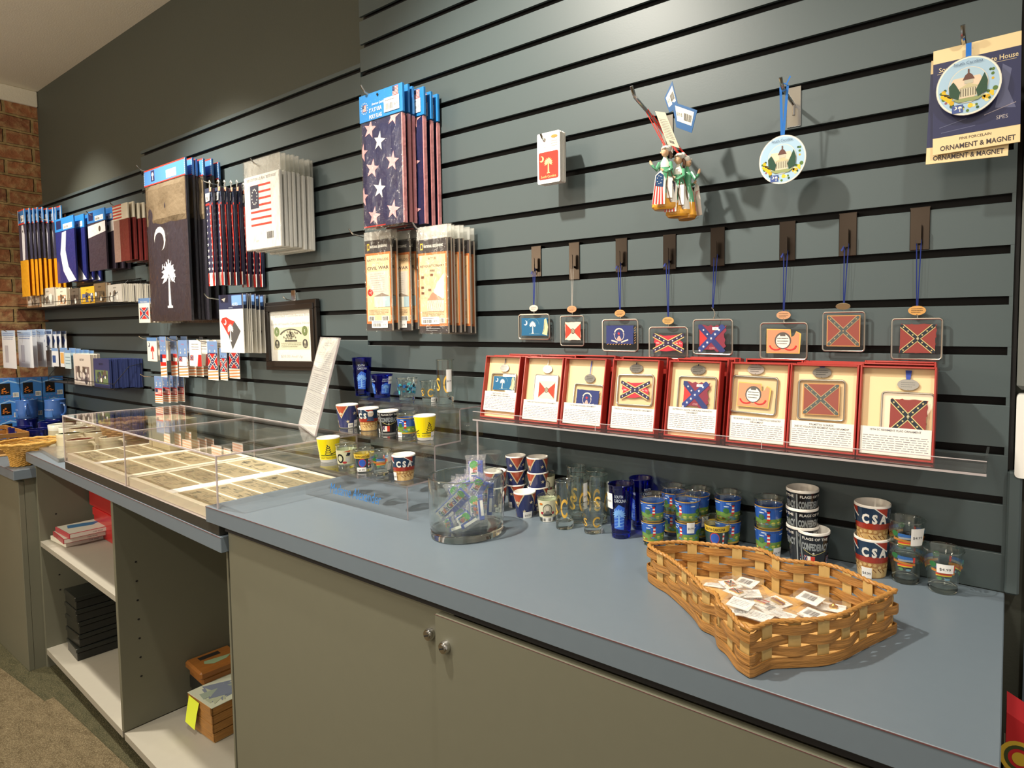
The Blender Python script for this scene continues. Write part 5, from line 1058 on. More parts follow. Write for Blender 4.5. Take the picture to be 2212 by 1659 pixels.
for kd, u, vb, w, lv, lab, tr, st in RS:
    z = lv*SD+.0012; p = gpos(u, vb, w, z); h0 = KINDS[kd][1]; sc_ = w*depth(p)/F/2/h0[1]
    y0 = YR+(lv-1)*SD; p.y = min(max(p.y, y0+h0[0]*sc_+.003), y0+SD-h0[0]*sc_-.002); mkglass(kd, lab, p, camrz(p)+tr, sz=max(.85, min(1.08, sc_)), st=st)
# glasses on the long worktop: (kind, u, vb, w, n in stack, description, turn, sticker)
CG = [('bat', 1116, 1098, 44, 3, 'battle-flag cup in the darker left stack behind the candy jar', -.9, (.1, .0, .014, .012)), ('bat', 1163, 1106, 46, 3, 'battle-flag cup in the right stack behind the candy jar', .15, None), ('bat', 1071, 1108, 48, 2, 'battle-flag cup seen through the candy jar', .3, (.3, .0, .02, .014)),
 ('bat', 1134, 1120, 48, 1, 'single battle-flag cup in front of the two cup stacks', .3, (.0, .0, .014, .02)), ('port', 1183, 1128, 43, 1, 'cream portrait shot glass with barcode sticker, front', 0, None), ('port', 1211, 1090, 38, 2, 'cream portrait glass behind the tall gold glasses', 0, None),
 ('tall', 1220, 1144, 40, 1, 'tall gold-letter glass nearest the portrait glass', -.2, None), ('tall', 1248, 1131, 40, 1, 'tall gold-letter glass with white sticker inside, second of its cluster', .4, (.5, .03, .085, .012)), ('tall', 1266, 1106, 40, 1, 'rearmost tall glass of the gold-letter cluster', .8, None), ('tall', 1293, 1134, 41, 1, 'tall gold-letter glass directly behind the short gold SC glass', .9, (.9, .03, .085, .01)), ('tall', 1304, 1115, 40, 1, 'rear right tall glass of the gold-letter cluster', 0, None),
 ('goldshot', 1281, 1155, 51, 1, 'short gold SC glass in front of the tall clear glasses', .2, (.9, .0, .01, .01)),
 ('flare', 1342, 1165, 55, 1, 'cobalt blue shooter glass in front with a large white sticker', -.8, (-.3, .06, .09, .018)), ('flare', 1385, 1146, 52, 1, 'cobalt blue shooter glass standing behind the stickered one', 0, None),
 ('scape', 1411, 1180, 54, 2, 'lighthouse glass in the leftmost lighthouse stack', .3, None), ('scape', 1455, 1159, 53, 2, 'lighthouse glass in the rear left lighthouse stack', 0, None), ('scape', 1486, 1184, 57, 2, 'lighthouse glass in the stack behind the basket rim', -.4, (.6, .03, .05, .012)), ('scape', 1511, 1166, 55, 2, 'lighthouse glass in the rear middle stack', .3, (.3, .03, .05, .012)), ('scape', 1575, 1181, 58, 2, 'lighthouse glass stacked beside the small yellow-banded glass', .6, None), ('scape', 1660, 1203, 62, 2, 'lighthouse glass in the solitary stack left of the black cups', .2, (.5, .0, .018, .016)),
 ('sc4', 1549, 1190, 58, 1, 'yellow-banded South Carolina glass just behind the basket', 0, None),
 ('flags', 1755, 1192, 66, 3, 'black and silver lettered cup in the stack by the wall', .2, None), ('flags', 1757, 1228, 69, 1, 'black and silver lettered cup alone in front of its stack', -.4, None),
 ('csa', 1883, 1247, 75, 2, 'CSA cup with tan soldiers in the stack', .2, (-.5, .0, .018, .016)), ('scene2', 1957, 1260, 76, 2, 'clear scenic glass in the stack of two', -.1, (.7, .03, .058, .018)), ('scene2', 2036, 1284, 80, 1, 'clear scenic glass standing alone at the right end of the worktop', .0, (.1, .036, .05, .02))]
OW = ['bottom', 'second', 'third']
TOPV = {('bat', 1116): .0285, ('bat', 1163): .0285}
for kd, u, vb, w, n, lab, tr, st in CG:
    p = gpos(u, vb, w, .0004); h0 = KINDS[kd][1]; sc_ = w*depth(p)/F/2/h0[1]; sc_ = max(.88, min(1.12, sc_))
    if p.y > -.031: p.y = -.031
    step = h0[2]*sc_*(.62 if kd in ('bat',) else (.68 if kd == 'scape' else (.50 if kd == 'flags' else (.85 if kd == 'csa' else .55))))
    for k in range(n):
        if n == 1: L_ = lab
        else: L_ = lab+', '+('top' if k == n-1 else ('bottom' if k == 0 else 'middle'))+' one'
        mkglass(kd, L_, (p.x+random.uniform(-.001, .001)*(k > 0), p.y-(.0005*k), p.z+k*step), camrz(p)+tr, ('stacked '+kd.replace('bat', 'battle-flag cups').replace('port', 'portrait glasses').replace('scape', 'lighthouse glasses').replace('flags', 'black lettered cups').replace('csa', 'CSA cups').replace('scene2', 'scenic glasses')) if n > 1 else None, sc_, st if k == (n-1 if kd == 'scene2' else 0) else None)
# ------------------------------------------------------------------ candy jar
c = U(1010, 1151, 'z', 0); c.z = .0006; R0 = 160*depth(c)/F/2*.98
JH = .118; t = thing('glass_jar', 'wide clear glass jar full of wrapped candy sticks', 'jar', c); r = R0; rb = r*.955
m = MB(); m.lathe([(rb, .016), (r, .030), (r, JH-.002), (r-.0012, JH), (r-.0030, JH-.001), (r-.0032, .030), (rb-.004, .018), (rb-.010, .0155)], 64); m.build('bowl', GLASSW, t, smooth=True)
m = MB(); m.lathe([(0, .001), (rb-.004, 0), (rb, .002), (rb+.001, .008), (rb-.001, .0135), (rb+.0008, .0158), (rb-.006, .0150), (0, .0138)], 64); m.build('base', GLASSB, t, smooth=True)
m = MB(); m.tube([((r-.0013)*math.cos(2*PI*k/64), (r-.0013)*math.sin(2*PI*k/64), JH) for k in range(64)], .0015, 8, closed=True); m.build('rim', GLASSB, t, smooth=True)
def candy(lab, a, b, roll=0, first=[0]):
    """wrapped stick from a to b (relative to jar centre)"""
    a, b = Vector(a), Vector(b); d = (b-a); Ln = d.length; x = d.normalized(); n = (CAM-c-(a+b)/2); n = (n-x*n.dot(x)).normalized(); zz = x.cross(-n)
    Mx = Matrix((x, -n, zz)).transposed().to_4x4(); Mx.translation = c+a
    t = thing('candy_stick', lab, 'candy', (0, 0, 0), group='wrapped candy sticks in the glass jar'); t.matrix_world = Mx
    bl = rgb(30, 74, 178); m = MB(); m.bbox(.012, -.0028, -.014, Ln-.012, .0028, .014, .0012, c=bl); A = Art(); A.rect(.013, .0105, Ln-.013, .0265, WHITE).up()
    cols = [rgb(40, 110, 190), rgb(70, 130, 90), rgb(200, 60, 60), rgb(226, 140, 50), rgb(90, 80, 160)]
    txt = 'South Carolina'; fw = Ln-.045
    for i, ch in enumerate(txt):
        if ch != ' ': A.text(.020+fw*(i+.5)/len(txt), .0125, .0155, ch, cols[i % 5], bold=.05)
    A.circ(Ln-.020, .018, .0085, rgb(70, 180, 60), n=12); A.up(); A.rect(Ln-.0208, .004, Ln-.0192, .013, rgb(130, 84, 50)); A.rect(.02, .001, .05, .0065, WHITE)
    m.art(A, 0, -.0028, -.014); m.build('stick', CARD, t)
    m = MB(); r = random.Random(int(Ln*1e5)); N = 10
    for s_ in (-1, 1):
        vs = []
        for i in range(N+1):
            for j in range(4): vs.append((Ln*i/N, s_*(.0036+.0015*r.random())*(1 if 0 < i < N else .3), (-.0180+.012*j)*(1.05 if 0 < i < N else 1.2)))
        m.add(vs, [(i*4+j, i*4+j+1, i*4+j+5, i*4+j+4) for i in range(N) for j in range(3)])
    m.build('wrapper', WRAPF, t)
s = r*.86
candy('candy stick lying diagonally across the front of the jar, lettering upward', (-s*.80, -s*.52, .026), (s*.66, -s*.52, .100))
candy('candy stick standing upright at the left of the jar', (-s*.36, s*.12, .022), (-s*.32, s*.28, .112))
candy('candy stick poking above the rim at the back of the jar', (.004, s*.35, .040), (-.010, s*.55, .150))
candy('candy stick leaning to the upper right behind the diagonal one', (-s*.3, s*.0, .030), (s*.6, s*.25, .118))
candy('candy stick leaning at the right side of the jar', (s*.62, -s*.12, .020), (s*.25, s*.1, .088))
candy('candy stick low at the front bottom of the jar', (-s*.30, -s*.66, .020), (s*.22, -s*.66, .034))
candy('candy stick at the right rear of the jar', (s*.3, s*.45, .02), (s*.55, s*.35, .112))
candy('candy stick lying low at the lower right front', (s*.05, -s*.58, .022), (s*.70, -s*.30, .052))
candy('candy stick slanting down behind the upright left one', (-s*.75, s*.05, .03), (-s*.5, s*.25, .104))
candy('candy stick in the middle of the jar, leaning left', (s*.15, s*.05, .02), (-s*.45, -s*.2, .104))
candy('candy stick standing at the left rear beside the upright one', (-s*.55, s*.3, .02), (-s*.10, s*.45, .118))
candy('candy stick slanting left behind the diagonal one', (s*.35, s*.2, .02), (-s*.15, -s*.1, .112))
candy('candy stick standing at the bottom centre, palm print showing', (s*.12, -s*.35, .018), (s*.05, -s*.25, .066))
# ------------------------------------------------------------------ woven state-shaped basket
WOOD = mat('stained_splint', rgb(162, 114, 56), .5, bump=.3, bscale=30, var=.5, vscale=28, stretch=(1, 1, 9)); PALE = mat('pale_splint', rgb(190, 158, 98), .5, var=.12, vscale=30, stretch=(6, 6, 1)); CORD = mat('rim_cord', rgb(170, 120, 56), .5, var=.2, vscale=80); PLY = mat('basket_bottom', rgb(206, 162, 98), .5, var=.12, vscale=12, stretch=(1, 6, 1))
BH = .058
rimpx = [(1404, 1177), (1430, 1173), (1480, 1171), (1560, 1179), (1645, 1189), (1672, 1203), (1700, 1211), (1785, 1220), (1830, 1234), (1880, 1257), (1934, 1276), (1900, 1290), (1862, 1306), (1820, 1325), (1775, 1336), (1700, 1340), (1660, 1343), (1622, 1359), (1598, 1345), (1575, 1318), (1556, 1303), (1548, 1283), (1520, 1270), (1505, 1252), (1478, 1228), (1445, 1203), (1420, 1190)]
RP = [U(a, b, 'z', BH) for a, b in rimpx]
pts = []
N = len(RP)
for i in range(N):
    p0, p1, p2, p3 = RP[i-1], RP[i], RP[(i+1) % N], RP[(i+2) % N]
    for k in range(6):
        tt = k/6; corner = i in (16, 17, 9, 10)
        if corner or (i+1) in (10, 17): q = p1.lerp(p2, tt)
        else: q = .5*((2*p1)+(-p0+p2)*tt+(2*p0-5*p1+4*p2-p3)*tt*tt+(-p0+3*p1-3*p2+p3)*tt**3)
        pts.append(Vector((q.x, q.y, 0)))
# even resample
cum = [0]; n = len(pts)
for i in range(n): cum.append(cum[-1]+(pts[(i+1) % n]-pts[i]).length)
LT = cum[-1]; NS = 26*12
def at(s_):
    s_ %= LT; lo = 0
    import bisect
    i = min(bisect.bisect_right(cum, s_)-1, n-1); f_ = (s_-cum[i])/(cum[i+1]-cum[i]+1e-9); return pts[i].lerp(pts[(i+1) % n], f_)
CEN = sum(pts, Vector())/n; org = Vector((CEN.x, CEN.y, .0008))
path = [at(LT*i/NS)-org for i in range(NS)]
area = sum(path[i].x*path[(i+1) % NS].y-path[(i+1) % NS].x*path[i].y for i in range(NS)); sgn = 1 if area > 0 else -1
nor = []
for i in range(NS):
    tn = (path[(i+1) % NS]-path[i-1]); tn.z = 0; tn.normalize(); nor.append(Vector((tn.y, -tn.x, 0))*sgn)
t = thing('woven_basket', 'woven splint basket shaped like a state outline, holding pin packets', 'basket', org)
NST = 26
def band(zc, hb, phase, name, amp=.0036, base=0):
    m = MB(); vs = []
    for i in range(NS):
        a = base+amp*math.cos(PI*(i/NS*NST)+phase*PI); th_ = .0016
        for (dn, dz) in ((a, -hb/2), (a+th_, -hb/2), (a+th_*1.3, 0), (a+th_, hb/2), (a, hb/2)): q = path[i]+nor[i]*dn; vs.append((q.x, q.y, zc+dz))
    m.add(vs, [(i*5+j, i*5+(j+1) % 5, ((i+1) % NS)*5+(j+1) % 5, ((i+1) % NS)*5+j) for i in range(NS) for j in range(5)]); return m.build(name, WOOD, t, smooth=True)
band(.0070, .0125, 0, 'bottom_band', amp=.0, base=.002)
band(.0205, .0115, 0, 'woven_band'); band(.0335, .0115, 1, 'woven_band'); band(.0465, .0115, 0, 'woven_band')
for j in range(NST):
    i0 = int((j+.0)*NS/NST) % NS; m = MB(); wd_ = .0105; vs = []
    for z in (0.0015, BH-.003):
        for s_ in (-1, 1):
            k = (i0+round(s_*wd_/LT*NS)) % NS; q = path[i0]+(path[k]-path[i0])*.85
            for dn in (-.0008, .0008): w_ = q+nor[i0]*dn; vs.append((w_.x, w_.y, z))
    m.add(vs, [(0, 1, 3, 2), (4, 6, 7, 5), (0, 2, 6, 4), (1, 5, 7, 3), (0, 4, 5, 1), (2, 3, 7, 6)]); m.build('upright_splint', PALE, t)
m = MB()
for ph in (0, PI):
    m.tube([(lambda q: (q.x, q.y, BH-.001+.0011*math.sin(i*1.0+ph)))(path[i]+nor[i]*(.001+.0013*math.cos(i*1.0+ph))) for i in range(NS)], .0023, 7, closed=True)
m.build('rim_cord', CORD, t, smooth=True)
m = MB(); m.add([(q.x, q.y, .0008) for q in [path[i]-nor[i]*.003 for i in range(0, NS, 3)]]+[(q.x, q.y, .004) for q in [path[i]-nor[i]*.003 for i in range(0, NS, 3)]], [tuple(range(NS//3))[::-1], tuple(range(NS//3, 2*(NS//3)))]+[(i, (i+1) % (NS//3), (i+1) % (NS//3)+NS//3, i+NS//3) for i in range(NS//3)]); m.build('bottom', PLY, t)
# pin packets
PK = [(1547, 1262, .5, 0, 'white barcode side at the back left'), (1578, 1262, -.3, 1, 'cross-flag pin, back left'), (1612, 1258, .2, 2, 'barcode card behind the two cross-flag pins'), (1590, 1278, .15, 1, 'cross-flag pin, below the other'), (1618, 1282, .9, 0, 'blank white card beside the lower pin'), (1600, 1303, .3, 0, 'card with small print, middle left'), (1645, 1300, .1, 3, 'striped flag pin, middle'), (1680, 1300, -.1, 4, 'gold bar pin, beside the striped flag'), (1660, 1312, -.25, 2, 'barcode card under the striped flag pin'), (1605, 1322, .8, 2, 'small tag near the front left wall'), (1640, 1330, .2, 0, 'folded packet near the front corner'), (1750, 1292, .1, 2, 'barcode packet at the back right'), (1772, 1306, -.2, 5, 'gold clasp showing, right'), (1800, 1312, .5, 5, 'gold clasp at the far right'), (1755, 1327, .0, 2, 'barcode sticker by the front right wall'), (1690, 1327, .3, 0, 'flat card by the front wall')]
for i, (u, v, rz, kd, d) in enumerate(PK):
    z = .0055+.0024*(i % 6)+(.004 if i in (1, 3, 6) else 0); p = U(u, v, 'z', z); w = .034 if kd != 1 else .030; h = .026
    t = thing('pin_packet', 'bagged lapel pin packet in the woven basket: '+d, 'pin packet', p, group='pin packets in the woven basket', rot=(-PI/2+.10*((i % 3)-1), .06*((i % 2)-.5), -.35+rz))
    m = MB(); m.box(-w/2, 0, -h/2, w/2, .0007, h/2, rgb(240, 238, 234)); A = Art(); old = 0
    if kd == 2: A.bars(-w*.35, -h*.2, w*.25, h*.3)
    elif kd == 0: A.micro(-w*.4, -h*.3, w*.35, h*.3, 4, rgb(150, 150, 160), i)
    if A.p: m.art(A)
    m.build('card', PAPER, t)
    A = Art(); m = MB()
    if kd == 1: A.battle(-.0085, -.006, .0085, .006, border=(.0008, rgb(214, 174, 70)), st=False, bw=.24, blue=(.08, .08, .12))
    elif kd == 3: A.usflag(-.011, -.006, .011, .006, n=3)
    elif kd == 4: A.rect(-.012, -.003, .012, .003, rgb(120, 40, 50)).up().rect(-.012, -.0045, .012, -.003, rgb(214, 174, 70))
    if A.p: m.box(-.009, -.0016, -.006, .009, 0, .006, rgb(214, 174, 70)); m.art(A, 0, -.0016, 0); m.build('pin', GLAZE, t)
    if kd == 5:
        m.lathe([(0, 0), (.006, 0), (.0065, .002), (.003, .0035), (.0015, .006), (0, .006)], 16); m.v = [(x, -z, y) for x, y, z in m.v]; m.build('clasp', GOLD, t, smooth=True)
    m = MB(); R = random.Random(i); vs = []; n1 = 6
    for a in range(n1+1):
        for b in range(n1+1): e_ = 1 if 0 < a < n1 and 0 < b < n1 else 0; vs.append((-w*.72+w*1.44*a/n1, -.001-.0045*R.random()*e_-(.003*e_ if kd in (1, 3, 5) else 0), -h*.72+h*1.44*b/n1))
    m.add(vs, [(a*(n1+1)+b, a*(n1+1)+b+1, (a+1)*(n1+1)+b+1, (a+1)*(n1+1)+b) for a in range(n1) for b in range(n1)]); m.build('clear_bag', TINYBAG, t)
# ------------------------------------------------------------------ framed sign and leaning sign
x0, x1, z0, z1 = face((570, 655), (688, 806), -.018); w, h = x1-x0, z1-z0
t = thing('framed_sign', 'black framed sign with an old five dollar bank note hanging on the slatwall', 'framed sign', (x0, -.018, z0), rot=(0, -.02, 0))
m = MB(); fw = w*.085
for k, (a, b, d) in enumerate(((0, fw, 0), (fw*.45, fw*1.15, -.004))):
    for q in ((a, a, w-a, b), (a, h-b, w-a, h-a), (a, b, b, h-b), (w-b, b, w-a, h-b)): m.bbox(q[0], d, q[1], q[2], .014-k*.004, q[3], .0015)
m.build('frame', mat('frame_black', rgb(34, 29, 26), .3), t)
m = MB(); m.box(fw, .004, fw, w-fw, .006, h-fw, rgb(244, 244, 238)); A = Art(); iw, ih = w-2*fw, h-2*fw; g = rgb(190, 188, 188)
A.text(iw*.5, ih*.86, ih*.062, 'Cancelled Confederate Era', g, fit=-iw*.84); A.text(iw*.5, ih*.71, ih*.062, 'Bank of South Carolina Notes', g, fit=-iw*.92); A.text(iw*.5, ih*.09, ih*.07, '$30.00 And Up', g, fit=-iw*.5)
bx0, bx1, bz0, bz1 = iw*.09, iw*.91, ih*.24, ih*.66; dk = rgb(70, 70, 64); A.rect(bx0, bz0, bx1, bz1, rgb(226, 224, 196)).up(); bw_, bh_ = bx1-bx0, bz1-bz0
for cx in (.1, .89):
    A.circ(bx0+bw_*cx, bz0+bh_*.82, bw_*.075, rgb(120, 140, 90)).up().text(bx0+bw_*cx, bz0+bh_*.76, bh_*.17, '5', WHITE, bold=.02); A.circ(bx0+bw_*cx, bz0+bh_*.26, bw_*.07, dk, bh_*.2).up(); A.circ(bx0+bw_*cx, bz0+bh_*.32, bw_*.025, rgb(200, 196, 170), bh_*.07); A.poly([(bx0+bw_*(cx-.05), bz0+bh_*.1), (bx0+bw_*(cx+.05), bz0+bh_*.1), (bx0+bw_*(cx+.02), bz0+bh_*.25), (bx0+bw_*(cx-.02), bz0+bh_*.25)], rgb(130, 128, 112))
A.ring(bx0+bw_*.5, bz0+bh_*.52, bw_*.34, bw_*.035, dk, 16, bh_*.42, 25, 155); R = random.Random(1)
for k in range(40): a_, b_ = R.gauss(.5, .09), R.uniform(.5, .85); A.circ(bx0+bw_*a_, bz0+bh_*b_, bw_*.016, R.choice([dk, rgb(110, 110, 98), rgb(150, 148, 126)]), n=7)
A.rect(bx0+bw_*.33, bz0+bh_*.36, bx0+bw_*.67, bz0+bh_*.43, dk); A.micro(bx0+bw_*.22, bz0+bh_*.1, bx0+bw_*.78, bz0+bh_*.34, 3, rgb(150, 148, 126), 3); m.art(A, fw, .004, fw); m.build('printed_sheet', PAPER, t)
MB().box(fw, .0028, fw, w-fw, .0032, h-fw).build('glass_pane', ACRYL, t)
peg((611, 640), .035, 'small peg hook from which the black framed sign hangs', .0018, .008)
BL_ = U(646, 917, 'z', .1245); BR_ = U(681, 943, 'z', .1245); TL_ = U(690, 726, 'y', -.022); TR_ = U(733, 733, 'y', -.105)
ex = (BR_-BL_); wv = ex.length; ex.normalize(); ez = ((TL_-BL_)+(TR_-BR_))*.5; hv = ez.length; ez = (ez-ex*ez.dot(ex)).normalized(); ey = ez.cross(ex)
Mx = Matrix((ex, ey, ez)).transposed().to_4x4(); Mx.translation = BL_
t = thing('sign_holder', 'white typed notice in a clear holder leaning on the display case', 'sign', (0, 0, 0)); t.matrix_world = Mx
m = MB(); m.box(.001, -.0012, .002, wv-.001, .0012, hv-.002, rgb(240, 240, 236)); A = Art(); g = rgb(186, 184, 188); A.micro(wv*.3, hv*.90, wv*.7, hv*.95, 2, g, 5)
for k, (a, b) in enumerate(((.62, .84), (.40, .60), (.24, .38), (.07, .22))): A.micro(wv*.1, hv*a, wv*.9, hv*b, int((b-a)*50), g, k)
m.art(A, 0, -.0012, 0); m.build('paper', PAPER, t)
m = MB(); m.box(0, -.0024, 0, wv, -.0018, hv, k=0); m.box(0, .0018, 0, wv, .0026, hv, k=0)
for q in ((0, 0, wv, .0008), (0, hv-.0008, wv, hv), (0, 0, .0008, hv), (wv-.0008, 0, wv, hv)): m.box(q[0], -.0025, q[1], q[2], .0027, q[3], k=1)
m.box(0, .0026, 0, wv, .06, .0018, k=0); m.build('holder', [ACRYL, EDGE], t)
# ------------------------------------------------------------------ display case
CX0, CXM, CX1, CD = -1.215, -.615, -.012, .345; ZP = ZC+.0006; ZA = ZC+.028; ZTOP = .122
t = thing('display_case', 'two-section clear acrylic display case of old bank notes on a black plinth', 'display case', OL, -TH)
m = MB(); m.bbox(CX0, .002, ZP, CX1, CD, ZA-.0012, .001); m.build('plinth', mat('black_plinth', rgb(44, 44, 38), .5, var=.3, vscale=50), t)
MB().box(CX0, .0018, ZA-.0011, CX1, CD, ZA-.0002).build('plinth_line', EDGE, t)
CR = mat('mat_board', rgb(240, 232, 208), .7); WHT = rgb(246, 240, 222)
m = MB(); b_ = MB()
for a, b in ((CX0+.006, CXM-.004), (CXM+.004, CX1-.006)): m.bbox(a, .008, ZA, b, CD-.006, ZA+.026, .001)
m.build('mat_tray', CR, t); ZM = ZA+.026
th = .003; m = MB(); e = MB()
for a, b in ((CX0, CXM), (CXM, CX1)):
    m.box(a, .002, ZA, b, .002+th, ZTOP); m.box(a, CD-th, ZA, b, CD, ZTOP); m.box(a, .002+th, ZA, a+th, CD-th, ZTOP-th) if a == CX0 else None; m.box(b-th, .002+th, ZA, b, CD-th, ZTOP-th); m.box(a+.0005, .0052, ZTOP-th, b-.0005, CD-th, ZTOP-.0003)
    for yy in (.0012, CD-th): e.box(a, yy, ZTOP-th, b, yy+th, ZTOP+.0006)
    for xx in ((a, b-th) if a == CX0 else (b-th,)):
        e.box(xx, .004, ZTOP-th, xx+th, CD-th, ZTOP+.0006)
        for yy in (.0012, CD-th): e.box(xx-.0003, yy, ZA, xx+th+.0003, yy+th, ZTOP-th)
m.build('cover', ACRYL, t); e.build('cover_edge', EDGE, t)
cols = [(CX0+.03, .235, 5), (CX0+.315, .25, 4), (CXM+.030, .235, 4), (CXM+.325, .235, 5)]
def note(seed, w, h):
    r = random.Random(seed); m = MB(); pc = r.choice([rgb(170, 156, 120), rgb(182, 170, 134), rgb(158, 146, 112), rgb(196, 182, 142)]); m.box(0, 0, 0, w, h, .0006, pc)
    A = Art(); dk = rgb(110, 104, 82); A.rect(w*.03, h*.06, w*.97, h*.94, tuple(x*.9 for x in pc)).up()
    for k in range(60): a, b = r.uniform(.06, .82), r.uniform(.1, .84); A.rect(w*a, h*b, w*(a+r.uniform(.02, .16)), h*(b+r.uniform(.01, .05)), r.choice([dk, rgb(120, 110, 84), rgb(84, 82, 66), tuple(x*.8 for x in pc), tuple(x*.9 for x in pc)]))
    A.circ(w*.18, h*.5, h*.18, dk).up(); A.circ(w*.5, h*.6, h*.22, rgb(130, 122, 94)).text(w*.85, h*.62, h*.24, str(r.choice([1, 2, 5, 5, 10, 20])), dk)
    for pts, c, L in A.p: m.add([(x, y, .0006+EPS*(L+1)) for x, y in pts], [tuple(range(len(pts)))], c)
    return m
k = 0
PLACES = ['nearest the front edge', 'second back from the front edge', 'third back from the front edge', 'fourth back from the front edge', 'at the back edge']
COLN = ['far left column', 'second column from the left', 'third column from the left', 'rightmost column']
for ci, (cx, cw, n) in enumerate(cols):
    y0 = .018; ph = (CD-.036)/n
    for j in range(n):
        k += 1; hh_ = ph*.9; nw = cw if ci < 3 else cw*.92
        o = note(k*3+1, nw, hh_).build('bank_note', PAPER); w0 = ML @ Vector((cx+(.006 if j % 2 else 0), y0+j*ph, ZM+.0006)); o.location = w0; o.rotation_euler = (0, 0, -TH)
        tag(o, 'engraved bank note in case, %s, %s' % (COLN[ci], PLACES[j] if j < n-1 else PLACES[4]), 'bank note', 'old bank notes in the display case')
m = MB()
for cx, w_ in ((CX0+.272, .036), (CXM+.272, .046)): m.box(cx, .010, ZM+.0002, cx+w_, CD-.010, ZM+.0009, rgb(250, 248, 240))
m.box(CXM-.0042+.002, .010, ZM-.004, CXM-.001+.003, CD-.01, ZM+.0012, rgb(244, 240, 226)); m.build('white_strip', PAPER, t)
o = thing('carton', 'plain cream carton standing at the back left inside the display case', 'box', ML @ Vector((-1.135, .215, ZM+.002)), -TH)  # solid box built in place of a pale reflection in the case panes
m = MB(); m.bbox(0, 0, 0, .19, .085, .105, .001, c=rgb(196, 186, 150)); m.build('body', PAPER, o); m = MB(); m.box(.03, -.0008, .002, .032, 0, .1045, rgb(120, 110, 86)); m.box(-.0006, -.0006, .103, .19, .085, .1062, rgb(206, 198, 164)); m.build('lid', PAPER, o)
# ------------------------------------------------------------------ small left hanging packs
def b_gold(t, w, h):
    hh = h*.17
    def hd(A, w, h): A.rect(0, 0, w, h*.1, rgb(214, 60, 44)); A.rect(0, h*.92, w, h, rgb(226, 70, 40)); A.rect(0, 0, w*.06, h, WHITE); A.rect(w*.94, 0, w, h, WHITE).up(); A.rect(w*.14, h*.3, w*.32, h*.8, NAVY); A.label(w*.45, h*.15, w*.85, h*.6)
    header(t, w, hh, 0, rgb(56, 124, 190), hd, over=0, t=.001)
    m = MB(); zm = -h*.58; m.box(0, 0, zm, w, .004, -hh, rgb(66, 64, 84)); A = Art(); A.poly([(w*.4, 0), (w*.75, 0), (w*.85, (h*.41)*.7), (w*.7, h*.40), (w*.45, h*.40)], rgb(232, 230, 236)); A.circ(w*.6, h*.33, w*.06, (.2, .15, .1)); m.art(A, 0, 0, zm); m.build('folded_flag', POLY, t)
    m = MB(); m.box(.0, .0, -h, w, .005, zm-.001, rgb(226, 160, 24)); m.build('folded_gold_flag', POLY, t)
peg((18, 456), .165, 'dark peg hook at the far left over the brick wall with gold flag packs', .002)
stack('flag_pack', 'gold-footed flag pack at the far left', 'flag pack', 'gold-footed flag packs', (38, 456), (63, 640), -.135, -.030, 9, b_gold, ja=.04, jx=.004, jz=.004, offs=[(.016*i, .002*i) for i in range(9)])
def b_cres(t, w, h):
    hh = h*.2
    header(t, w, hh, 0, rgb(40, 124, 196), lambda A, w, h: (A.rect(w*.08, h*.2, w*.35, h*.85, NAVY), A.label(w*.45, h*.1, w*.92, h*.5)), over=0, t=.001)
    m = MB(); m.box(0, 0, -h, w, .006, -hh, rgb(30, 38, 108)); A = Art(); A.cl = (0, 0, w, h*.8); A.poly([(w*.36, h*.78), (w*.58, h*.79), (w*.5, h*.5), (w*.62, h*.24), (w*.98, h*.02), (w*.6, 0), (w*.34, h*.18), (w*.22, h*.45)], rgb(226, 228, 238)); m.art(A, 0, 0, -h); m.build('folded_flag', POLY, t)
peg((84, 467), .10, 'peg hook holding the white crescent flag packs', .002)
stack('flag_pack', 'blue flag pack with large white crescent', 'flag pack', 'crescent flag packs', (118, 476), (166, 607), -.075, -.012, 4, b_cres, offs=[(0, 0), (.05, .002), (.07, .004), (.10, .0)])
def b_dark(t, w, h):
    hh = h*.2
    header(t, w, hh, 0, rgb(48, 120, 190), lambda A, w, h: (A.rect(w*.08, h*.2, w*.35, h*.85, NAVY), A.label(w*.45, h*.1, w*.92, h*.5)), over=0, t=.001)
    m = MB(); m.box(0, 0, -h, w, .006, -hh, rgb(54, 46, 60)); A = Art(); A.poly([(0, h*.56), (w, h*.62), (w, h*.79), (0, h*.76)], rgb(220, 216, 216)).up().circ(w*.68, h*.68, w*.06, (.3, .25, .2)); m.art(A, 0, 0, -h); m.build('folded_flag', POLY, t)
peg((186, 456), .09, 'peg hook holding the dark flag packs with white tops', .002)
stack('flag_pack', 'dark flag pack with a white top band', 'flag pack', 'white-topped dark flag packs', (188, 459), (232, 581), -.070, -.012, 4, b_dark, offs=[(0, 0), (.03, .002), (.06, .004), (.07, .0)])
def b_red(t, w, h):
    hh = h*.27
    header(t, w, hh, 0, rgb(214, 206, 188), lambda A, w, h: [A.rect(0, h*(.1+.2*k), w*.6, h*(.2+.2*k), rgb(190, 70, 60)) for k in range(5)], over=0, t=.001)
    m = MB(); m.box(0, 0, -h, w, .007, -hh, rgb(112, 40, 38)); A = Art(); A.rect(0, 0, w*.42, h*.73, rgb(160, 132, 122)); m.art(A, 0, 0, -h); m.build('folded_flag', POLY, t)
peg((237, 437), .10, 'peg hook holding the dark red flag packs', .002)
stack('flag_pack', 'dark red and tan flag pack', 'flag pack', 'dark red flag packs', (243, 446), (281, 562), -.085, -.012, 6, b_red, offs=[(0, 0), (.012, .004), (.024, .0), (.036, .002), (.05, .0), (.07, .004)])
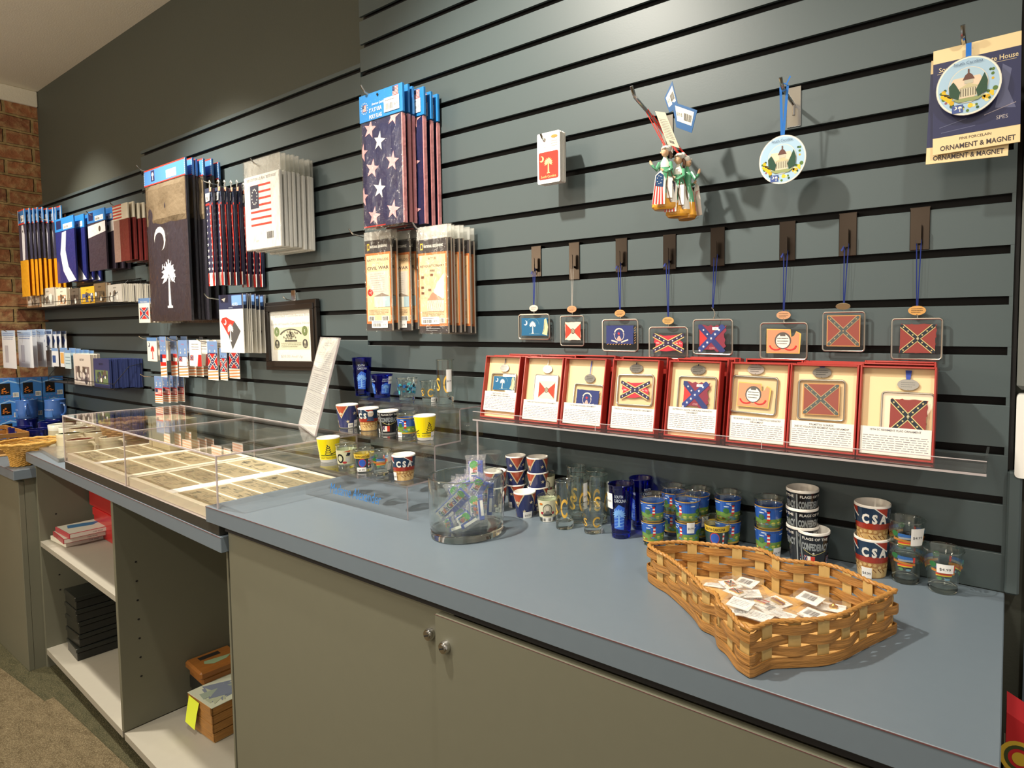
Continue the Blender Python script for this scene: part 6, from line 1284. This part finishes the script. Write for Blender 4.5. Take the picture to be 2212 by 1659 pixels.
def b_card(bg, fn, hd=None, bag=False):
    def f(t, w, h):
        m = MB(); m.box(0, 0, -h, w, .0015, 0, bg); A = Art(); 
        if hd: A.rect(0, h*.85, w, h, hd).up()
        fn(A, w, h); m.art(A, 0, 0, -h); m.build('card', CARD, t)
    return f
OG = rgb(232, 150, 100)
def f_pal(A, w, h): A.palmetto(w*.55, h*.1, h*.6, rgb(200, 50, 50)); A.crescent(w*.2, h*.7, w*.1, NAVY, rot=2.8)
def patch(kind):
    def f(A, w, h):
        A.rect(0, h*.5, w, h, rgb(112, 140, 184)); A.text(w*.5, h*.88, h*.05, 'Heritage', rgb(220, 90, 80), fit=w*.8)
        for k in range(5): A.poly([(0, h*(.02+.08*k)), (w, h*(.05+.08*k)), (w, h*(.09+.08*k)), (0, h*(.06+.08*k))], OG)
        for k in range(4): A.star(w*(.25+.5*(k % 2)), h*(.66+.09*(k//2)), w*.08, rgb(230, 220, 200))
        A.up(); x0, x1, y0, y1 = w*.04, w*.96, h*.28, h*.56
        if kind == 'bf': A.battle(x0, y0, x1, y1+h*.12, border=(w*.03, NAVY))
        elif kind == 'bars': A.rect(x0, y0, x1, y1, rgb(200, 40, 34)).up().rect(x0, y0+(y1-y0)*.33, x1, y0+(y1-y0)*.66, WHITE).up().rect(x0, y0+(y1-y0)*.33, x0+w*.35, y1, NAVY)
        elif kind == 'white': A.rect(x0, y0, x1, y1, rgb(60, 60, 90)).up().rect(x0+w*.03, y0+w*.03, x1-w*.03, y1-w*.03, WHITE).up().battle(x0+w*.03, y0+(y1-y0)*.5, x0+w*.4, y1-w*.03, st=False)
        elif kind == 'us': A.rect(x0, y0, x1, y1, REDC).up().usflag(x0+w*.05, y0+w*.05, x1-w*.05, y1-w*.05, n=9)
    return f
def f_ngreen(A, w, h):
    A.rect(0, h*.5, w, h, WHITE).up(); A.micro(w*.2, h*.6, w*.8, h*.9, 3, rgb(120, 110, 120)); A.rect(0, 0, w*.65, h*.45, WHITE); A.poly([(w*.65, 0), (w, 0), (w, h*.45), (w*.75, h*.45)], rgb(190, 40, 40)); A.battle(w*.05, h*.22, w*.35, h*.42, st=False)
SP = [('palmetto decal card at the left of the small hooks', (317, 729), (340, 781), b_card(rgb(232, 226, 214), f_pal, rgb(90, 130, 180)), 3, (300, 726)),
      ('patch card with red and white bars', (344, 727), (361, 815), b_card(WHITE, patch('bars')), 3, None), ('patch card with a white-field flag', (384, 735), (407, 815), b_card(WHITE, patch('white')), 4, (362, 729)),
      ('white card above a red-edged flag', (408, 735), (436, 792), b_card(WHITE, f_ngreen), 4, (425, 732)), ('cross-flag patch card beside the state decals', (447, 737), (472, 822), b_card(WHITE, patch('bf')), 2, None), ('rear cross-flag patch card partly behind the state decals', (474, 752), (492, 822), b_card(WHITE, patch('bf')), 1, None),
      ('striped US flag patch card in the lowest row', (333, 812), (352, 872), b_card(WHITE, patch('us')), 4, (303, 808))]
for lab, tl, br, fn, n, hk in SP:
    if hk: peg(hk, .11, 'small chrome peg hook for the '+lab, .0017, .008)
    stack('patch_card', lab, 'patch card', 'cards: '+lab, tl, br, -.085, -.02, n, fn, offs=[(.008*k, 0) for k in range(8)], ja=.03)
WB = rgb(238, 240, 244)
LP = [('white boxed souvenir pack with pale blue header, far left', (3, 714), (36, 797), b_card(WB, lambda A, w, h: (A.rect(w*.2, h*.15, w*.45, h*.6, rgb(190, 190, 200)), A.micro(w*.1, h*.75, w*.9, h*.95, 4, rgb(90, 130, 190))), rgb(186, 208, 236)), 2, (6, 712)),
      ('white boxed souvenir pack with blue header, second column', (58, 712), (82, 794), b_card(WB, lambda A, w, h: (A.rect(w*.2, h*.15, w*.6, h*.6, rgb(196, 196, 204)), A.micro(w*.1, h*.8, w*.9, h*.95, 3, rgb(90, 130, 190))), rgb(170, 196, 230)), 3, (50, 712)),
      ('small card with a blue state shape', (86, 716), (101, 757), b_card(WB, lambda A, w, h: A.poly([(w*.3, h*.7), (w*.6, h*.75), (w*.8, h*.5), (w*.5, h*.2), (w*.25, h*.4)], rgb(46, 84, 160)), rgb(70, 90, 130)), 5, (78, 714)),
      ('small pack with a blue print, left of the pale row', (111, 752), (127, 792), b_card(WB, lambda A, w, h: A.rect(w*.1, h*.2, w*.6, h*.6, rgb(50, 84, 150)), rgb(120, 160, 214)), 3, (100, 748)),
      ('small pack with an orange print', (129, 754), (140, 793), b_card(WB, lambda A, w, h: A.rect(w*.1, h*.2, w*.9, h*.8, rgb(236, 180, 90)), rgb(120, 160, 214)), 2, None), ('small pale turquoise pack', (139, 756), (154, 797), b_card(rgb(206, 226, 232), lambda A, w, h: A.micro(w*.1, h*.2, w*.9, h*.7, 3, rgb(150, 180, 196)), rgb(120, 160, 214)), 6, None)]
for lab, tl, br, fn, n, hk in LP:
    yq = -.205 if 'far left' in lab else (-.115 if 'second' in lab else -.085)
    if hk: peg(hk, .015-yq, 'small peg hook for the '+lab.split(',')[0].replace('with blue', 'in the second row with'), .0017, .008)
    stack('souvenir_pack', lab.split(',')[0], 'souvenir pack', 'packs: '+lab, tl, br, yq, yq+.055, n, fn, offs=[((.012 if 'second' in lab or 'boxed' in lab else .022)*k, 0) for k in range(8)], ja=.03)
# ------------------------------------------------------------------ wire racks with books
def rack(lab, fl, fr, ztop_px, y=-.105):
    a = U(fl[0], fl[1], 'y', y); b = U(fr[0], fr[1], 'y', -.02); x0, x1 = a.x, b.x; z = a.z; hgt = .105
    t = thing('wire_rack', lab, 'wire rack', (x0, 0, z)); w = x1-x0; m = MB(); D = .104; k = 0
    m.tube([(0, -D, 0), (w, -D, 0)], .0017, 6); m.tube([(0, -D, .022), (w, -D, .022)], .0014, 6); m.tube([(0, -.004, 0), (w, -.004, 0)], .0017, 6); m.tube([(0, -.006, hgt), (w, -.006, hgt)], .0017, 6)
    for xx in (0, w*.33, w*.66, w): m.tube([(xx, -.006, hgt), (xx, -.004, 0), (xx, -D, 0), (xx, -D, .022)], .0016, 6)
    m.tube([(0, -.006, hgt), (0, -.05, hgt*.9), (0, -D, .022)], .0014, 6); m.tube([(w, -.006, hgt), (w, -.05, hgt*.9), (w, -D, .022)], .0014, 6); m.build('wire_frame', BLACKW, t)
    g = MB(); n = int(w/.012)
    for i in range(n): g.tube([(w*(i+.5)/n, -.005, hgt), (w*(i+.5)/n, -.0045, 0)], .0008, 4)
    g.build('back_wires', BLACKW, t)
    m = MB(); m.box(.002, -D+.002, -.0036, w-.002, -.004, -.0018); m.build('tray', mat('black_tray', rgb(40, 36, 34), .6), t)
    return z, x0, x1
z1_, rx0, rx1 = rack('upper black wire rack holding books beside the brick wall', (22, 669), (300, 690), 600)
z2_, rx2, rx3 = rack('lower black wire rack holding blue books', (104, 823), (300, 842), 750)
def book(lab, tl, br, y, z0, th, cover, spine, n=1, grp=None, pages=rgb(226, 220, 204), lean=.0):
    x0, x1, zb_, zt = face(tl, br, y); w, h = x1-x0, zt-z0-.0006; root = None
    for k in range(n):
        L_ = lab if n == 1 else lab+', '+ORD[min(k, 11)]
        if root is None:
            root = thing('book', L_, 'book', (x0, y, z0+.0006), group=grp, rot=(-lean, 0, 0)); m = MB(); m.box(0, 0, 0, w, .0007, h, spine); m.box(0, th-.0007, 0, w, th, h, spine); m.box(0, 0, 0, .0007, th, h, spine); A = Art(); cover(A, w, h); m.art(A); m.build('cover', CARD, root)
            MB().box(.0008, .0008, .001, w-.001, th-.0008, h-.001, pages).build('pages', PAPER, root)
        else: dup(root, (x0+.006*k+random.uniform(0, .003), y+(th+.0006)*k, z0+.0006+.0), (-lean, random.uniform(-.01, .01), random.uniform(-.02, .02)), L_)
def cv(bg, dk, lt=WHITE):
    def f(A, w, h):
        A.rect(0, 0, w, h, bg).up(); R = random.Random(int(bg[0]*99)); A.rect(w*.1, h*.12, w*.9, h*.6, dk).up()
        for k in range(14): A.circ(w*R.uniform(.15, .85), h*R.uniform(.15, .55), w*R.uniform(.04, .1), R.choice([lt, bg, tuple(x*.6 for x in dk), (.4, .35, .3)]), n=7)
        A.text(w*.5, h*.78, h*.1, 'HISTORY', tuple(x*.4 for x in bg), fit=w*.7)
    return f
GRP = 'books in the upper wire rack'
book('brown and white covered booklet at the left end of the upper rack', (56, 622), (90, 668), -.095, z1_, .009, cv(rgb(176, 140, 108), rgb(220, 212, 200)), rgb(150, 110, 84), 1)
book('grey-edged booklet behind the brown and white one', (88, 624), (120, 668), -.085, z1_, .007, cv(rgb(200, 196, 184), rgb(150, 146, 136)), rgb(196, 192, 182), 7, GRP)
book('white illustrated booklet in the upper rack', (122, 624), (146, 668), -.095, z1_, .008, cv(rgb(236, 226, 206), rgb(200, 150, 110)), rgb(222, 206, 170), 2)
book('dark brown booklet in the upper rack', (150, 624), (172, 668), -.095, z1_, .009, cv(rgb(96, 88, 78), rgb(70, 62, 56)), rgb(90, 84, 78), 2)
book('yellow covered booklet with a blue figure', (174, 621), (206, 668), -.097, z1_, .009, cv(rgb(236, 182, 50), rgb(96, 110, 150)), rgb(232, 176, 50), 1)
book('painted brown covered booklet', (202, 613), (230, 668), -.095, z1_, .008, cv(rgb(120, 100, 74), rgb(86, 76, 60)), rgb(124, 66, 50), 2)
book('grey page-edged book at the right end of the upper rack', (232, 616), (266, 672), -.088, z1_, .0065, cv(rgb(196, 192, 184), rgb(206, 202, 194)), rgb(200, 196, 188), 12, 'grey books at the right of the upper rack')
book('cream civil war book with a cannon scene in the lower rack', (158, 764), (198, 826), -.098, z2_, .010, cv(rgb(224, 214, 204), rgb(140, 124, 120)), rgb(214, 206, 200), 3, 'cream books in the lower rack')
book('dark blue book with a green battle scene cover in the lower rack', (201, 774), (238, 833), -.098, z2_, .0075, cv(rgb(48, 58, 104), rgb(110, 130, 90)), rgb(52, 66, 120), 12, 'blue books in the lower rack', pages=rgb(52, 66, 120))
# ------------------------------------------------------------------ mugs, boxes and baskets at the far left
def mug(lab, p, body, rim, inner, h=.095, r=.041, hr=0, art=None, grp=None, nm='mug'):
    t = thing(nm, lab, 'mug', p, hr, grp); m = MB(); prof = [(0, .001), (r*.86, 0), (r*.93, .004), (r*1.0, h*.3), (r*.97, h*.8), (r, h-.002), (r-.0015, h), (r-.004, h-.002), (r*.9, h*.3), (r*.8, .006), (0, .005)]
    cs = [body, body, body, body, rim, rim, rim, inner, inner, inner]; m.lathe(prof, 32, body, cs=cs); m.build('body', GLAZE, t, smooth=True)
    m = MB(); m.tube([(r*.92, 0, h*.8), (r*1.35, 0, h*.82), (r*1.62, 0, h*.62), (r*1.6, 0, h*.38), (r*1.3, 0, h*.2), (r*.94, 0, h*.18)], [.0055, .0055, .005, .005, .0055, .006], 8, c=body); m.build('handle', GLAZE, t, smooth=True)
    if art: A = Art(); art(A, r, h); MB().wrap(A, r*1.01, r*1.01, h).build('printed_design', GLAZE, t)
    return t
CBL = rgb(14, 24, 96); LBL = rgb(70, 112, 184)
def a_mug(A, r, h): A.text(0, h*.45, h*.13, 'SOUTH CAROLINA', rgb(200, 214, 240), fit=r*1.6); A.rect(-r*.7, h*.1, r*.7, h*.4, rgb(70, 120, 190))
def at_t(u, v, tt): return CAM+ray(u, v)*tt
for u, v, tt, z, bc, lab in ((45, 0, 2.78, ZL+.0006, CBL, 'cobalt mug in the lower row, far left'), (85, 0, 2.72, ZL+.0006, CBL, 'cobalt mug in the lower row, second'), (108, 0, 2.95, ZL+.0006, CBL, 'cobalt mug in the lower row, behind the others'), (134, 0, 2.80, ZL+.0006, CBL, 'cobalt mug in the lower row, right end'), (62, 0, 3.05, ZL+.097, LBL, 'light blue mug standing high at the left'), (124, 0, 3.05, ZL+.097, LBL, 'light blue mug standing high at the right')):
    p = at_t(u, 950, tt); p.z = z; mug(lab, p, bc, bc, bc, hr=-.9+u*.01, art=a_mug)
for u, tt, lab in ((62, 3.05, 'left'), (124, 3.05, 'right')):
    p = at_t(u, 950, tt); p.z = ZL+.0006; mug('cobalt mug underneath the light blue one on the %s' % lab, p, CBL, CBL, CBL, art=a_mug)
def bxart(A, w, h):
    A.rect(0, 0, w, h, rgb(60, 124, 196)).up(); A.poly([(0, h*.7), (w*.5, h*.85), (w, h*.7), (w, h*.76), (w*.5, h*.92), (0, h*.76)], rgb(150, 190, 230)); A.rect(w*.12, h*.18, w*.58, h*.76, rgb(14, 12, 14)); 
    for k in range(9): A.star(w*(.08+.11*k), h*(.08 if k % 2 else .93), w*.03, rgb(220, 90, 120))
    A.rect(w*.68, h*.05, w*.95, h*.28, WHITE).up(); A.bars(w*.7, h*.08, w*.93, h*.25, n=8)
    for k in range(3): A.ring(w*(.32-.02*k), h*(.3+.1*k), w*(.15-.03*k), w*.045, rgb(236, 130, 40), 10, h*.05, 100*k, 100*k+250)
    A.line(w*.36, h*.27, w*.52, h*.33, h*.025, rgb(236, 130, 40))
for row in range(3):
    for j in range(4):
        y1 = -.008-j*.083; bw_, bh_ = .080, .100
        t = thing('mug_box', 'blue mug carton with a dark snake window, %s row, %s from the corner' % (['bottom', 'middle', 'top'][row], ['first', 'second', 'third', 'fourth'][j]), 'box', (-4.2, y1-bw_, ZL+.0006+row*(bh_+.0005)), group='blue mug cartons by the brick wall', rotz=0)
        T = Matrix.Rotation(PI/2, 4, 'Z'); m = MB(); m.bbox(0, 0, 0, bw_, .08, bh_, .001, c=rgb(60, 118, 190), T=T); A = Art(); bxart(A, bw_, bh_); m.art(A, T=T); m.build('carton', CARD, t)
CRM = rgb(206, 196, 164)
for u, v, w, c1, lab in ((173, 948, 50, rgb(120, 36, 28), 'stoneware mug with a red interior, nearest'), (151, 935, 50, rgb(40, 62, 48), 'stoneware mug with a dark green interior, left'), (223, 944, 44, rgb(36, 58, 48), 'stoneware mug with a green interior, right of the red one'), (206, 932, 50, rgb(70, 40, 56), 'stoneware mug with a purple interior'), (178, 924, 48, rgb(84, 50, 66), 'stoneware mug with a plum interior, behind'), (131, 916, 46, rgb(236, 236, 220), 'white-lined mug with lettering, left'), (154, 921, 44, rgb(240, 240, 226), 'white-lined mug, beside the plum one'), (188, 909, 36, rgb(236, 236, 220), 'white-lined mug at the back'), (212, 914, 40, rgb(130, 66, 40), 'stoneware mug with a brown interior, back right')):
    h = .062; p = U(u, v, 'z', ZC+h); L_ = MLi @ p; 
    if L_.x > CX0-.05: L_.x = CX0-.05
    p = ML @ L_; r = min(.044, max(.034, w*depth(p)/F/2)); ok = p.x > (ML @ Vector((-LW, 0, 0))).x+.03
    SM = globals().setdefault('SM', [])
    for _ in range(30):
        for q in SM:
            d = (p-q).to_2d(); 
            if d.length < .090: p.x += d.normalized().x*(.0905-d.length); p.y += d.normalized().y*(.0905-d.length)
    SM.append(p.copy()); p.z = (ZC if ok else ZL)+.0006; hh_ = h if ok else h+.062; mug(lab, p, CRM, rgb(226, 218, 186) if 'white' not in lab else rgb(236, 236, 220), c1, h=hh_, r=r*.98, hr=.4, nm='stoneware_mug')
# wicker baskets
WICK = mat('wicker', rgb(206, 160, 78), .6, bump=.6, bscale=60, var=.3, vscale=60); WICK2 = mat('wicker_brown', rgb(190, 148, 90), .65, bump=.6, bscale=60, var=.3, vscale=60)
def wicker(lab, p, r0, r1, h, mt, rows=14, sx=1, wide=None, rz=0, stakes=22, off=(0, 0)):
    t = thing('wicker_basket', lab, 'basket', p, rz); m = MB()
    for i in range(rows):
        f_ = i/(rows-1); g_ = f_**2.6 if wide else f_; r = r0+(r1-r0)*g_; z = .003+(h-.006)*f_; N_ = stakes*4
        m.tube([((r+.0022*math.cos(stakes/2*2*PI*j/N_+(PI if i % 2 else 0)))*math.cos(2*PI*j/N_)*sx+off[0]*g_, (r+.0022*math.cos(stakes/2*2*PI*j/N_+(PI if i % 2 else 0)))*math.sin(2*PI*j/N_)+off[1]*g_, z) for j in range(N_)], h/rows*.56, 5, closed=True)
    m.build('woven_wall', mt, t)
    m = MB(); m.tube([(r1*math.cos(2*PI*j/48)*sx+off[0], r1*math.sin(2*PI*j/48)+off[1], h+.0015*math.sin(j*2.2)) for j in range(48)], .005, 7, closed=True); m.build('rim', mt, t)
    m = MB(); m.lathe([(0, .001), (r0, .001), (r0, .004), (0, .004)], 32, sx=sx); m.build('bottom', mt, t); return t
wicker('brown wicker basket standing behind the mugs near the left end of the display case', (-3.0, -.125, ZC+.0006), .058, .082, .112, WICK2, 14)
wicker('pale wicker funnel-shaped basket with a wide flared rim at the far left', (-3.305, -.372, ZL+.0006), .030, .100, .096, WICK, 22, wide=True, off=(.02, .028))
t = thing('splint_basket', 'brown splint basket behind the funnel-shaped wicker one', 'basket', (-3.98, -.408, ZL+.0006))
for k in range(4):
    m = MB(); z = .010+.022*k
    for (a, b, c_, d) in ((0, 0, .36, .003), (0, .13, .36, .133), (0, 0, .003, .13), (.357, 0, .36, .13)): m.bbox(a-(k % 2)*.002, b-(k % 2)*.002, z, c_, d, z+.019, .001)
    m.build('woven_band', WOOD, t)
for j in range(8):
    m = MB(); x_ = .012+.045*j
    for k in range(4):
        y_ = -.0035 if (j+k) % 2 else .0032; m.box(x_, y_-.0012, .009+.022*k, x_+.018, y_+.0002, .032+.022*k)
    m.build('upright_splint', PALE, t)
MB().box(.003, .003, .0, .357, .13, .003).build('bottom', PLY, t)
# clear flat pack and blister pack near the case
t = thing('plastic_tray', 'flat clear-wrapped grey print lying at the left end of the lower worktop', 'tray', ML @ Vector((-1.70, .035, ZC+.0006)), -TH-.05); m = MB(); m.bbox(0, 0, 0, .33, .17, .014, .002, c=rgb(96, 98, 92)); A = Art(); A.rect(.01, .01, .32, .16, rgb(126, 124, 110)).up(); R = random.Random(6)
for k in range(26): a, b = R.uniform(.02, .26), R.uniform(.02, .13); A.rect(a, b, a+R.uniform(.01, .05), b+R.uniform(.006, .02), R.choice([rgb(90, 88, 80), rgb(160, 158, 140), rgb(110, 106, 96)]))
for pts, c, L in A.p: m.add([(x, y, .014+EPS*(L+1)) for x, y in pts], [tuple(range(len(pts)))], c)
m.build('print', GLAZE, t); m = MB(); m.box(-.003, -.003, 0, .333, .173, .0165); m.build('wrap', TINYBAG, t)
# ------------------------------------------------------------------ shelf contents
ba = LZ(105, 1168, SH1); bb_ = LZ(135, 1185, SH1); bwk = max(.09, bb_.x-ba.x)
for k, (c1, lab) in enumerate(((rgb(226, 222, 206), 'bottom book of the pile of three on the upper shelf, cream spine'), (rgb(170, 60, 70), 'middle book of the pile of three on the upper shelf, reddish front edge'), (rgb(186, 70, 80), 'top book of the pile of three, blue bird cover'))):
    t = thing('book', lab, 'book', ML @ Vector((bb_.x-bwk+.018*k, max(bb_.y, .024)+.004*k, SH1+.0006+.0195*k)), -TH+[.06, -.03, .03][k], group='books piled on the upper shelf')
    bd = .17; m = MB(); m.bbox(0, 0, 0, bwk, bd, .0186, .001, c=c1); A = Art(); A.rect(.003, .003, bwk-.003, bd-.003, rgb(214, 220, 206)).up().poly([(.02, .03), (.07, .02), (.09, .09), (.05, .13), (.03, .07)], rgb(60, 120, 170)).poly([(.06, .12), (.09, .15), (.07, .155)], rgb(200, 90, 50))
    for pts, c, L in A.p: m.add([(x, y, .0186+EPS*(L+1)) for x, y in pts], [tuple(range(len(pts)))], c)
    A = Art(); A.rect(.003, .002, bd-.003, .0166, rgb(230, 226, 214)).up().text(bd*.5, .006, .007, 'THE WAR', rgb(90, 70, 90), fit=bd*.5)
    for pts, c, L in A.p: m.add([(bwk+EPS*(L+1), x, z) for x, z in pts], [tuple(range(len(pts)))], c)
    m.build('cover', CARD, t)
for k in range(2):
    a = LU(196, 1120, .16); t = thing('red_box', 'red cardboard box on the upper shelf, %s' % ['lower one', 'upper one with overhanging lid'][k], 'box', ML @ Vector((a.x-(.05 if k else 0), .17, SH1+.0006+k*.1125)), -TH); m = MB(); m.bbox(0, 0, 0, .24+(.05 if k else 0), .14, .105, .002, c=rgb(176, 30, 30)); m.build('body', CARD, t); m = MB(); m.bbox(-.003, -.003, .075 if k else .080, .243+(.05 if k else 0), .143, .1115 if k == 0 else .108, .002, c=rgb(186, 34, 34)); m.build('lid', CARD, t)
bb = LU(171, 1428, .10)
a = LZ(147, 1404, SHB); b = LZ(171, 1428, SHB); zt = LU(150, 1280, a.y).z
H5 = (zt-SHB)/5
for k in range(5):
    t = thing('black_box', 'glossy black box, %s in the pile on the lower left shelf' % ['bottom one', 'second from the bottom', 'third from the bottom', 'fourth from the bottom', 'top one'][k], 'box', ML @ Vector((a.x, b.y, SHB+.0006+k*H5)), -TH+random.uniform(-.04, .04), group='black boxes on the lower left shelf')
    m = MB(); m.bbox(0, 0, 0, b.x-a.x, .19, H5*.62, .002, c=rgb(26, 28, 26)); m.build('body', CARD, t); m = MB(); m.bbox(-.003, -.003, H5*.63, b.x-a.x+.003, .193, H5-.001, .002, c=rgb(30, 33, 30)); m.build('lid', CARD, t)
t = thing('plastic_bin', 'white plastic bin edge beside the divider on the lower left shelf', 'bin', ML @ Vector((dx-.085, .05, SHB+.0006)), -TH); m = MB()
for q in ((0, 0, .08, .003), (0, .147, .08, .15), (0, 0, .003, .15), (.077, 0, .08, .15)): m.box(q[0], q[1], 0, q[2], q[3], .13, rgb(214, 218, 214))
m.box(0, 0, 0, .08, .15, .003, rgb(214, 218, 214)); m.build('body', CARD, t); m = MB(); m.tube([(-.002, -.002, .13), (.082, -.002, .13), (.082, .152, .13), (-.002, .152, .13)], .0035, 6, c=rgb(222, 226, 222), closed=True); m.build('rim', CARD, t)
# right bay: black box, wooden box, map basket, note
a = LZ(405, 1527, SHB); b = LZ(446, 1551, SHB); tp = LU(405, 1462, a.y)
bw_ = b.x-a.x; bx = Vector((a.x, b.y, SHB+.0006)); bh_ = max(.10, tp.z-SHB)
t = thing('black_box', 'glossy black box under the wooden box in the right bay', 'box', ML @ bx, -TH+.02); m = MB(); m.bbox(0, 0, 0, bw_, .12, bh_*.55, .004, c=rgb(26, 28, 26)); m.build('body', CARD, t); m = MB(); m.bbox(-.002, -.002, bh_*.57, bw_+.002, .122, bh_, .004, c=rgb(30, 32, 30)); m.build('lid', CARD, t)
WB2 = mat('oiled_wood', rgb(146, 92, 40), .35, var=.35, vscale=30, stretch=(6, 1, 1))
t = thing('wooden_box', 'small oiled wooden box with a dark label on top of the black box', 'box', ML @ (bx+Vector((-.004, -.012, bh_+.0008))), -TH-.03); m = MB(); m.bbox(.008, .01, 0, bw_+.006, .12, .024, .003); m.build('base', WB2, t); m = MB(); m.bbox(0, 0, .0245, bw_+.014, .13, .050, .006); m.build('lid', WB2, t)
m = MB(); m.box(.02, .03, .050, .045, .09, .0505, rgb(30, 26, 22)); m.add([(.06, .035, .0506), (.08, .03, .0506), (.10, .05, .0506), (.095, .09, .0506), (.075, .11, .0506), (.068, .07, .0506)], [(0, 1, 2, 3, 4, 5)], rgb(130, 150, 116)); m.build('lid_label', PAPER, t)
c0 = LZ(452, 1470, SHB+.115); c1 = Vector((bx.x+bw_+.012, .150, SHB+.0006))
t = thing('splint_basket', 'small splint basket with a yellow note and a map sheet in the right bay', 'basket', ML @ c1, -TH+.05)
m = MB()
for k in range(4):
    z = .004+.028*k
    for (q0, q1, q2, q3) in ((0, 0, .15, .003), (0, .13, .15, .133), (0, 0, .003, .13), (.147, 0, .15, .13)): m.bbox(q0-.001*k-(k % 2)*.001, q1-.001*k-(k % 2)*.001, z, q2, q3, z+.026, .001)
m.build('woven_wall', WOOD, t); MB().box(.003, .003, 0, .147, .13, .003).build('bottom', PLY, t)
m = MB(); m.box(-.004, -.004, .114, .154, .134, .1155, rgb(200, 206, 186)); A = Art(); R = random.Random(3)
for k in range(16): m.add([(x, y, .1157+.00006*k) for x, y in [(lambda a_, b_: (a_, b_))(R.uniform(0, .14), R.uniform(0, .12)) for _ in range(3)]], [(0, 1, 2)], R.choice([rgb(150, 164, 150), rgb(176, 184, 160), rgb(120, 130, 150)]))
m.build('map_sheet', PAPER, t)
m = MB(); m.add([(.012, -.0065, .112), (.078, -.0065, .108), (.072, -.012, .070), (.064, -.016, .022), (.002, -.016, .028), (.006, -.011, .072)], [(0, 1, 2, 5), (5, 2, 3, 4)], rgb(226, 240, 60)); m.build('sticky_note', PAPER, t)
